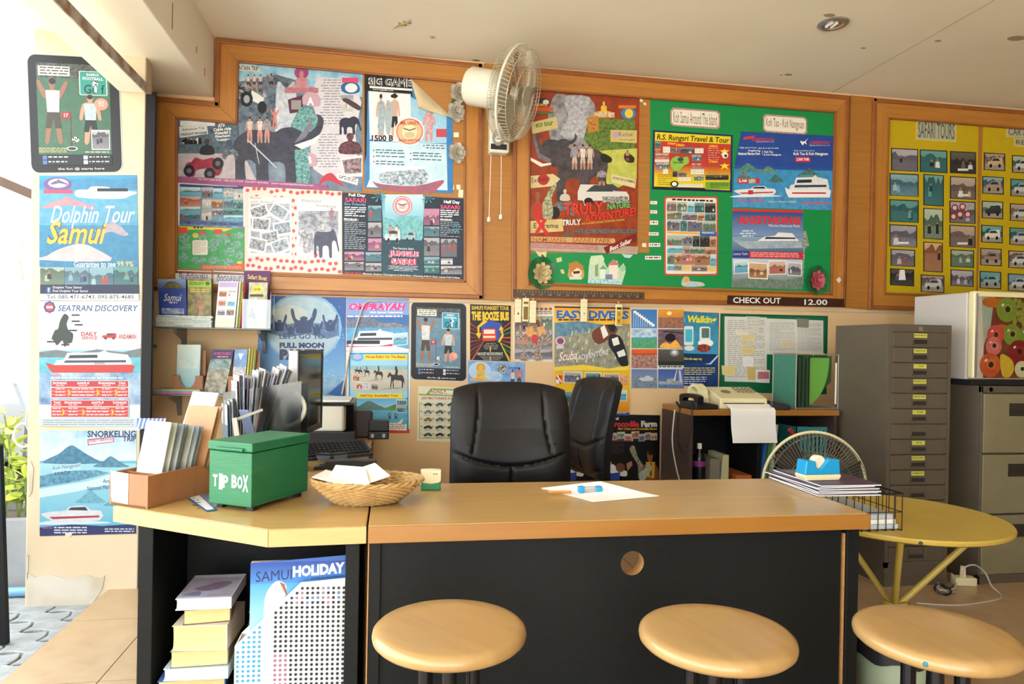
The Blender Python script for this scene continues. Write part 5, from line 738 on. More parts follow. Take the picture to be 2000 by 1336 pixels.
for i, (x0, y0, x1, y1, n) in enumerate(((1415, 618, 1497, 745, 15), (1497, 622, 1555, 692, 12), (1552, 624, 1607, 692, 12))):
    s = S(W, .004+i*.001); s.base([(x0, y0), (x1, y0+2), (x1, y1+2), (x0, y1)], 'dcdcd4', 'cfcfc8', (12, .2)); s.lines(x0+5, y0+8, x1-4, y1-6, n*2, '8c9094', .3, seg=7); s.build('paper_sheet', None, ('largest white list sheet at the left of the pin board', 'white list sheet in the middle of the pin board', 'white list sheet at the right of the pin board')[i], 'paper', 'sheets on the pin board')
for i, (x0, y0, x1, y1, c_) in enumerate(((1446, 652, 1474, 668, 'dccf9c'), (1446, 675, 1472, 693, 'd8c894'), (1450, 697, 1470, 717, 'e4e4ea'), (1409, 714, 1435, 733, 'dccc88'), (1459, 716, 1474, 742, 'c8b068'), (1522, 662, 1550, 681, 'd8d0b4'), (1436, 645, 1460, 655, 'e0dcc8'), (1456, 618, 1482, 650, 'cfcfc8'), (1555, 622, 1578, 640, '7c8078'), (1476, 722, 1502, 748, 'e6e2dc'))):
    s = S(W, .008+.0005*i); s.base([(x0, y0), (x1, y0+1), (x1-1, y1), (x0+1, y1-1)], c_)
    if i == 9: s.rect(x0+2, y0+4, x1-2, y1-8, 'a85c68', 'c88890', (40, .15))
    else: s.lines(x0+3, y0+3, x1-3, y1-3, 4, '9c9478', .15, seg=3)
    s.build('paper_note', None, ('yellow sticky note high on the large list sheet', 'yellow sticky note in the middle of the large list sheet', 'white note with blue border on the list sheet', 'yellow sticky note at the left edge of the pin board', 'narrow ochre note hanging low on the list sheet', 'pale sticky note on the middle list sheet', 'small pale note at upper left of the pin board', 'grey tape strip at the top of the pin board', 'dark grey tag at the top right of the pin board', 'small photo card with pink picture beside the file rack')[i], 'note', 'notes on the pin board')
def croc(x0, lab):
    s = S(W, .002 if x0 > 1150 else .001); x1 = x0+104; s.base([(x0, 809), (x1, 811), (x1-2, 940), (x0-1, 940)], '0f0e0f'); X = lambda u: x0+u
    s.text('Samui', X(4), 814, X(23), 820, 'ecebe6', .03); s.text('Crocodile', X(4), 822, X(63), 834, 'd03038', .04); s.text('Farm', X(67), 822, X(98), 834, 'd8d8d4', .05, o='50504c', ow=.03); s.text('King Cobra and Crocodile Shows', X(22), 835, X(98), 841, 'e0a82c', .03)
    for u, v, w_, k in ((4, 845, 15, 'sepia'), (20, 844, 15, 'jungle'), (34, 847, 17, 'mix'), (48, 843, 15, 'warm'), (62, 848, 12, 'mono'), (74, 845, 12, 'sepia'), (86, 846, 12, 'warm')): s.photo(X(u), v, X(u+w_), v+14, k, 'd8d4cc', sl=(-.05, .04, -.06)[u % 3])
    s.lines(X(4), 866, X(34), 887, 8, '4c4a48', .3, seg=4); s.rect(X(4), 860, X(48), 862, '8c2c30'); s.shape([(0, .5), (.3, .3), (.6, .6), (1, .7), (1, 1), (.6, .95), (.2, .8)], X(0), 896, X(38), 930, 'dcdcda'); s.ell(X(26), 913, 9, 9, '6c4838'); s.poly([(X(38), 905), (X(48), 900), (X(50), 908), (X(40), 920)], 'b07858'); s.poly([(X(4), 925), (X(26), 922), (X(24), 940), (X(4), 940)], '2c4494')
    s.shape([(0, .1), (.25, 0), (.45, .35), (.75, .6), (.9, .95), (.5, 1), (.45, .6), (.2, .35)], X(44), 870, X(80), 935, '5c6050', 'a8a88c', (50, .12)); s.shape(BUST, X(68), 880, X(100), 940, '7c4c34', '94603f', (40, .2)); s.poly([(X(76), 902), (X(94), 902), (X(92), 934), (X(76), 930)], 'd8a82c'); s.rect(X(84), 904, X(87), 930, '3c3428'); s.ell(X(86), 884, 6, 5, '20140f', n=10); s.poly([(X(62), 925), (X(84), 905), (X(88), 915), (X(72), 940), (X(64), 940)], 'c8ccb8', '8c9484', (50, .12)); s.build('poster', None, lab, 'poster', 'crocodile farm posters')
croc(1100, 'black crocodile farm poster half hidden behind the second chair'); croc(1185, 'black crocodile farm poster fully in view left of the phone shelf')
# ================================================================== furniture
mat('laminate', 'bb9a62', .28, c2='ab8850', scale=2.2, stretch=(1, 10, 6), con=.3, coat=.15)
mat('edge_band', '9a6a2c', .35, c2='8c5d24', scale=3, stretch=(1, 6, 10), con=.3)
mat('pine_edge', 'cdaa70', .4, c2='bb955a', scale=3, stretch=(2, 2, 14), con=.3)
mat('black_board', '101213', .55, c2='161918', scale=60, con=.3, spec=.2)
mat('chipboard', 'b98a55', .8, c2='a5763f', scale=60, con=.2)
mat('seat_wood', 'b0905f', .3, c2='9e7c4b', scale=3, stretch=(9, 1, 1), con=.3, coat=.25, bump=.02, bscale=20)
mat('black_gloss', '141318', .25, .2)
mat('leather', '100f10', .42, c2='171516', scale=20, bump=.15, bscale=350, spec=.3)
mat('cab_grey', '5c5345', .5, c2='544c41', scale=8, con=.3, bump=.02, bscale=120)
mat('cab_cream', '7f785c', .5, c2='756e53', scale=8)
mat('dark_slot', '2b2520', .6)
mat('steel', 'a5a49a', .35, .7)
mat('yellow_paint', 'bfa650', .4, c2='b2983f', scale=7, con=.25)
mat('white_plastic', 'e4e1d6', .4)
mat('cream_plastic', 'd9d0a6', .45)
mat('grey_plastic', '8d8f8e', .45)
mat('dark_plastic', '201f22', .4)
mat('brown_panel', '3a2c28', .5)
mat('green_paint', '14613c', .4, c2='1a6f46', scale=12, stretch=(1, 1, 6), con=.3, bump=.08, bscale=40)
mat('wicker', 'bd9a62', .7, c2='96713c', scale=25, con=.25)
mat('white_paper', 'ecebe6', .6)
mat('page_edge', 'd8c18a', .8, c2='c7ac70', scale=30, stretch=(1, 1, 14), con=.25)
mat('box_wood', '9a6741', .5, c2='8c5a36', scale=4, stretch=(8, 8, 1), con=.3)
mat('cardboard', 'c29a6e', .8)
mat('blue_plastic', '1c8fc4', .35)
mat('green_plastic', '0f7a47', .4)
mat('wire_black', '1a1a1a', .4, .5)
mat('silver', 'b5b2ab', .3, .8)
mat('red_plastic', 'b8322c', .4)
mat('rubber_grey', 'b9b5ab', .5)
clear('acrylic', (.93, .95, .95), .1, .08); clear('smoked', (.42, .44, .45), .06, .2); clear('glass', (.85, .93, .9), .14, .02)
# ---- desk
t = thing('office_desk', 'wide light wood office desk with black front panel and round cable hole', 'desk', (-.057, 1.92, 0))
G().box(0, 1.501, .0, .56, .735, .757).box(0, 1.501, .004, .56, .711, .735).build('worktop', 'laminate', t, bevel=.003)
G().box(0, 1.503, -.006, .0, .71, .7555).build('edge_strip', 'edge_band', t, bevel=.002)
G().box(1.501, 1.505, .0, .56, .71, .7555).build('edge_strip', 'edge_band', t, bevel=.001)
hc = PY(1235, 1100, 1.95); hx_, hz_ = hc.x+.057, hc.z; hr = .0355
def holed(x0, x1, z0, z1, y0, y1, cx, cz, r, n=40):
    g = G(); an = sorted([2*math.pi*i/n for i in range(n)]+[math.atan2(z-cz, x-cx) % (2*math.pi) for x in (x0, x1) for z in (z0, z1)])
    def outp(a):
        dx, dz = math.cos(a), math.sin(a); k = min([q for q in (((x1 if dx > 0 else x0)-cx)/dx if abs(dx) > 1e-9 else 9, ((z1 if dz > 0 else z0)-cz)/dz if abs(dz) > 1e-9 else 9)]); return cx+dx*k, cz+dz*k
    m = len(an); vs = []
    for y in (y0, y1):
        vs += [(cx+r*math.cos(a), y, cz+r*math.sin(a)) for a in an]; vs += [(outp(a)[0], y, outp(a)[1]) for a in an]
    fs = []
    for i in range(m):
        j = (i+1) % m; fs += [(i, j, m+j, m+i), (2*m+i, 3*m+i, 3*m+j, 2*m+j), (m+i, m+j, 3*m+j, 3*m+i)]
    return g.add(vs, fs)
holed(.035, 1.43, 0.02, .709, .03, .055, hx_, hz_, hr).build('front_panel', 'black_board', t)
g = G(); n = 40
g.add([(hx_+hr*math.cos(2*math.pi*i/n), y, hz_+hr*math.sin(2*math.pi*i/n)) for y in (.0305, .075) for i in range(n)], [(i, (i+1) % n, n+(i+1) % n, n+i) for i in range(n)]); g.build('hole_lining', 'chipboard', t, smooth=True)
G().box(.0, .035, .02, .54, 0, .71).build('side_panel', 'black_board', t, bevel=.002); G().box(1.445, 1.485, .02, .54, 0, .71).build('side_panel', 'black_board', t, bevel=.002)
G().box(.0, .003, .0185, .0205, 0, .705).build('worn_edge', 'chipboard', t); G().box(1.437, 1.443, .028, .04, 0, .69).build('worn_edge', 'chipboard', t)
# ---- corner counter
t = thing('corner_counter', 'angled corner counter with pine edge and open black shelf underneath', 'counter', (0, 0, 0))
TP = [(-.062, 1.92), (-.312, 1.91), (-.80, 2.225), (-.825, 2.36), (-.825, 2.74), (-.062, 2.74)]
G().prism(TP, .712, .757).build('worktop', 'laminate', t, bevel=.003)
for a, b in ((0, 1), (1, 2), (2, 3)):
    p, q = V((*TP[a], 0)), V((*TP[b], 0)); d = (q-p).normalized(); nn = V((-d.y, d.x, 0)) if False else V((d.y*-1, d.x, 0)); nn = -nn if nn.y > 0 else nn
    P4 = [p, q, q+nn*.004, p+nn*.004]; G().prism([(v.x, v.y) for v in P4], .711, .7555).build('edge_strip', 'pine_edge', t)
G().box(-.118, -.08, 1.965, 2.6, 0, .712).build('side_panel', 'black_board', t, bevel=.002); G().box(-.715, -.675, 2.17, 2.7, 0, .712).build('side_panel', 'black_board', t, bevel=.002)
G().box(-.675, -.118, 2.52, 2.54, 0, .712).build('back_panel', 'black_board', t); G().prism([(-.675, 2.2), (-.118, 1.99), (-.118, 2.52), (-.675, 2.52)], .2, .225).build('shelf', 'black_board', t)
# ---- desk along the pillar side
t = thing('office_desk', 'light wood desk running to the wall under the monitor and printer', 'desk', (0, 0, 0))
G().box(-.86, -.105, 2.78, 4.26, .695, .725).build('worktop', 'laminate', t, bevel=.003); G().box(-.84, -.8, 2.8, 4.24, 0, .695).build('side_panel', 'brown_panel', t); G().box(-.135, -.105, 2.8, 2.84, 0, .695).build('leg_panel', 'box_wood', t); G().box(-.135, -.105, 4.18, 4.24, 0, .695).build('leg_panel', 'box_wood', t)
dr = G().box(-.12, -.085, 2.9, 3.3, .56, .69).build('drawer', 'box_wood', t, bevel=.003); G().tube([(-.085, 3.0, .64), (-.06, 3.0, .63), (-.06, 3.2, .63), (-.085, 3.2, .64)], .005).build('handle', 'steel', dr)
G().box(-.135, -.125, 2.84, 4.18, .3, .56).build('side_board', 'brown_panel', t)
# ---- stools
def stool(loc, label, rz):
    t = thing('bar_stool', label, 'stool', loc, rz, 'bar stools in front of the desk')
    z = .63; T_ = .037; pr = [(.001, z-T_), (.12, z-T_), (.15, z-T_), (.162, z-T_+.004), (.169, z-T_+.011), (.1705, z-T_/2), (.169, z-.010), (.163, z-.004), (.152, z-.0008), (.12, z), (.001, z)]
    G().lathe(pr, 64, cap=False).build('seat', 'seat_wood', t, smooth=True)
    G().lathe([(.001, z-T_-.02), (.075, z-T_-.02), (.085, z-T_-.001), (.001, z-T_-.001)], 32, cap=False).build('flange', 'black_gloss', t)
    for i in range(4):
        a = math.pi/4+i*math.pi/2; x, y = .052*math.cos(a), .052*math.sin(a); G().cyl((x, y, .03), (x, y, z-T_-.015), .016, n=16).build('tube', 'black_gloss', t, smooth=True)
    G().lathe([(.001, 0), (.16, 0), (.165, .012), (.15, .03), (.06, .04), (.001, .04)], 40, cap=False).build('base', 'black_gloss', t, smooth=True)
    return t
S1 = stool((.136, 1.55, 0), 'round wooden bar stool in front of the desk left of the cable hole', .7)
dup(S1, (.72, 1.45, 0), .25, 'round wooden bar stool standing between the other two stools'); o = dup(S1, (1.215, 1.385, .0), .1, 'round wooden bar stool with small teal stain, beside the yellow table')
p = V((1.215-.135, 1.385-.103, .612)); G().lathe([(.006, 0), (.004, .0015), (.0001, .002)], 8, AX(p-V((1.215, 1.385, 0)), (-.8, -.6, .1))).build('stain', mat('teal_stain', '1f6f78', .5), o)
# ---- filing cabinets
t = thing('filing_cabinet', 'tall grey steel cabinet with fifteen small drawers and yellow labels', 'cabinet', (2.598, 3.324, 0)); CW, CDp, CH = .377, .456, 1.40
G().box(0, CW, .012, CDp, 0, CH).build('body', 'cab_grey', t, bevel=.003); G().box(0, .022, 0, .012, .1, CH).box(CW-.022, CW, 0, .012, .1, CH).box(.022, CW-.022, 0, .012, CH-.04, CH).box(0, CW, 0, .012, 0, .13).build('front_frame', 'cab_grey', t)
G().box(CW/2-.012, CW/2+.012, -.002, 0, CH-.034, CH-.012).build('badge', 'steel', t)
LB = ['MULTIPURPOSE', 'ARRIVAL', 'TOUR', 'REGISTRATION', 'DEPARTURE', 'FORM', '', 'S.S.', 'CAR FOR RENT', 'ACCOMMODATION', '', '', '', '', '']
dh_ = (CH-.04-.13)/15
for i in range(15):
    z1 = CH-.042-i*dh_; z0 = z1-dh_+.004
    d = G().box(.024, CW-.024, -.003, .01, z0, z1-.001).build('drawer', 'cab_grey', t, bevel=.002); cx = CW/2-.004
    G().box(cx-.046, cx-.042, -.009, -.003, z0+.012, z1-.008).box(cx+.042, cx+.046, -.009, -.003, z0+.012, z1-.008).box(cx-.046, cx+.046, -.009, -.003, z0+.012, z0+.016).box(cx-.046, cx+.046, -.011, -.003, z0+.037, z0+.042).build('handle', 'cab_grey', d)
    G().box(cx-.042, cx+.042, -.0035, -.003, z0+.016, z0+.037).build('handle_recess', 'dark_slot', d)
    if LB[i]:
        m = lambda x, y, h=0, z1=z1: V((cx+x, -.004-h, z1-.006-y)); s = S(m, .001); s.base([(-.04, 0), (.04, 0), (.04, .023), (-.04, .023)], 'c9cc5c'); s.text(LB[i], -.034 if len(LB[i]) > 5 else -.012, .006, .034 if len(LB[i]) > 5 else .022, .014, '2c2c14', .02); s.build('label_card', d)
t = thing('filing_cabinet', 'grey steel cabinet with large cream drawers under the small fridge', 'cabinet', (3.145, 3.30, 0)); CH = 1.075
G().box(0, .47, .02, .6, 0, CH).box(.0, .47, .0, .02, 0, .05).box(0, .012, 0, .02, 0, CH).box(.458, .47, 0, .02, 0, CH).box(0, .47, 0, .02, CH-.035, CH).build('body', 'cab_grey', t, bevel=.002); G().lathe([(.012, 0), (.01, -.006), (.0001, -.007)], 16, TM((.06, 0, CH-.018), math.pi/2)).build('lock', 'steel', t)
for i in range(3):
    z1 = CH-.042-i*.33; d = G().box(.014, .456, -.006, .018, z1-.32, z1).build('drawer', 'cab_cream', t, bevel=.003)
    G().box(.17, .31, -.0075, -.005, z1-.12, z1-.05).build('handle_recess', 'dark_slot', d); G().box(.17, .31, -.014, -.006, z1-.098, z1-.09).build('handle', 'dark_slot', d, bevel=.001)
# ---- small fridge
FX, FY, FZ = 3.12, 3.33, 1.078
t = thing('mini_fridge', 'small white fridge with fruit printed door on the cream cabinet', 'fridge', (FX, FY, FZ))
G().box(0, .48, .05, .45, .028, .51).build('body', mat('fridge_side', 'b9b6b3', .35), t, bevel=.008); G().box(0, .48, .02, .44, 0, .028).build('base_tray', 'dark_plastic', t); d = G().box(0, .48, .0, .048, .035, .515).build('door', 'cream_plastic', t, bevel=.012, seg=3)
S.k = .6; m = lambda x, y, h=0: V((x, -.0005-h, .515-y)); s = S(m, .001); s.base([(.012, .03), (.475, .03), (.475, .475), (.012, .475)], '5a2c20', '8a4a2c', (9, .15)); s.rect(.012, .03, .06, .475, 'c4bca4', 'dcd8cc', (20, .2))
s.poly([(.04, .03), (.12, .03), (.1, .2), (.06, .3)], 'b8b4a0', '8cac9c', (20, .2)); q_ = random.Random(21)
def apple(x, y, r, c, c2): r *= 1.2; s.ell(x, y, r, r*1.02, c, c2, 20, (14, .25)); s.ell(x+r*.1, y-r*.1, r*.42, r*.4, c2); s.ell(x+r*.08, y-r*.05, r*.26, r*.26, '3a2a18'); s.ell(x-r*.4, y-r*.4, r*.16, r*.1, 'e8e4d0', n=8, rot=-.7)
for x, y in ((.1, .06), (.16, .065), (.42, .2), (.38, .25), (.17, .21), (.3, .25)): s.ell(x, y, .055, .03, 'c8782c', 'a85820', 14, (20, .2))
for i in range(26): s.ell(.27+q_.uniform(-.03, .04), .07+q_.uniform(-.03, .12), .013, .014, 'a8a848', '6c7828', 9, (40, .2))
for x, y, r, c, k in ((.2, .1, .055, '6c8428', '8ca03c'), (.235, .235, .048, '6c8428', '8ca03c'), (.335, .24, .05, '64802c', '84983c'), (.28, .33, .055, '6c1418', '9c2c28'), (.39, .11, .06, 'a82820', 'c8543c'), (.13, .24, .045, 'b83028', 'd86050'), (.12, .3, .042, 'c04848', 'e09080'), (.1, .405, .055, 'b42c20', 'd8783c'), (.36, .415, .04, 'a81c20', 'd04038'), (.4, .35, .055, 'b42c28', 'd86048'), (.42, .425, .038, 'b42c28', 'd86048'), (.3, .425, .038, 'c8c490', 'e0dcb0')): apple(x, y, r, c, k)
s.poly(crv([(.165, .345), (.2, .35), (.24, .38), (.25, .43), (.22, .47), (.18, .465), (.165, .42), (.16, .38)]), 'c8a020', 'dcc040', (14, .2)); s.build('fruit_print', d); S.k = .86
G().tube([(.012, -.002, .04), (.012, -.002, .5)], .006).build('door_trim', 'silver', d)
# ---- yellow table
t = thing('round_table', 'yellow painted round table with crossed tube legs', 'table', (1.945, 2.43, 0)); TZ = .62; r = .385
G().lathe([(.001, TZ-.022), (r-.012, TZ-.022), (r-.002, TZ-.016), (r, TZ-.006), (r-.004, TZ), (.001, TZ)], 64, cap=False).build('table_top', 'yellow_paint', t, smooth=True)
for a in (-.3, 1.9, -2.2):
    G().tube([(.335*math.cos(a), .335*math.sin(a), TZ-.02), (-.21*math.cos(a)*.0+.02*math.cos(a), .02*math.sin(a), .27), (-.2*math.cos(a), -.2*math.sin(a), .008)], .0125, 10).build('leg', 'yellow_paint', t, smooth=True)
G().lathe([(.045, .255), (.045, .285), (.03, .285), (.03, .255)], 20, cap=False).build('leg_ring', 'yellow_paint', t)
a = -2.05; G().cyl((r*math.cos(a)*.99, r*math.sin(a)*.99, TZ-.012), (r*math.cos(a)*1.005, r*math.sin(a)*1.005, TZ-.012), .007, n=10).build('screw', 'dark_slot', t)
# ---- waste bin
t = thing('waste_bin', 'pale waste bin with black liner under the yellow table', 'bin', (1.66, 2.08, 0))
G().lathe([(.09, 0), (.12, .30), (.124, .31), (.118, .31), (.088, .01)], 32, cap=False).build('body', mat('pale_green', '9fae93', .5), t, smooth=True)
g = G(); g.grid(lambda u, v: ((.126-.0*v)*math.cos(2*math.pi*u)*(1 if v < .5 else 1-.35*(v-.5)), .126*math.sin(2*math.pi*u)*(1 if v < .5 else 1-.35*(v-.5)), .25+.085*min(v*2, 1)-.12*max(0, v-.5)*2+.008*math.sin(u*40+v*5)), 48, 8); g.build('liner', 'dark_plastic', t, smooth=True)
# ---- office chairs
def office_chair(loc, rz, label):
    t = thing('office_chair', label, 'chair', loc, rz, 'office chairs')
    def groove(u, v):
        d = 9
        if v > .42: d = min(d, abs(u-(.17+.05*math.sin((v-.42)*4))), abs(u-(.83-.05*math.sin((v-.42)*4))))
        c = .44-.12*math.sin(math.pi*u); d = min(d, abs(v-c)*.8)
        if v < c: d = min(d, abs(u-.5))
        c2 = .14-.09*math.sin(math.pi*u); d = min(d, abs(v-c2)*.8)
        return -.011*math.exp(-(d/.013)**2)
    w = .25
    def fr(u, v):                                   # local: +y is the back side, front faces -y
        e = (1-abs(2*u-1)**6)*(1-abs(2*v-1)**8); tw = w*(1-.02*v-.04*max(0, v-.85)*8*(abs(2*u-1)))
        zz = .60+.495*v-(.03*abs(2*u-1)**3 if v > .5 else 0)*v
        bulge = .035*e+.02*math.sin(math.pi*min(1, v*1.6))*e-.035*(2*u-1)**2*-1
        return ((2*u-1)*tw, -.02-bulge-groove(u, v)*e+.06*(v-.3)*v*1.5, zz)
    G().solid(fr, 72, 72, lambda u, v: (0, .035+.045*(1-abs(2*u-1)**4)*(1-abs(2*v-1)**4), 0)).build('backrest', 'leather', t, smooth=True)
    def sf(u, v): e = (1-abs(2*u-1)**6)*(1-abs(2*v-1)**6); return ((2*u-1)*.26, -.5+.5*v, .43+.07*e-.008*math.exp(-((abs(2*u-1)-.6)/.05)**2))
    G().solid(sf, 36, 36, lambda u, v: (0, 0, -.06)).build('seat', 'leather', t, smooth=True)
    for q in (-1, 1):
        G().tube([(q*.27, -.1, .42), (q*.31, -.1, .5), (q*.32, -.12, .63), (q*.32, -.3, .63), (q*.3, -.33, .5), (q*.27, -.32, .42)], .018, 8).build('armrest', 'dark_plastic', t, smooth=True)
    G().cyl((0, -.22, .1), (0, -.22, .38), .03, n=16).build('gas_lift', 'dark_plastic', t)
    for i in range(5):
        a = i*2*math.pi/5+.3; x, y = .28*math.cos(a), -.22+.28*math.sin(a)
        l = G().tube([(0, -.22, .12), (x*.6, -.22+(y+.22)*.6, .1), (x, y, .075)], [.03, .024, .018], 8).build('leg', 'dark_plastic', t, smooth=True); G().cyl((x-.012, y, .03), (x+.012, y, .03), .03, n=16).build('caster', 'dark_plastic', l)
    return t
OC = office_chair((.485, 2.86, -.0), .0, 'black leather office chair facing the desk')
dup(OC, (1.0, 3.4, 0), -1.42, 'black office chair turned sideways in front of the crocodile posters')
# ---- phone shelf unit
zt = .907; ux0 = PY(1349, 800, 3.68).x; ux1 = PY(1640, 801, 3.68).x
t = thing('shelf_unit', 'dark open shelf unit with orange wood top beside the tall cabinet', 'shelf', (ux0, 3.68, 0)); UW = ux1-ux0
G().box(0, UW, 0, .42, zt-.034, zt).build('top', 'edge_band', t, bevel=.005); G().box(.0, .022, .012, .42, 0, zt-.034).build('side_panel', 'brown_panel', t); G().box(UW-.03, UW-.008, .012, .42, 0, zt-.034).build('side_panel', 'brown_panel', t); G().box(.42, .44, .03, .40, 0, zt-.034).build('divider', 'black_board', t); G().box(.022, UW-.03, .40, .42, 0, zt-.034).build('back_panel', 'black_board', t); G().box(.022, UW-.03, .03, .40, .42, .44).build('shelf', 'black_board', t); G().box(.022, UW-.03, .03, .40, .05, .07).build('shelf', 'black_board', t)
# ================================================================== things on the counters
CT = .7575
def local(M):                                      # flat print on a face: x right, y down, h outwards (face frame M: x right, z up, -y out)
    return lambda x, y, h=0: M @ V((x, -h, -y))
A60 = math.radians(60)
t = thing('tip_box', 'green painted wooden box with white TIP BOX brush lettering', 'box', (-.392, 2.095, CT), A60)
G().box(0, .262, 0, .155, .014, .17).build('body', 'green_paint', t, bevel=.003); l = G().box(-.003, .265, -.003, .158, .172, .199).build('lid', 'green_paint', t, bevel=.004); G().tube([(-.007, .025, .178), (-.007, .12, .178)], .005, 8).build('hinge_rod', 'green_paint', l)
for x in (.02, .225):
    for y in (.012, .123): G().box(x, x+.02, y, y+.02, 0, .014).build('foot', 'dark_plastic', t)
s = S(lambda x, y, h=0: V((-.0002-h, .155-x*.86, .17-y)), .0005)
for ch, x, y, w_, h_ in (('T', .018, .07, .02, .034), ('I', .045, .068, .014, .042), ('P', .06, .07, .024, .036), ('B', .098, .066, .022, .038), ('O', .122, .068, .022, .036), ('X', .144, .064, .024, .048)): s.text(ch, x, y, x+w_, y+h_, 'f0f2ee', .035)
s.text('-', .044, .066, .06, .07, 'f0f2ee', .03); s.text('-', .044, .108, .06, .112, 'f0f2ee', .03); s.build('lettering', t)
# brochure tray
t = thing('brochure_tray', 'brown wooden tray holding leaning brochures at the counter corner', 'tray', (-.693, 2.172, CT), A60)
G().prism([(0, 0), (.26, 0), (.26, .05), (.205, .095), (0, .095)], 0, .007, TM((0, .007, 0), math.pi/2)).build('side', 'box_wood', t); G().prism([(0, 0), (.26, 0), (.26, .05), (.205, .095), (0, .095)], 0, .007, TM((0, .15, 0), math.pi/2)).build('side', 'box_wood', t)
G().box(0, .007, .007, .143, 0, .095).build('end', 'box_wood', t); G().box(.05, .057, .007, .143, 0, .09).build('divider', 'box_wood', t); G().box(.253, .26, .007, .143, 0, .05).build('end', 'box_wood', t); G().box(0, .26, .007, .143, 0, .006).build('bottom', 'box_wood', t)
s = S(lambda x, y, h=0: V((-.0005-h, .15-x, .1-y)), .001); s.base([(.004, .0), (.075, .004), (.075, .094), (.012, .09)], 'e4ecf0'); s.rect(.008, .03, .06, .08, 'c8dce4', 'f0f4f6', (20, .2)); s.build('paper_tag', t, 'curled white paper taped to the tray end')
TR = TM((-.693, 2.172, CT), 0, 0, A60)
def leaf(M, w, h, th, lean, label, draw, cat='brochure', group=None, name='brochure', back='d8d8d4'):
    T_ = M @ Matrix.Rotation(-lean, 4, 'X'); s = S(lambda x, y, hh=0: T_ @ V((x, -hh, h-y)), th); s.base([(0, 0), (w, 0), (w, h), (0, h)], back); draw(s, w, h); s.h = 0; s.poly([(w, 0), (0, 0), (0, h), (w, h)], back); return s.build(name, None, label, cat, group)
def F(x, y, z, rz): return Matrix.Translation((x, y, z)) @ Matrix.Rotation(rz, 4, 'Z')
def pale(c, d, k): return lambda s, w, h: (s.grad(0, 0, w, h*.5, c, d), s.grad(0, h*.5, w, h, d, k), s.lines(w*.15, h*.35, w*.85, h*.6, 4, k, .3, seg=4))
for i in range(7):
    x = .066+i*.02; y = .135-(i % 3)*.004
    leaf(TR @ F(x, y, .008, -math.pi/2), .1, .235-.004*i, .0035, .22+.01*i, 'pale blue beach brochure at the front of the wooden tray' if i == 0 else 'thin brochure seen edge-on in the wooden tray, behind the pale blue one', pale(*(('dce8ee', 'f2f6f6', 'a8d4e4') if i == 0 else (('5c7480', '94a4a4', '3c4c54'), ('8c8c74', 'c8c8b8', '5c5c50'), ('707c84', 'b8c0c0', '485058'))[i % 3])), group='brochures in the wooden tray', back=('e8eef0', '7c8078', 'a89c84', '5c646c')[i % 4 if i else 0])
for i, x in enumerate((.208, .226)):
    o = leaf(TR @ F(x, .14, .008, -math.pi/2), .125, .275, .004, .3, 'brown cardboard sheet behind the brochures, '+('nearer' if i == 0 else 'farther')+' of two', lambda s, w, h: s.rect(0, 0, w, h, 'b98c62', 'a87c52', (9, .2)), 'cardboard', 'cardboard sheets in the tray', 'cardboard_sheet', 'a87c52')
leaf(F(-.745, 2.50, CT, -math.radians(34)), .12, .33, .006, .35, 'tall white card leaning behind the wooden tray', lambda s, w, h: s.grad(0, 0, w, h, 'f4f4f2', 'e0dccc'), 'card', None, 'display_card', 'dcd8cc')
t = thing('card_easel', 'grey plastic easel strut standing behind the tip box', 'easel', (-.5, 2.47, CT)); G().tube([(.04, -.1, 0.006), (-.02, .0, .23)], .011, 4).build('strut', 'rubber_grey', t); G().tube([(-.02, .0, .225), (.06, .05, .255)], .006, 4).build('arm', 'rubber_grey', t); G().tube([(-.02, .0, .225), (-.02, .12, .006)], .008, 4).build('strut', 'rubber_grey', t)
fc = leaf(Matrix.Translation((-.835, 2.5, .95)), .09, .035, .002, .1, 'blue and white striped flag card sticking out beside the black rail', lambda s, w, h: [s.poly([(w*i/7, h), (w*(i+.4)/7, h), (w*(i+1)/7, 0), (w*(i+.6)/7, 0)], 'c8d4ec') for i in range(7)], 'card', None, 'flag_card', '4c68a8')
G().tube([(-.75, 2.5, CT), (-.75, 2.503, .98)], .0025, 5).build('stick', 'white_plastic', fc)
leaf(F(-.50, 2.62, .87, -.3), .035, .16, .0015, -.5, 'blue handwritten slip sticking up behind the tip box', lambda s, w, h: s.lines(w*.2, h*.05, w*.8, h*.9, 9, '3c4c9c', .3, seg=2), 'card', None, 'paper_slip', '98a8d8')
# leaflet lying in front of the tray
s = S(lambda x, y, h=0: PZ(x, y, CT+.0004+h), .0012); s.base([(355, 966), (402, 961), (424, 996), (404, 999)], '2c68a4'); s.poly([(366, 969), (388, 966), (418, 994), (404, 996)], 'e4e8e4'); s.poly([(390, 966), (404, 964), (420, 990), (414, 991)], '48588c', '8c9cb4', (40, .15)); s.lines(376, 972, 392, 990, 4, '304c6c', .3, seg=2, sl=.6); s.build('leaflet', None, 'blue edged leaflet lying flat between tray and tip box', 'leaflet')
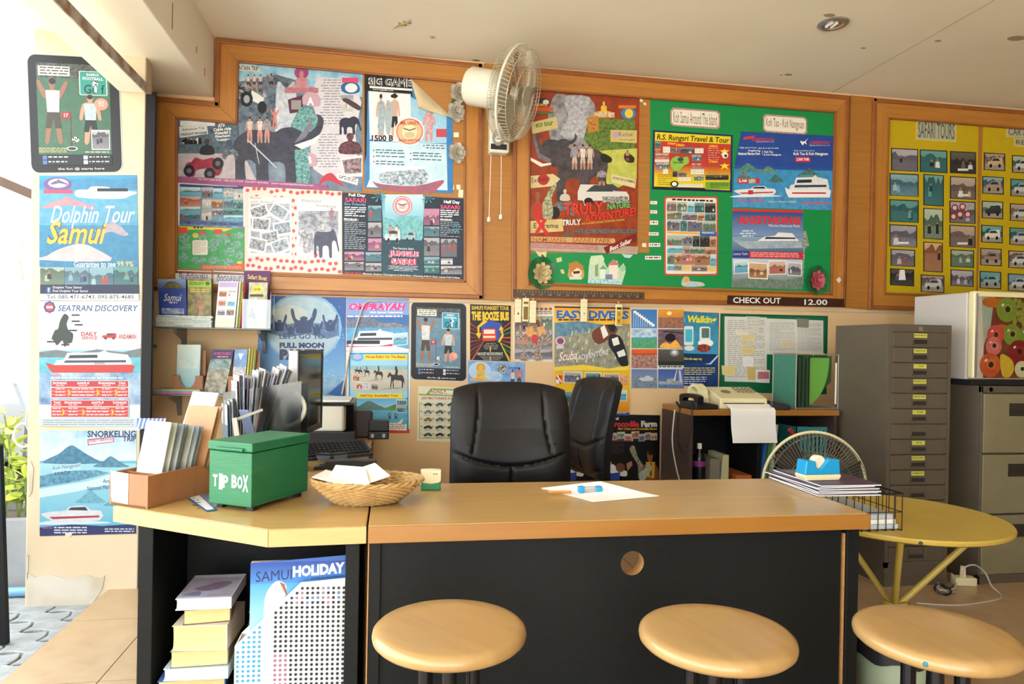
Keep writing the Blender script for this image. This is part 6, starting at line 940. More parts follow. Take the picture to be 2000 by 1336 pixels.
# green carton with cable loop
t = thing('green_carton', 'open green cardboard carton behind the tip box', 'carton', (-.72, 2.60, CT)); G().box(0, .3, 0, .004, 0, .125).build('side', mat('carton_green', '1f8a50', .6), t); G().box(0, .3, .096, .1, 0, .11).build('side', 'carton_green', t); G().box(.296, .3, 0, .1, 0, .12).build('end', mat('carton_orange', 'c05a2c', .6), t); G().box(0, .004, 0, .1, 0, .11).build('end', 'carton_green', t); G().box(0, .3, 0, .1, 0, .003).build('bottom', 'carton_green', t)
tag(G().tube([(-.55, 2.57, CT+.003), (-.545, 2.565, CT+.12), (-.52, 2.56, CT+.16), (-.48, 2.56, CT+.15), (-.44, 2.57, CT+.09), (-.42, 2.58, CT+.003)], .004, 6).build('cable', mat('cable_olive', '4c4a20', .5), smooth=True), 'dark olive cable loop standing behind the tip box', 'cable')
# clear leaflet stand
t = thing('leaflet_stand', 'clear plastic leaflet stand with white handle behind the tip box', 'stand', (-.56, 2.95, .7255))
G().solid(lambda u, v: (-.09+.3*u, -.07-.05*math.sin(u*2), .02+.30*v+.05*u*v), 12, 8, lambda u, v: (0, .003, 0)).build('front_pane', 'smoked', t, smooth=True); G().solid(lambda u, v: (-.09+.3*u, .1, .02+.28*v+.05*u*v), 8, 4, lambda u, v: (0, .003, 0)).build('back_pane', 'smoked', t, smooth=True); G().box(-.09, .21, -.13, .103, 0, .02).build('foot', 'smoked', t); G().box(-.085, .2, -.06, .09, .02, .07).build('step', 'smoked', t)
G().tube([(.15+.07*math.sin(a), -.09, .26-.07*math.cos(a)+.0) for a in [i*.22 for i in range(13)]], .009, 8).build('handle', 'white_plastic', t, smooth=True)
for i in range(24):
    a = -.04+.026*max(0, i-8); x = -.655+.0062*i; zt_ = .80+.004*i+.008*(i % 2)
    c_ = ('4c5c74', '7488 98'.replace(' ', ''), '6c5c84', '8c8478', '5c6878', '8c9094', '3c4450', '94786c')[i % 8]
    M = F(x, 2.93+(i % 3)*.006, zt_, -1.25) @ Matrix.Rotation(0, 4, 'Z'); M = Matrix.Translation((x, 2.93+(i % 3)*.006, zt_)) @ Matrix.Rotation(a, 4, 'Y') @ Matrix.Rotation(-1.15, 4, 'Z')
    leaf(M, .1, (.2 if i < 6 else .27+.012*math.sin(i)), .004, 0, 'thin leaflet standing on edge in the clear leaflet stand', lambda s, w, h: s.rect(0, 0, w, h*.4, c_, 'dcdcd8', (40, .15)), 'leaflet', 'leaflets fanned in the clear stand', 'leaflet', c_)
# wicker basket
t = thing('wicker_basket', 'oval wicker basket with paper slips across the counter joint', 'basket', (-.07, 2.205, CT), -.06)
g = G()
for k in range(13):
    f_ = k/12; a, b = .095+.072*f_**.8, .06+.058*f_**.8; z = .006+.062*f_
    g.tube([((a+.0035*math.sin(22*th+k*math.pi))*math.cos(th), (b+.0035*math.sin(22*th+k*math.pi))*math.sin(th), z+.003*math.sin(th+1)) for th in [2*math.pi*i/132 for i in range(132)]], .0042, 5, True)
tag(g.build('weave', 'wicker', t, smooth=True), kind='stuff')
g = G()
for i in range(22):
    th = 2*math.pi*(i+.5)/22; g.tube([((.09)*math.cos(th), .056*math.sin(th), .004), (.135*math.cos(th), .09*math.sin(th), .035), (.168*math.cos(th), .119*math.sin(th), .069)], .0028, 5)
tag(g.build('stakes', 'wicker', t), kind='stuff')
for q in (0, 1): G().tube([((.168+.004*math.cos(16*th+q*math.pi))*math.cos(th), (.119+.004*math.cos(16*th+q*math.pi))*math.sin(th), .071+.004*math.sin(16*th+q*math.pi)) for th in [2*math.pi*i/128 for i in range(128)]], .0045, 5, True).build('rim_braid', 'wicker', t, smooth=True)
G().lathe([(.0001, .002), (.095, .003)], 32, Matrix.Diagonal((1, .63, 1, 1)), cap=False).build('base', 'wicker', t)
def slip(name, pts, label, cat, m='white_paper', th=.0012, bend=0, group=None):
    p = [V(q) for q in pts]
    def f(u, v): return p[0]*(1-u)*(1-v)+p[1]*u*(1-v)+p[2]*u*v+p[3]*(1-u)*v+V((0, 0, bend*math.sin(math.pi*u)*math.sin(math.pi*v)))
    return tag(G().solid(f, 8, 8, lambda u, v: (0, 0, -th)).build(name, m, smooth=True), label, cat, group)
slip('paper_slip', [(-.195, 2.16, .822), (-.06, 2.14, .822), (-.08, 2.24, .86), (-.17, 2.25, .866)], 'white slip peaking at the left in the wicker basket', 'paper', group='slips in the basket'); slip('paper_slip', [(-.2, 2.2, .83), (-.1, 2.13, .818), (.0, 2.22, .835), (-.05, 2.27, .868)], 'white slip with raised corner in the middle of the wicker basket', 'paper', group='slips in the basket'); slip('paper_slip', [(-.235, 2.18, .842), (-.13, 2.12, .826), (-.08, 2.19, .828), (-.2, 2.26, .85)], 'lined white slip lowest at the left of the wicker basket', 'paper', group='slips in the basket')
slip('paper_slip', [(.02, 2.45, .762), (.13, 2.44, .762), (.135, 2.47, .764), (.03, 2.475, .764)], 'narrow pink edged paper on the counter behind the basket', 'paper')
# stamp, papers, pens
t = thing('rubber_stamp', 'self inking rubber stamp with cream top and green base', 'stamp', (.135, 2.375, CT), -.05); G().box(-.033, .033, -.016, .016, 0, .033).build('base', 'green_plastic', t, bevel=.003)
G().prism(crv([(-.033, .03), (-.015, .024), (0, .022), (.015, .024), (.033, .03), (.033, .06), (.03, .068), (-.03, .068), (-.033, .06)], 2), -.017, .017, TM((0, 0, 0), math.pi/2)).build('cover', 'cream_plastic', t, bevel=.002)
s = S(lambda x, y, h=0: V((x, -.0172-h, .068-y)), .0004); s.text('IF W', .008, .01, .022, .015, '20201c', .04); s.build('print_mark', t)
slip('paper_sheet', [PZ(1057, 953, CT+.002), PZ(1160, 980, CT+.002), PZ(1285, 969, CT+.002), PZ(1172, 940, CT+.035)], 'white paper sheet with lifted corner in the middle of the desk', 'paper', bend=-.004, group='sheets on the desk'); slip('paper_sheet', [PZ(1120, 968, CT+.0008), PZ(1165, 979, CT+.0008), PZ(1288, 968, CT+.0008), PZ(1210, 952, CT+.0008)], 'lower white paper sheet peeking out under the lifted sheet', 'paper', th=.0007, group='sheets on the desk')
t = thing('tape_tube', 'clear tube with bright blue ends lying on the white paper', 'tube', PZ(1152, 962, CT+.004), -.02)
for q in (-1, 1): G().box(q*.03-.011, q*.03+.011, -.011, .011, 0, .022).build('end_cap', 'blue_plastic', t, bevel=.004)
G().box(-.025, .025, -.010, .010, .001, .02).build('barrel', clear('milk', (.8, .82, .82), .3, .3), t, bevel=.004)
p = PZ(1076, 961, CT+.009); q = PZ(1120, 961, CT+.009); t = thing('orange_pen', 'orange pen lying on the white paper left of the blue tube', 'pen', p); d = q-p; G().cyl((0, 0, 0), d*.9, .0045, n=10).build('barrel', mat('orange_plastic', 'd8821c', .4), t, smooth=True); G().cyl(-d*.12, (0, 0, 0), .0015, .0045, n=10).build('tip', 'orange_plastic', t)
# magazines and tape dispenser on the wire basket
def wire_box(t, w, d, h, nx, ny, nz, r=.0016):
    for f, a, b in (('front', (0, 0), (w, 0)), ('back', (0, d), (w, d)), ('side', (0, 0), (0, d)), ('side', (w, 0), (w, d))):
        g = G(); n = nx if f in ('front', 'back') else ny
        for i in range(n+1): x = a[0]+(b[0]-a[0])*i/n; y = a[1]+(b[1]-a[1])*i/n; g.tube([(x, y, 0), (x, y, h)], r, 5)
        for k in range(1, nz): z = h*k/nz; g.tube([(a[0], a[1], z), (b[0], b[1], z)], r, 5)
        tag(g.build(f+'_grid', 'wire_black', t), kind='stuff')
    g = G()
    for i in range(nx+1): g.tube([(w*i/nx, 0, 0), (w*i/nx, d, 0)], r, 5)
    tag(g.build('floor_grid', 'wire_black', t), kind='stuff'); G().tube([(0, 0, h), (w, 0, h), (w, d, h), (0, d, h)], r*1.8, 6, True).build('rim', 'wire_black', t)
wz = TZ+.002; t = thing('wire_basket', 'black wire desk basket standing on the yellow table', 'basket', (1.535, 2.20, wz), .0); wire_box(t, .25, .30, .13, 8, 9, 2)
for i in range(3): tag(G().box(1.54, 1.777-.01*i, 2.208, 2.49, wz+.003+i*.018, wz+.02+i*.018).build('paper_stack', mat('paper_blue', 'b4bec8', .7) if i % 2 == 0 else 'white_paper', bevel=.002), ('bottom', 'middle', 'top')[i]+' paper bundle inside the black wire basket', 'paper', 'paper bundles in the wire basket')
zz = CT+.001
for i in range(6):
    w_, d_ = .235-.004*(i % 2), .31; th = .0055; M = TM((1.425+.004*i*(i % 2), 2.148+.003*i, zz), 0, 0, (-.02, .03, -.05, .02, .06, .0)[i])
    t = thing('magazine', ('lowest', 'second lowest', 'third lowest', 'third from the top', 'second from the top', 'topmost')[i]+' magazine in the stack under the blue tape dispenser', 'magazine', M.to_translation(), (-.02, .03, -.05, .02, .06, .0)[i], 'magazines under the tape dispenser'); G().box(.002, w_-.002, .002, d_-.002, .0006, th-.0006).build('pages', 'white_paper', t); s = S(lambda x, y, h=0: V((x, d_-y, th-.0006+h)), .0006)
    s.base([(0, 0), (w_, 0), (w_, d_), (0, d_)], '3c4a6c', '6c3040', (7, .15)); s.lines(.03, .2, .2, .28, 2, 'e8e8e0', .6, seg=3); s.rect(.02, .02, .16, .15, '50586c', 'a8b0b8', (20, .2)); s.build('cover', t); zz += th+.0004
t = thing('tape_dispenser', 'bright blue tape dispenser with cream base on the magazines', 'tape dispenser', (1.437, 2.27, zz), .03)
G().prism([(0, 0), (.13, 0), (.138, .012), (.138, .02), (-.006, .02), (-.006, .012)], -.03, .03, TM((0, 0, 0), math.pi/2)).build('base', 'cream_plastic', t, bevel=.003); G().prism([(-.004, .02), (.136, .02), (.132, .072), (.09, .076), (.062, .042), (.05, .038), (.042, .046), (.038, .068), (.002, .07)], -.028, .028, TM((0, 0, 0), math.pi/2)).build('body', 'blue_plastic', t, bevel=.003)
G().cyl((.062, -.014, .062), (.062, .014, .062), .024, n=28).build('tape_roll', mat('tape_clear', 'd8d0b8', .3), t, bevel=.004)
# ================================================================== under the corner counter
def book(x, y, z, w, d, h, rz, label, cov, page='page_edge'):
    t = thing('book', label, 'book', (x, y, z), rz, 'books stacked under the counter'); m = mat('cover_'+cov, cov, .45); G().box(0, w, 0, d, 0, .002).box(0, w, 0, d, h-.002, h).box(0, .003, 0, d, 0, h).build('cover', m, t) if False else None
    G().box(0, w, 0, d, h-.002, h).build('front_cover', m, t); G().box(0, w, 0, d, 0, .002).build('back_cover', m, t); G().box(w-.003, w, 0, d, .002, h-.002).build('spine', m, t); G().solid(lambda u, v: (.003+(w-.007)*u, .003+.004*math.sin(math.pi*v), .002+(h-.004)*v), 6, 6, lambda u, v: (0, d-.008, 0)).build('pages', page, t); return t
zt0 = PY(345, 1170, 2.16).z; bx = PY(342, 1200, 2.16).x
bk = [(.0, .155, .21, .034, .0, 'white paperback with lilac cover, topmost of the stack under the counter', 'cfd0dc', 'white_paper'), (.022, .13, .17, .044, .12, 'yellowed paperback directly below the lilac covered book', '5c3c38', 'page_edge'), (-.008, .155, .19, .074, -.06, 'thickest yellowed book in the stack under the counter', 'c8bcae', 'page_edge'), (-.012, .16, .19, .05, .03, 'yellowed book below the thickest one in the stack', '6c6c60', 'page_edge'), (-.03, .18, .2, .036, -.03, 'white edged book low in the stack', 'a8c0cc', 'white_paper'), (-.045, .185, .2, .045, .05, 'yellowed book with blue cover near the stack bottom', '3c5c98', 'page_edge')]
z = zt0
for dx, w_, d_, h_, rz, lb_, cv, pg in bk:
    z -= h_; book(bx+dx, 2.16, z, w_, d_, h_-.0005, rz, lb_, cv, pg)
rest = z-.226
n_ = 2
for i in range(n_): z -= rest/n_; book(bx-.05, 2.165, z, .185, .2, rest/n_-.0005, .02*i, ('grey book second from the bottom of the stack', 'lowest book of the stack on the black shelf')[i], ('707880', '5c4438')[i])
s = S(lambda x, y, h=0: V((x, .2-y, .0337+h)), .0004); s.poly([(.0, .02), (.15, .02), (.15, .19), (.0, .19)], 'c4c6d8', 'a89cb4', (14, .15)); s.poly(crv([(.03, .12), (.06, .09), (.09, .06), (.13, .07), (.11, .12), (.07, .14)]), '6c5870', '9c88a0', (30, .2)); s.poly(crv([(.01, .17), (.05, .14), (.06, .18)]), '7c84a0')
tp = [o for o in bpy.data.objects if o.get('label', '').startswith('white paperback with lilac')][0]; s.build('cover_print', tp)
for i in range(3): book(-.44+.006*i, 2.26+.01*i, .226+.06*i, .1, .17, .058, .1, ('old brown book hidden low behind the dotted holder', 'old cream book behind the dotted holder', 'worn cream book just left of the dotted holder')[i], ('6c4c40', 'b8a890', 'c0a898')[i])
YH = 2.075; m = wm(YH); bz = .226
t = thing('magazine_holder', 'white dotted magazine holder standing under the counter', 'holder', (0, 0, 0)); X0 = m(458, 1300).x; X1 = m(676, 1200).x; zA = m(455, 1262).z; zB = m(588, 1137).z; xB = m(588, 1137).x; zC = m(676, 1128).z
# sheet drawn in metres, origin at the shelf
PP = [(X0, zA), (xB, zB), (X1, zC), (X1, bz), (X0, bz)]; s = S(lambda x, y, h=0: V((x, YH-h, y)), .003); s.base(PP, 'e6eaec'); q_ = random.Random(2)
def inside(x, z): return z < (zA+(zB-zA)*(x-X0)/(xB-X0) if x < xB else zB)-.012
step = (X1-X0)/21
for i in range(21):
    for j in range(30):
        x = X0+(i+.6)*step; z = bz+.02+j*step*.94
        if not inside(x, z): continue
        f = (x-X0)/(X1-X0); c_ = '3c9cc4' if f < .22 else ('b8d8dc' if f < .36 else ('9c6c84' if f < .5 and j < 9 else '24262c'))
        if f > .5 and j > 18 and q_.random() < .4: c_ = q_.choice(('8c7c94', '5c7cb0', 'b07c8c'))
        s.ell(x, z, step*.3, step*.3, c_, n=8)
fr = s.build('front_side', t); G().add([(x, YH+.09, z) for x, z in PP]+[(x, YH+.093, z) for x, z in PP], [(0, 1, 2, 3, 4), (9, 8, 7, 6, 5)]).build('back_side', 'white_plastic', t); G().box(X0, X0+.003, YH, YH+.09, bz, zA).build('end', 'white_plastic', t); G().box(X1-.003, X1, YH, YH+.09, bz, zC).build('end', 'white_plastic', t)
t = thing('magazine', 'blue holiday magazine standing in the dotted holder', 'magazine', (0, 0, 0)); mm = wm(YH+.03); xa = mm(488, 1200).x; xb = X1-.005; za = mm(488, 1100).z; s = S(lambda x, y, h=0: V((x, YH+.03-h, y)), .002)
s.base([(xa, za), (xb, za+.015), (xb, bz), (xa, bz)], '3c68b8'); w_ = xb-xa; s.grad(xa, za, xb, za-.06, '2a4ca4', '4c88cc'); s.grad(xa, za-.06, xb, za-.2, '4ca0dc', 'a8d4ec'); s.text('SAMUI', xa+.015, za-.025, xa+w_*.43, za-.055, '1c2c64', 0, sl=.05); s.text('HOLIDAY', xa+w_*.44, za-.012, xb-.003, za-.045, 'eef0f6', .05, sl=.05); s.text('MAGAZINE', xa+w_*.64, za-.048, xb-.003, za-.053, '1c2c64', 0, sl=.05)
s.poly([(p.x, p.z) for p in [mm(*q) for q in crv([(516, 1185), (520, 1160), (533, 1140), (546, 1134), (560, 1145), (552, 1180), (530, 1215), (516, 1215)])]], 'c0c8d0', 'e4dcd8', (30, .2)); s.poly([(p.x, p.z) for p in [mm(*q) for q in [(546, 1136), (556, 1140), (562, 1162), (558, 1160), (550, 1144)]]], '9c5c4c'); s.build('front_cover', t); G().box(xa, xb, YH+.032, YH+.05, bz, za).build('pages', 'white_paper', t)
for i in range(2): tag(G().box(xa+.02, xb-.01, YH+.053+i*.016, YH+.066+i*.016, bz+.001, za-.06-.03*i).build('magazine', mat('cover_'+('5c6c8c', '8c7c84')[i], ('5c6c8c', '8c7c84')[i], .5)), ('slate blue', 'mauve')[i]+' magazine hidden behind the blue holiday magazine', 'magazine')
# ================================================================== brochure shelves on the wall
def PX(v):
    v = V(v)-EYE; d = v.dot(FW); return (1000+FPX*v.dot(RT)/d, 668+SHY-FPX*v.dot(UP)/d)
def shelf(label, xa, xb, z, gap):
    t = thing('wall_shelf', label, 'shelf', (xa, DW, z)); G().box(0, xb-xa, -.27, -.004, -.008, 0).build('shelf_plate', mat('shelf_dark', '5f6562', .25), t, bevel=.002)
    for x in gap: b = G().prism([(0, 0), (.2, 0), (.19, -.02), (.05, -.06), (.02, -.13), (0, -.13)], -.009, .009, Matrix(((0, 0, 1, x), (-1, 0, 0, -.004), (0, 1, 0, -.009), (0, 0, 0, 1)))).build('bracket', 'grey_metal', t)
    return t
z1 = PY(415, 640, 4.05).z; z2 = PY(400, 770, 4.05).z
shelf('upper wall shelf full of standing brochures left of the moon poster', -1.30, -.665, z1, (.12, .56)); shelf('lower wall shelf with brochures in wooden holders', -1.30, -.70, z2, (.1, .5))
def card(x0, x1, yt, Y_, zb, th, label, draw, base='e8e8e4', cat='brochure', group='brochures on the wall shelves', name='brochure', sk=0):
    a = PY(x0+sk, yt, Y_); b = PY(x1+sk, yt+.01*(x1-x0), Y_); k = PX((PY(x0, yt+90, Y_).x, Y_, zb+.0006)); l = PX((PY(x1, yt+90, Y_).x, Y_, zb+.0006))
    s = S(warp(wm(Y_), [(x0+sk, yt), (x1+sk, yt+.3), l, k], 100, 200), th); s.base([(0, 0), (100, 0), (100, 200), (0, 200)], base); draw(s); return s.build(name, None, label, cat, group)
def d_samui(s): s.grad(0, 0, 100, 40, '8ca8d8', '4468b0'); s.poly(crv([(20, 30), (35, 12), (60, 10), (85, 28), (90, 38), (20, 38)]), '4c4a30', '7c7848', (40, .15)); s.rect(0, 38, 100, 200, '24388c', '3858b0', (12, .2)); s.text('Samui', 18, 62, 78, 92, 'f0f2fa', .0, it=.2); s.lines(38, 95, 66, 104, 1, 'd8dcf0', .7, seg=3); s.rect(10, 122, 90, 146, '3c5cb0', 'c8d4ec', (30, .12)); s.rect(20, 150, 70, 158, 'c8d4ec')
def d_green(s): s.rect(0, 0, 100, 200, '4c4a2c', 'a8a068', (22, .15)); s.rect(2, 10, 98, 36, '9cc030'); s.text('EXCELLENT', 8, 14, 70, 26, '2c3c10', .02); s.ell(84, 20, 10, 8, '3c5c20'); s.lines(10, 42, 90, 60, 2, 'd8c840', .5, seg=4); s.shape(PDN, 30, 70, 80, 180, '8c5c50', 'c89c7c', (30, .15)); s.rect(0, 160, 100, 200, '7c9434', 'c8c060', (25, .2))
def d_grid(s):
    s.rect(0, 0, 100, 200, 'eae6ea'); s.rect(4, 4, 96, 26, 'b8a0d0'); q_ = ('warm', 'white', 'mix', 'sea', 'mono', 'sepia')
    for i in range(3):
        for j in range(2): s.photo(8+j*46, 40+i*40, 46+j*46, 66+i*40, q_[i*2+j])
    s.rect(0, 158, 100, 196, 'dcdcc8')
def d_saf(s): s.rect(0, 0, 100, 200, '8c8c60', 'd8d4b8', (20, .15)); s.ell(45, 30, 26, 16, 'd8cc30'); s.text('SAFARI', 26, 24, 64, 36, '504818', .02); s.rect(8, 52, 80, 62, '30302c'); s.shape(PDN, 30, 70, 74, 160, 'e4e0dc', '8c6c58', (30, .1)); s.shape(BUST, 4, 110, 40, 160, '4c3428'); s.rect(0, 160, 100, 200, '7c7c40', 'c8c480', (25, .2))
card(315, 369, 546, 4.12, z1, .03, 'blue Samui guide brochure, first on the upper wall shelf', d_samui, '24388c', sk=-3); card(370, 416, 545, 4.12, z1, .035, 'green and brown jungle brochure second on the upper wall shelf', d_green, '5c5838'); card(421, 459, 550, 4.08, z1, .02, 'white brochure with small picture grid on the upper wall shelf', d_grid, 'e4e0dc', sk=8)
for i, c_ in enumerate(('d8d4c8', '78a040', 'd8cc40', 'c03030', 'b02c30')): card(461+i*2.2, 464+i*2.4, 551, 4.09+i*.008, z1, .02, ('cream', 'green', 'yellow', 'red', 'dark red')[i]+' brochure edge in the row beside the picture grid brochure', lambda s: None, c_, sk=8)
card(477, 528, 529, 4.24, z1+.0, .006, 'purple boat trip brochure at the back of the upper shelf', lambda s: (s.rect(0, 0, 100, 200, '5c2064'), s.text('Safari Boat', 14, 12, 88, 28, 'e8c860', .02, sl=.08)), '5c2064'); card(484, 520, 552, 4.12, z1, .02, 'safari brochure with yellow edge in a clear holder on the upper shelf', d_saf, 'c8b830', sk=4)
t = thing('leaflet_holder', 'clear plastic leaflet holder at the right end of the upper shelf', 'holder', (PY(503, 640, 4.06).x, 4.02, z1)); G().box(-.075, .075, 0, .003, 0, .16).build('front_pane', 'acrylic', t); G().box(-.075, -.072, 0, .12, 0, .2).build('side_pane', 'acrylic', t); G().box(.072, .075, 0, .12, 0, .2).build('side_pane', 'acrylic', t); G().lathe([(.02, 0), (.0001, -.0006)], 24, TM((-.03, -.0005, .04), math.pi/2), cap=False).build('sticker', 'white_paper', t)
for i in range(3):
    x = PY(304+i*36, 630, 4.03).x
    for k in range(5): tag(G(TM((x+.001*k*(-1)**k, 4.035, z1+.0006+k*.0125), 0, 0, .01*(-1)**k)).box(0, .096, 0, .06, 0, .0118).build('leaflet_bundle', mat('bundle'+str((i+k) % 3), ('d4dcd8', 'b4cccc', 'e4e4de')[(i+k) % 3], .6, c2='8c9c9c', scale=60, stretch=(1, 1, 12), con=.15)), 'flat bundle of leaflets, '+('lowest', 'second', 'third', 'fourth', 'topmost')[k]+' of the '+('left', 'middle', 'right')[i]+' pile on the upper shelf', 'leaflets', 'leaflet piles on the upper shelf')
def wood_holder(x, label, w=.12):
    p = PY(x, 760, 4.08); t = thing('brochure_holder', label, 'holder', (p.x, 4.06, z2)); G().box(-w/2, w/2, .07, .078, 0, .24).build('back', 'box_wood', t)
    for q in (-1, 1): G().box(q*w/2-.004, q*w/2+.004, 0, .07, 0, .1).build('side', 'box_wood', t)
    P = [(-w/2, 0), (w/2, 0), (w/2, .1)]+[(w*.28*math.cos(a), .1-.07*math.sin(a)) for a in [math.pi*i/8 for i in range(9)]]+[(-w/2, .1)]; G().prism(P, -.003, .003, TM((0, 0, 0), math.pi/2)).build('front', 'box_wood', t); G().box(-w/2, w/2, 0, .07, 0, .005).build('bottom', 'box_wood', t)
wood_holder(368, 'brown wooden holder with a pale blue card on the lower shelf', .15); wood_holder(476, 'red brown wooden holder packed with yellow brochures on the lower shelf', .15)
z2b = z2+.006
card(346, 391, 673, 4.115, z2b, .02, 'pale blue card in the wooden holder on the lower shelf', lambda s: (s.grad(0, 0, 100, 200, 'dceee8', '8ccce0'), s.rect(10, 60, 90, 100, 'b8dce4', 'e8f0ec', (20, .2))), 'b4d4d0', sk=3)
card(398, 440, 683, 4.1, z2, .015, 'dark purple tour brochure with tree picture on the lower shelf', lambda s: (s.rect(0, 0, 100, 42, '2c2064'), s.lines(10, 12, 90, 26, 2, 'c83c80', .5, seg=4), s.lines(30, 30, 80, 38, 1, 'd8c840', .5, seg=3), s.rect(0, 42, 100, 90, '3c5c48', 'a8c0c8', (22, .15)), s.rect(0, 90, 100, 200, 'c8c0b0', '5c5c4c', (25, .12))), '2c2848', sk=18)
card(452, 477, 682, 4.1, z2b, .012, 'blue and white picture brochure at the front of the yellow row', lambda s: (s.rect(0, 0, 100, 80, '3c68b0', '8cb0d8', (15, .2)), s.poly([(30, 20), (70, 20), (50, 50)], 'e8ecf4'), s.rect(0, 80, 100, 200, '8c94ac', 'e4dcd4', (25, .12))), 'dce0e8', sk=8)
for i in range(6): card(479+i*2.5, 482+i*2.5, 681, 4.1+i*.004, z2b, .012, 'yellow edged brochure in the row inside the red brown holder', lambda s: None, ('c8b830', '5c6830')[i % 2], sk=8)
for k in range(3): tag(G().box(PY(298+k*2, 760, 4.05).x, PY(400-k*4, 760, 4.05).x, 4.03, 4.15, z2+.0005+k*.009, z2+.009+k*.009).build('magazine', mat('mag'+str(k), ('a84c74', '5c6cb0', '6c9c7c')[k], .5, c2=('c86c8c', '8c98d0', 'a8b450')[k], scale=20)), ('pink', 'blue', 'green')[k]+' magazine lying flat at the left of the lower shelf', 'magazine', 'magazines lying on the lower shelf')
# ================================================================== things on the desk by the wall
DZ = .7255
p = PY(600, 770, 3.35); t = thing('monitor', 'black computer monitor with silver bezel seen from the side', 'monitor', (p.x, 3.35, DZ), math.radians(81)); z0 = PY(600, 848, 3.3).z-DZ; z1_ = PY(600, 684, 3.35).z-DZ
G().box(-.2, .2, -.012, .012, z0, z1_).build('bezel', 'silver', t, bevel=.004); G().box(-.185, .185, -.016, -.011, z0+.03, z1_-.02).build('screen', mat('screen_off', '2a2d2c', .12), t); G().box(-.212, -.2, -.016, .024, z0, z1_).build('side_trim', 'silver', t, bevel=.003); G().box(.19, .205, -.02, .013, z0, z1_).box(-.2, .2, -.018, .0, z1_-.018, z1_).box(-.2, .2, -.018, 0, z0, z0+.03).build('frame', 'dark_plastic', t, bevel=.003); G().box(-.15, .15, .012, .05, z0+.06, z1_-.05).build('rear_cover', 'dark_plastic', t, bevel=.012)
G().tube([(0, .05, z0+.1), (0, .08, z0+.02), (0, .06, .012)], .022, 10).build('stand', 'dark_plastic', t, smooth=True); G().lathe([(.001, 0), (.11, 0), (.115, .008), (.03, .018), (.001, .018)], 32, TM((0, .05, 0)), cap=False).build('foot', 'dark_plastic', t, smooth=True)
pa = PY(540, 840, 3.72); pb = PY(690, 840, 3.72); pt = PY(600, 788, 3.72); pw_ = pb.x-pa.x; zb_ = PY(600, 843, 3.72).z
tag(G().box(pa.x-.03, pb.x+.01, 3.7, 4.1, DZ, zb_-.001).build('dark_box', 'dark_plastic', bevel=.004), 'flat black box under the printer on the wall desk', 'box')
t = thing('printer', 'cream inkjet printer with black lid behind the monitor', 'printer', (pa.x, 3.72, zb_)); h_ = pt.z-zb_
G().prism([(0, 0), (pw_-.05, 0), (pw_-.04, .03), (pw_-.04, .33), (0, .33)], 0, h_-.012).build('body', mat('printer_cream', 'c9c5b5', .4), t, bevel=.01); G().prism([(pw_-.038, .02), (pw_, .06), (pw_, .32), (pw_-.038, .33)], 0, h_-.012).build('side', 'black_gloss', t, bevel=.006); G().box(-.01, pw_, -.005, .34, h_-.01, h_+.004).build('rim', 'black_gloss', t, bevel=.004); G().box(.0, pw_-.02, .02, .33, h_+.0045, h_+.014).build('lid', 'white_plastic', t, bevel=.004)
t = thing('keyboard', 'black keyboard on the wall desk in front of the printer', 'keyboard', PZ(655, 880, DZ+.03), .45); t.rotation_euler[0] = .42; G().box(-.16, .16, -.065, .065, -.004, .012).build('case', mat('key_case', '3c3c3e', .5), t, bevel=.004); g = G()
for j in range(5):
    for i in range(14): g.box(-.15+i*.0212, -.15+i*.0212+.018, -.052+j*.021, -.034+j*.021, .012, .017)
tag(g.build('keys', 'black_gloss', t), kind='stuff')
t = thing('computer_mouse', 'black computer mouse at the right of the keyboard', 'mouse', PZ(712, 852, DZ), .4); G().solid(lambda u, v: ((2*u-1)*.032*(1-.2*(2*v-1)**2), (v-.5)*.11, .002+.034*(1-(2*u-1)**4)*(1-abs(2*v-1)**3)), 12, 12, lambda u, v: (0, 0, -.0025)).build('shell', 'dark_plastic', t, smooth=True)
t = thing('sunglasses', 'black sunglasses lying on the wall desk before the keyboard', 'sunglasses', PZ(648, 902, DZ), .15)
for q in (-1, 1): G().prism(crv([(q*.036-.028, .036), (q*.036+.028, .036), (q*.036+.024, .008), (q*.036, 0), (q*.036-.022, .008)]), 0, .004, TM((0, 0, .0015), math.pi/2-.2)).build('lens', 'black_gloss', t); G().tube([(q*.066, 0, .034), (q*.068, .06, .03), (q*.06, .12, .008)], .003, 6).build('temple', 'dark_plastic', t)
G().tube([(-.066, -.004, .036), (0, -.008, .032), (.066, -.004, .036)], .004, 6).build('bridge', 'dark_plastic', t)
t = thing('hole_punch', 'long black stapler like punch lying at the desk edge', 'stapler', PZ(682, 915, DZ), .0); G().prism([(-.14, 0), (.11, 0), (.11, .035), (.02, .04), (-.09, .036), (-.1, .02), (-.14, .012)], -.025, .025, TM((0, 0, 0), math.pi/2)).build('body', 'dark_plastic', t, bevel=.004); G().box(-.138, -.1, -.022, .022, .0125, .016).build('tongue', 'silver', t)
t = thing('card_box', 'dark brown desk organiser beside the printer', 'organiser', (PY(690, 830, 3.85).x, 3.85, DZ)); G().box(.0, .1, .06, .085, 0, .15).build('back_plate', 'brown_panel', t, bevel=.01); G().box(.08, .19, 0, .1, 0, .04).box(.08, .19, .02, .1, .04, .1).build('body', 'dark_plastic', t, bevel=.006); G().box(.095, .11, -.003, 0, .01, .03).build('stud', 'silver', t); G().box(.155, .17, -.003, 0, .01, .03).build('stud', 'silver', t)
slip('paper_sheet', [PZ(560+100, 890, DZ+.001), PZ(700, 886, DZ+.001), PZ(728, 872, DZ+.001), PZ(690, 874, DZ+.001)], 'small pink and blue paper on the wall desk', 'paper', mat('paper_pinkish', 'b8a0a0', .6))
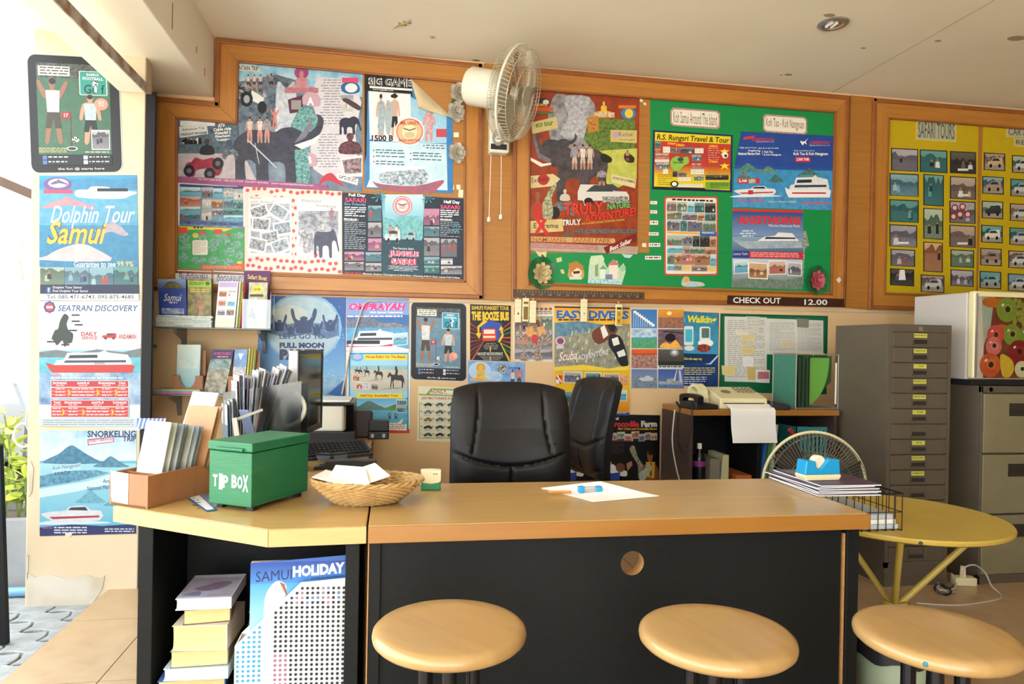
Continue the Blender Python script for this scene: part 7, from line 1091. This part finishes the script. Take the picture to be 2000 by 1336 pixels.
# ================================================================== on and in the phone shelf
UT = zt; U0 = ux0
def UX(px): return PY(px, 785, 3.75).x
t = thing('desk_phone', 'black desk phone with coiled cord hanging down', 'phone', (UX(1366), 3.765, UT), .25); t.scale = (.84, .84, .84); G().prism([(-.09, 0), (.1, 0), (.1, .03), (-.05, .055), (-.09, .05)], -.09, .09, TM((0, 0, 0), math.pi/2)).build('body', 'dark_plastic', t, bevel=.008); G().solid(lambda u, v: (-.06+.045*(v-.5), -.1+.2*u, .085-.03*math.sin(math.pi*u)**.5*-.6), 12, 4, lambda u, v: (0, 0, -.028-.02*(abs(2*u-1) > .6))).build('handset', 'black_gloss', t, smooth=True)
q_ = [(1352, 795, 3.665), (1351, 830, 3.66), (1344, 865, 3.66), (1334, 886, 3.66), (1325, 866, 3.66), (1323, 830, 3.665), (1328, 797, 3.665)]; pts = [PY(*q) for q in q_]; pts = [pts[0]+V((.02, .08, .03))]+pts+[pts[-1]+V((.02, .1, .03))]; path = []
for i in range(len(pts)-1):
    for k in range(12): path.append(pts[i].lerp(pts[i+1], k/12))
cp = []; NT = len(path)*5
for i in range(NT):
    f = i/5; a = int(f); p = path[a].lerp(path[min(a+1, len(path)-1)], f-a); an = i*1.25; cp.append(p+V((math.cos(an)*.0065, math.sin(an)*.0065, 0)))
T_ = Matrix.Translation((UX(1366), 3.765, UT)) @ Matrix.Rotation(.25, 4, 'Z') @ Matrix.Diagonal((.84, .84, .84, 1)); g = G(T_.inverted()); g.tube(cp, .0016, 4); g.build('coiled_cord', 'dark_plastic', t, smooth=True)
fx0 = UX(1402); fx1 = UX(1494); t = thing('fax_machine', 'cream fax machine with handset on the phone shelf', 'fax machine', (fx0, 3.72, UT)); w_ = fx1-fx0
G().prism([(0, 0), (.26, 0), (.26, .11), (.2, .115), (.05, .075), (0, .06)], 0, w_, Matrix(((0, 0, 1, 0), (1, 0, 0, 0), (0, 1, 0, 0), (0, 0, 0, 1)))).build('body', 'cream_plastic', t, bevel=.008, seg=3); G().box(.02, w_-.02, -.002, .001, .03, .036).build('paper_slot', 'dark_slot', t); G().lathe([(.03, 0), (.026, .003), (.0001, .003)], 20, TM((w_*.3, .11, .092), .26)).build('dial_pad', 'cab_cream', t)
g = G()
for i in range(5):
    for j in range(3): g.box(w_*.52+i*.026, w_*.52+i*.026+.014, .09+j*.032, .105+j*.032, 0, .004, Matrix.Translation((0, 0, .068)) @ Matrix.Rotation(.26, 4, 'X'))
tag(g.build('keys', 'cab_cream', t), kind='stuff')
G().prism([(-.12, 0), (-.0, 0), (-.0, .07), (-.06, .09), (-.1, .06)], .0, .12, TM((0, .26, 0), math.pi/2)).build('cradle', 'cream_plastic', t, bevel=.008); G().solid(lambda u, v: (-.075+.05*v+.05*u*-.2, .11+.15*u, .1+.035*math.sin(math.pi*u)), 14, 4, lambda u, v: (.0, 0, -.02-.03*(abs(2*u-1) > .62))).build('handset', 'cream_plastic', t, smooth=True)
def fp(u, v):
    q = v*.26
    if q < .045: y, z = .0-q, .03-.022*(q/.045)
    else: y, z = -.047-.003*math.sin(q*30), .008-(q-.045)*.9
    return (fx0+.03+(w_-.02)*u+.02*v, 3.715+y*1.1, UT+z)
tag(G().solid(fp, 8, 24, lambda u, v: (0, -.0008, .0004)).build('fax_paper', 'white_paper', smooth=True), 'white paper sheet hanging out of the fax machine', 'paper')
t = thing('card_reader', 'small black card terminal right of the fax machine', 'card reader', (UX(1514), 3.74, UT), -.15); G().prism([(-.055, 0), (.055, 0), (.055, .03), (.03, .036), (-.055, .05)], -.07, .07, TM((0, 0, 0), math.pi/2)).build('body', 'dark_plastic', t, bevel=.006); s = S(lambda x, y, h=0: V((x, -.05+.09*(1-y), .046-.12*(x+.055)+h)), .001); s.base([(-.045, 0), (.02, 0), (.02, 1), (-.045, 1)], 'c8ccc0'); s.rect(-.04, .5, .015, .7, 'b83c34'); s.lines(-.04, .1, .015, .45, 3, '40443c', .4, seg=3); s.build('key_panel', t)
rx_ = UX(1552); rw = UX(1634)-rx_; t = thing('file_rack', 'wire rack of green hanging files on the phone shelf', 'file rack', (rx_, 3.74, UT)); RH = PY(1570, 692, 3.74).z-UT; k = .0
G().tube([(0, 0, .004), (rw, 0, .004), (rw, .25, .004), (0, .25, .004)], .004, 6, True).build('bottom_frame', 'silver', t); G().tube([(0, 0, RH), (rw, 0, RH), (rw, .25, RH), (0, .25, RH)], .004, 6, True).build('top_frame', 'silver', t)
for x, y in ((0, 0), (rw, 0), (rw, .25), (0, .25)): G().tube([(x, y, .0), (x, y, RH)], .004, 6).build('post', 'silver', t)
s = S(lambda x, y, h=0: V((.001-h, .25-x, y)), .002); k2 = .25; s.base([(.004, RH-.008), (k2-.004, RH-.008), (k2-.004, .01), (.004, .01)], '3f7f6c', '4a8c78', (20, .2)); s.lines(.015, RH-.04, k2-.04, RH*.3, 14, '2f6454', .25, seg=1); s.build('front_file', t)
for i in range(8): x = k+.008+i*.012; G().box(x, x+.002, .01, .24, .012, RH-.01-.004*(i % 3)).build('file', mat('file_dark', '26382a', .6) if i % 2 else mat('file_mid', '3c5c3c', .6), t)
n = 12; G().prism([(k+.1, .012), (rw-.012, RH*.5)]+[(rw-.012, RH-.01), (k+.1, RH-.01)], 0, .002, TM((0, .05, 0), math.pi/2)).build('file', mat('file_dark2', '2c4a28', .6), t)
G().prism([(k+.08, .02)]+[(k+.08+(rw-k-.12)*math.sin(math.pi/2*i/n), .02+(RH-.04)*(1-math.cos(math.pi/2*i/n))) for i in range(n+1)]+[(k+.08, RH-.02)], 0, .002, TM((0, .03, 0), math.pi/2)).build('curved_file', mat('file_bright', '5f9a3c', .5), t); G().box(rw-.02, rw-.01, -.002, .0, .03, RH*.85).build('white_strip', 'white_plastic', t)
for i in range(9): G().box(k*.3+i*rw*.075, k*.3+i*rw*.075+.016, .0, .004, RH-.003, RH+.007).build('tab', 'page_edge', t)
IX = lambda px: PY(px, 880, 3.8).x
t = thing('bottle', 'dark bottle with purple label and white cap in the shelf unit', 'bottle', (IX(1366), 3.8, .4405)); hb = PY(1366, 866, 3.8).z-.44; G().lathe([(.001, 0), (.034, 0), (.036, .01), (.036, hb*.62), (.03, hb*.74), (.013, hb*.86), (.013, hb*.9)], 24).build('body', 'black_gloss', t, smooth=True); G().lathe([(.014, hb*.88), (.014, hb)], 20).build('cap', 'white_plastic', t); G().lathe([(.0365, hb*.5), (.0365, hb*.62)], 24, cap=False).build('label', mat('purple_label', '7c2c74', .5), t)
tag(G().box(IX(1378), IX(1398), 3.74, 4.0, .4405, .62).build('carton', mat('carton_grey', '6f6c60', .7), bevel=.004), 'grey carton beside the dark bottle in the shelf unit', 'carton')
tag(G().prism([(0, 0), (.055, 0), (.055, .2), (.02, .2)], 0, .2, Matrix.Translation((IX(1399), 3.95, .4405)) @ Matrix.Rotation(math.pi/2, 4, 'X')).build('file_box', mat('pale_lime', 'b4b48c', .6), bevel=.003), 'cream slanted file box in the shelf unit', 'box')
for i in range(3): tag(G().box(IX(1420)+.01*i, IX(1462)-.01*i, 3.72, 3.98, .4405+i*.03, .468+i*.03).build('binder', mat('binder'+str(i), ('3a2c28', '8c3c20', 'b06030')[i], .5), bevel=.003), ('black', 'dark red', 'orange')[i]+' binder lying in the shelf unit behind the desk', 'binder')
for i, (c_, q) in enumerate((('2c5c98', 'blue folder leaning in the shelf unit under the fax paper'), ('3c7c40', 'green folder leaning beside the blue one'), ('a4b4a4', 'pale grey folder leaning right of the green one'))): tag(G().box(0, .02, 0, .22, 0, .38, TM((IX(1470)+.028*i, 3.72, .4405), 0, .1)).build('folder', mat('folder'+str(i), c_, .5)), q, 'folder', 'folders in the shelf unit')
t = thing('plastic_crate', 'teal plastic crate with slotted sides behind the standing fan', 'crate', (IX(1545), 3.75, .4405)); mat('teal_plastic', '2f7f80', .5)
for i in range(9): G().box(i*.026, i*.026+.014, 0, .004, .02, .34).build('slat', 'teal_plastic', t)
G().box(0, .225, 0, .2, 0, .02).build('bottom', 'teal_plastic', t); G().box(0, .225, 0, .006, .34, .36).box(0, .006, 0, .2, 0, .36).box(.219, .225, 0, .2, 0, .36).build('rim', 'teal_plastic', t); tag(G().tube([(IX(1526), 3.72, .79), (IX(1545), 3.745, .74)], .012, 8).build('handle_stick', 'red_plastic'), 'red plastic handle sticking out of the teal crate', 'handle'); G().box(0, .225, .194, .2, 0, .34).build('back', 'teal_plastic', t)
# ================================================================== fans
def fan_head(t, M, r, wires, rimm, bl, nw=60, depth=.09):
    g = G(M); g.tube([(r*math.cos(a), r*math.sin(a), 0) for a in [2*math.pi*i/64 for i in range(64)]], .0075, 8, True); g.build('rim', rimm, t, smooth=True)
    for nm, sg, dp in (('front_guard', 1, depth*.75), ('rear_guard', -1, depth)):
        g = G(M)
        for i in range(nw):
            a = 2*math.pi*i/nw; g.tube([((r-.002)*math.cos(a), (r-.002)*math.sin(a), 0), (r*.93*math.cos(a+.03), r*.93*math.sin(a+.03), sg*dp*.75), (r*.6*math.cos(a+.1), r*.6*math.sin(a+.1), sg*dp), (r*.2*math.cos(a+.2), r*.2*math.sin(a+.2), sg*dp*1.05)], .0013, 4)
        for q, z in ((.93, .76), (.62, 1.0)): g.tube([(r*q*math.cos(a), r*q*math.sin(a), sg*dp*z) for a in [2*math.pi*i/48 for i in range(48)]], .002, 5, True)
        tag(g.build(nm, wires, t), kind='stuff')
    G(M).lathe([(.0001, depth*.8), (r*.2, depth*.78), (r*.21, depth*.7), (.0001, depth*.7)], 24).build('centre_badge', wires, t)
    for i in range(3):
        a = i*2.094; g = G(M @ Matrix.Rotation(a, 4, 'Z')); g.solid(lambda u, v: (r*(.16+.7*v), r*(-.12+.55*u*(.5+.6*v))+.0, .02*(2*u-1)), 8, 8, lambda u, v: (0, 0, .003)); g.build('blade', bl, t, smooth=True)
    G(M).cyl((0, 0, -.02), (0, 0, .03), r*.17, n=24).build('hub', bl, t)
ax = V((.84, -.46, -.26)).normalized(); hc = PY(1008, 184, 3.9)
mat('fan_white', 'd4d0c0', .35); mat('fan_wire', 'b4ad98', .35, .2); mat('fan_blade', '8d8672', .3)
t = thing('wall_fan', 'white oscillating wall fan with pull cords between the boards', 'fan', (0, 0, 0)); M = AX(hc, ax); fan_head(t, M, .262, 'fan_wire', 'fan_white', 'fan_blade', 72, .085)
G(M).lathe([(.0001, -.30), (.095, -.30), (.107, -.285), (.107, -.12), (.08, -.085), (.0001, -.085)], 32).build('motor', 'fan_white', t, smooth=True); b0 = PY(956, 206, 4.22); b1 = PY(994, 302, 4.22)
G().box(b0.x, b1.x, 4.19, DW-.016, b1.z, b0.z).build('wall_plate', 'fan_white', t, bevel=.015, seg=3); G().tube([((b0.x+b1.x)/2, 4.2, b0.z-.06), ((b0.x+b1.x)/2-.01, 4.1, b0.z+.02), tuple(hc-ax*.2-V((0, 0, .05)))], [.04, .035, .05], 12).build('arm', 'fan_white', t, smooth=True)
cx = (b0.x+b1.x)/2-.01; G().box(b0.x+.008, b1.x-.02, 4.183, 4.19, b1.z+.018, b1.z+.05).build('control_strip', 'dark_plastic', t); G().lathe([(.036, 0), (.034, .012), (.0001, .012)], 24, TM((cx, 4.19, b1.z+.09), math.pi/2) @ Matrix.Diagonal((1, 1.5, 1, 1))).build('control_plate', 'grey_plastic', t); k = G().lathe([(.02, 0), (.019, .016), (.0001, .016)], 20, TM((cx, 4.178, b1.z+.075), math.pi/2)).build('knob', 'white_plastic', t); G().box(cx-.015, cx+.015, 4.16, 4.163, b1.z+.073, b1.z+.077).build('knob_mark', 'dark_slot', k)
for xa, ya, xb, yb in ((959, 302, 955, 425), (979, 303, 978, 420)):
    a = PY(xa, ya, 4.2); b = PY(xb, yb, 4.2); c_ = G().tube([a, b], .002, 5).build('pull_cord', 'white_plastic', t); G().lathe([(.004, .03), (.01, .024), (.011, 0), (.004, -.002)], 12, TM(tuple(b-V((0, 0, .025))))).build('cord_bell', 'white_plastic', c_)
hc = PY(1591, 948, 3.15); t = thing('standing_fan', 'cream rimmed standing fan behind the desk corner', 'fan', (0, 0, 0)); M = AX(hc, (-.12, -1, .06)); mat('dull_wire', '6c6858', .4); fan_head(t, M, .262, 'dull_wire', 'cream_plastic', mat('smoke_blade', '3a3834', .3), 84, .08)
G(M).lathe([(.0001, -.24), (.07, -.23), (.08, -.09), (.0001, -.09)], 24).build('motor', 'dark_plastic', t, smooth=True); G().cyl((hc.x+.02, hc.y+.16, .03), (hc.x+.02, hc.y+.16, hc.z-.03), .017, n=14).build('pole', 'white_plastic', t); G(TM((hc.x+.02, hc.y+.16, 0))).lathe([(.0001, 0), (.18, 0), (.185, .012), (.05, .04), (.0001, .04)], 40).build('base', 'dark_plastic', t, smooth=True)
# ================================================================== ceiling things
p = PZ(1627, 45, CEIL); t = thing('downlight', 'round recessed downlight with chrome reflector in the ceiling', 'light', (p.x, p.y, CEIL)); G().lathe([(.055, -.0005), (.078, -.0005), (.078, -.006), (.07, -.012), (.056, -.012), (.05, -.004), (.03, -.003), (.0001, -.003)], 40, cap=False).build('trim_ring', 'silver', t, smooth=True); G().lathe([(.05, -.0035), (.035, -.006), (.02, -.0045), (.0001, -.0045)], 32, cap=False).build('reflector', mat('chrome', 'c8ccd0', .12, 1), t, smooth=True)
for i in range(2): G().tube([(-.02+.03*i, -.02, -.009), (-.02+.03*i, .03, -.009)], .007, 8).build('bulb', 'white_plastic', t, smooth=True)
p = PZ(788, 46, CEIL); M = TM((p.x, p.y, CEIL-.004), 0, 0, -.3); g = G(M); mat('gecko_skin', 'b09a72', .6, c2='8c7850', scale=90)
g.tube([(-.075, .05, 0), (-.05, .03, 0), (-.03, .012, 0), (-.01, .002, 0), (.015, -.012, 0), (.03, -.022, 0), (.042, -.032, 0), (.05, -.04, 0)], [.001, .003, .005, .008, .0085, .006, .0085, .003], 8)
for x, y, dx, dy in ((-.012, .004, -.012, -.022), (-.008, .002, .02, .02), (.018, -.014, -.008, -.022), (.02, -.014, .024, .012)): g.tube([(x, y, 0), (x+dx*.6, y+dy*.6, 0), (x+dx, y+dy, .002)], [.004, .003, .002], 5)
tag(g.build('gecko', 'gecko_skin', smooth=True), 'small pale gecko clinging to the ceiling', 'gecko')
p = PZ(845, 72, CEIL); g = G(TM((p.x, p.y, CEIL-.003))); g.lathe([(.0001, -.004), (.006, -.002), (.006, .001), (.0001, .003)], 8)
for i in range(6): a = i*1.05; g.tube([(0, 0, 0), (.012*math.cos(a), .012*math.sin(a), -.003), (.02*math.cos(a), .02*math.sin(a), .002)], .0012, 4)
tag(g.build('spider', 'stain'), 'tiny brown spider on the ceiling beside the gecko', 'spider')
# ================================================================== flowers, tags, cords
def flower(name, label, cat, px, py, Y_, R, mp, rings, leafm=None, group=None):
    p = PY(px, py, Y_); t = thing(name, label, cat, p, 0, group); t.rotation_euler = (math.pi/2, 0, .3)
    if leafm:
        o = G().solid(lambda u, v: (R*1.45*(.03+.97*v)*math.cos(2*math.pi*u*.97), R*1.45*(.03+.97*v)*math.sin(2*math.pi*u*.97), .003+.02*v*v+.004*math.sin(u*30)*v), 40, 5, lambda u, v: (0, 0, -.002)); o.build('leaf_pad', leafm, t, smooth=True)
    pm_ = None
    for k, (n, l, w, tilt) in enumerate(rings):
        base = None
        for i in range(n):
            if base is None:
                base = G().solid(lambda u, v: ((2*u-1)*w*R*math.sin(math.pi*(.12+.76*v))**.8, l*R*v*math.cos(tilt*(.4+v*.6)), l*R*v*math.sin(tilt*(.4+.6*v))+.12*R*(2*u-1)**2+.14*k*R), 6, 6, lambda u, v: (0, 0, .002)).build('petal', mp, t, smooth=True); o = base
            else: o = base.copy(); COL.objects.link(o)
            o.rotation_euler = (0, 0, 2*math.pi*i/n+k*.5)
    G().lathe([(.0001, .3*R), (R*.16, .45*R), (R*.12, .6*R), (.0001, .66*R)], 10).build('heart', mp, t, smooth=True); return t
mat('silver_petal', 'c4beb2', .4); mat('cream_petal', 'cdbb8c', .5); mat('pink_petal', 'c4606c', .5); mat('lily_leaf', '1f5a34', .4, c2='2f7444', scale=30)
RS = [(6, 1.05, .46, .25), (6, .8, .42, .5), (5, .58, .36, .75), (4, .4, .28, .95)]
for i, y in enumerate((183, 220, 300)): flower('silver_rose', ('uppermost silver artificial rose on the board edge', 'middle silver rose right under the uppermost one', 'lowest silver rose beside the boat poster')[i], 'flower', (895, 890, 892)[i], y, YB-.006, .062, 'silver_petal', RS, None, 'silver roses on the board')
tag(G().tube([WB(888, 194, .008), WB(884, 203, .02), WB(887, 212, .008)], .012, 8).build('rose_stem', 'lily_leaf', smooth=True), 'short green stem between the two upper silver roses', 'stem')
flower('lotus_flower', 'cream artificial lotus on a green leaf at the board corner', 'flower', 1056, 534, YB-.008, .07, 'cream_petal', [(9, 1, .3, .3), (8, .78, .28, .55), (6, .5, .24, .9)], 'lily_leaf'); flower('lotus_flower', 'pink artificial lotus on a green leaf at the lower right of the green board', 'flower', 1592, 548, YB-.012, .068, 'pink_petal', [(8, 1, .34, .3), (7, .78, .3, .55), (5, .5, .26, .9)], 'lily_leaf')
for i, (x0, y0, x1, y1, k) in enumerate(((1006, 584, 1018, 630, 0), (1021, 582, 1033, 628, 1), (1035, 587, 1047, 631, 0), (1135, 584, 1147, 629, 0), (1203, 594, 1215, 637, 2))):
    Y_ = DW-.05; a = PY(x0, y0, Y_); b = PY(x1, y1, Y_); t = thing('remote_holder', ('cream hanging room tag, leftmost of the three under the ruler', 'hanging room tag with brown window, middle of three under the ruler', 'cream hanging room tag, rightmost of the three under the ruler', 'cream hanging room tag numbered 16 in front of the yellow diving poster', 'yellow hanging room tag with red arrow')[i], 'tag', (a.x, Y_, b.z), 0, 'hanging tags'); w_ = b.x-a.x; h_ = a.z-b.z
    G().box(0, w_, 0, .012, 0, h_).build('plate', 'cream_plastic', t, bevel=.003); s = S(lambda x, y, h=0: V((x*w_, -h, (1-y)*h_)), .0006)
    if k == 1: s.rect(.15, .15, .85, .26, '7c5c24'); s.rect(.15, .36, .85, .92, '84642c')
    elif k == 2: s.rect(.15, .14, .85, .25, '3c3418'); s.rect(.12, .3, .88, .95, 'c8a428'); s.poly([(.3, .7), (.7, .7), (.5, .9)], 'b03020'); s.text('25', .35, .38, .65, .52, '4c3c18', .03)
    else: s.rect(.12, .14, .88, .15, 'a8a080'); s.rect(.12, .34, .88, .35, 'a8a080'); s.text(('1', '', '', '16', '')[i] or '-', .4, .58, .65, .66 if i != 2 else .59, '4c4c40', .03)
    s.build('print', t); G().tube([(w_/2, .006, h_-.002), (w_/2-.008, .02, h_+.03), (w_/2, .03, h_+.045), (w_/2+.008, .02, h_+.03), (w_/2, .006, h_-.002)], .0012, 4).build('string', 'white_plastic', t)
def cord(pts, r, label, m='rubber_grey', name='cable', k=4):
    P = [V(p) for p in pts]; out = []
    for i in range(len(P)-1):
        p0, p1, p2, p3 = P[max(i-1, 0)], P[i], P[i+1], P[min(i+2, len(P)-1)]
        for q in range(k):
            u = q/k; out.append(.5*(2*p1+(p2-p0)*u+(2*p0-5*p1+4*p2-p3)*u*u+(3*p1-p0-3*p2+p3)*u**3))
    out.append(P[-1]); return tag(G().tube(out, r, 6).build(name, m, smooth=True), label, 'cable')
cord([W(740, 588, .01), W(716, 590, .012), W(705, 610, .012), W(690, 660, .012), W(681, 700, .012), W(676, 730, .012), W(668, 770, .02)], .005, 'white cord hanging down over the catamaran poster')
cord([W(740, 587, .008), W(800, 590, .008), W(900, 591, .008), W(1000, 590, .008), W(1080, 592, .008), W(1200, 598, .008), W(1330, 600, .008)], .003, 'thin white cable running along under the wooden boards')
cord([W(1412, 603, .008), W(1500, 606, .008), W(1640, 609, .008), W(1790, 612, .008)], .003, 'thin grey cable under the boards above the tall cabinet')
cord([PY(1318, 800, 3.67), PY(1313, 860, 3.66), PY(1320, 910, 3.66), PY(1329, 950, 3.66), PY(1330, 1000, 3.66)], .004, 'white cable hanging beside the phone shelf')
t = thing('power_strip', 'cream power strip on the floor between the cabinets', 'power strip', PZ(1880, 1142, 0), -.25); G().box(-.05, .06, -.03, .03, 0, .045).build('body', 'cream_plastic', t, bevel=.006); G().cyl((0, 0, .045), (0, 0, .1), .016, .012, 12).build('plug', 'cream_plastic', t)
cord([PZ(1880, 1125, .08), PZ(1885, 1108, .12), PZ(1905, 1104, .13), PZ(1925, 1120, .08), PZ(1937, 1145, .03), PZ(1955, 1162, .004), PZ(1945, 1172, .004), PZ(1870, 1182, .004), PZ(1790, 1178, .004)], .004, 'white cable curling from the power strip across the floor')
cord([PZ(1868, 1140, .01), PZ(1850, 1150, .03), PZ(1832, 1140, .06), PZ(1826, 1152, .02), PZ(1845, 1162, .005), PZ(1858, 1155, .04), PZ(1840, 1142, .05)], .005, 'tangled black cable beside the tall cabinet', 'dark_plastic'); cord([PZ(1870, 1138, .01), PZ(1858, 1120, .06), PZ(1866, 1148, .03), PZ(1836, 1152, .03), PZ(1832, 1138, .05), PZ(1848, 1156, .02), PZ(1866, 1156, .008)], .004, 'tangled white cable beside the tall cabinet')
t = thing('wall_socket', 'small round screw plate on the plaster below the upper shelf', 'socket', W(303, 676, 0)); G().box(-.02, .02, -.006, -.0005, -.02, .02).build('plate', 'plaster', t, bevel=.002); G().lathe([(.012, 0), (.011, .006), (.0001, .006)], 14, TM((0, -.006, 0), math.pi/2)).build('screw', 'grey_metal', t)
# ================================================================== street side
mat('car_paint', '6a6f74', .2, .6, coat=.6); mat('car_glass', '1c2126', .08); mat('tyre', '1a1a1a', .8); mat('leaf_green', '8fa83c', .5, c2='c8cc60', scale=9); mat('stem_green', '6c7c3c', .6); mat('soil', '4a3c30', .95)
ya = PY(30, 1015, 4.0).z
t = thing('planter', 'long grey concrete planter on the pavement beside the pillar', 'planter', (-2.9, 4.0, -.1)); G().box(0, 1.1, 0, .05, 0, ya+.1).build('front_wall', 'concrete', t, bevel=.006); G().box(0, 1.1, .4, .45, 0, ya+.1).build('back_wall', 'concrete', t); G().box(0, .05, .05, .4, 0, ya+.1).build('end_wall', 'concrete', t); G().box(1.05, 1.1, .05, .4, 0, ya+.1).build('end_wall', 'concrete', t); G().box(.05, 1.05, .05, .4, 0, ya+.06).build('soil', 'soil', t)
tag(G().tube([(-2.9, 3.9, -.045), (-1.8, 3.9, -.045)], .024, 10).build('drain_pipe', mat('pipe_blue', '6c98b8', .4), smooth=True), 'pale blue pipe lying on the pavement along the planter', 'pipe')
for k, (px, hgt) in enumerate(((12, .62), (36, .55), (50, .4), (-30, .5))):
    p = PY(px, 1000, 4.2); t = thing('garden_plant', ('yellow green leafy plant with tall stem in the planter', 'leafy plant in the middle of the planter', 'small leafy plant next to the pillar', 'leafy plant at the far planter side')[k], 'plant', (p.x, 4.2, ya-.04)); q_ = random.Random(k+40); lm = None
    for i in range(3):
        a = q_.uniform(-.15, .15); st_ = [(0, 0, 0), (a*.5, q_.uniform(-.05, .05), hgt*.5), (a*1.2, q_.uniform(-.1, .1), hgt*q_.uniform(.8, 1.05))]; G().tube(st_, .005, 5).build('stem', 'stem_green', t)
        for j in range(9):
            f = .15+.85*j/8; b = V(st_[0]).lerp(V(st_[1]), f*2) if f < .5 else V(st_[1]).lerp(V(st_[2]), f*2-1)
            if lm is None: o = G().solid(lambda u, v: ((2*u-1)*.026*math.sin(math.pi*v)**.7, .11*v, .015*math.sin(2*v)+.006*(2*u-1)**2), 4, 6, lambda u, v: (0, 0, .0008)).build('leaf', 'leaf_green', t, smooth=True); lm = o
            else: o = lm.copy(); COL.objects.link(o)
            o.location = b; o.rotation_euler = (q_.uniform(-.4, .8), q_.uniform(-.5, .5), q_.uniform(0, 6.28)); o.scale = [q_.uniform(.7, 1.2)]*3
xr = PY(58, 800, 6.2).x; t = thing('car', 'dark grey car parked on the street behind the planter', 'car', (xr-4.4, 6.2, -.1))
prof = [(0, .35), (.05, .62), (.25, .8), (1.1, .92), (1.75, 1.36), (2.9, 1.4), (3.7, 1.06), (4.3, .98), (4.4, .7), (4.38, .35), (3.95, .3), (3.9, .5), (3.65, .66), (3.4, .5), (3.35, .28), (1.3, .28), (1.25, .5), (1.0, .66), (.75, .5), (.7, .3)]
G().prism(prof, 0, 1.7, TM((0, 1.7, 0), math.pi/2)).build('body', 'car_paint', t, bevel=.03); G().prism([(1.3, .98), (1.85, 1.3), (2.85, 1.33), (3.5, 1.05), (3.4, .98)], 0, 1.74, TM((0, 1.72, 0), math.pi/2)).build('side_window', 'car_glass', t)
for x in (1.0, 3.65):
    for y in (0.02, 1.5): w = G().cyl((x, y, .31), (x, y+.2, .31), .31, n=28).build('wheel', 'tyre', t); G().cyl((x, y-.01, .31), (x, y, .31), .19, n=20).build('hubcap', 'steel', w)
for x in (2.2, 3.1): G().box(x, x+.16, -.02, 0, .84, .87).build('door_handle', 'steel', t, bevel=.005)
cord([PY(60, 420, 4.3), PY(45, 455, 4.3), PY(36, 500, 4.3), PY(42, 560, 4.3), PY(52, 610, 4.3), PY(48, 650, 4.3)], .008, 'grey rope hanging outside along the pillar', 'rubber_grey')
for i in range(3): cord([PY(40+i*4, 455, 4.32), PY(30+i*3, 500-i*6, 4.32), PY(36+i*6, 545, 4.32), PY(50, 520+i*8, 4.32), PY(44, 470, 4.32)], .006, ('left', 'middle', 'right')[i]+' loop of the knotted rope outside the pillar', 'rubber_grey')
cord([PY(-60, 420, 4.6), PY(0, 440, 4.5), PY(40, 458, 4.32)], .008, 'rope stretched to the knot outside the pillar', 'rubber_grey')
p = PY(-80, 320, 5.5); q = PY(75, 385, 5.5); tag(G().tube([p, q], .045, 4).build('timber_beam', mat('old_wood', '4a3a30', .8)), 'dark timber beam end outside left of the pillar', 'beam')
cord([PY(54, 800, 3.85), PY(52, 830, 3.9)]+[PY(46, 850, 3.98)+V((.045*math.cos(a), 0, .06*math.sin(a)+.0)) for a in [i*.5 for i in range(26)]], .006, 'coiled grey cable hanging on the pillar edge outside', 'rubber_grey')
t = thing('sign_stand', 'black metal stand leg at the left edge on the pavement', 'stand', (0, 0, 0)); a = PY(-4, 870, 3.3); b = PY(9, 1253, 3.3); b.z = -.066; G().tube([a, b], .02, 4).build('leg', 'black_metal', t); G().tube([a, (a.x-.25, a.y+.5, -.066)], .02, 4).build('leg', 'black_metal', t); G().tube([a, (a.x-.6, a.y, a.z)], .02, 4).build('crossbar', 'black_metal', t); G().tube([(a.x-.6, a.y, a.z), (b.x-.6, b.y, b.z)], .02, 4).build('leg', 'black_metal', t)
tag(G().box(-16, -5, 13, 13.3, -.1, 3.2).build('street_wall', mat('white_wall', 'e8e8e6', .9)), 'white wall on the far side of the street', 'wall')
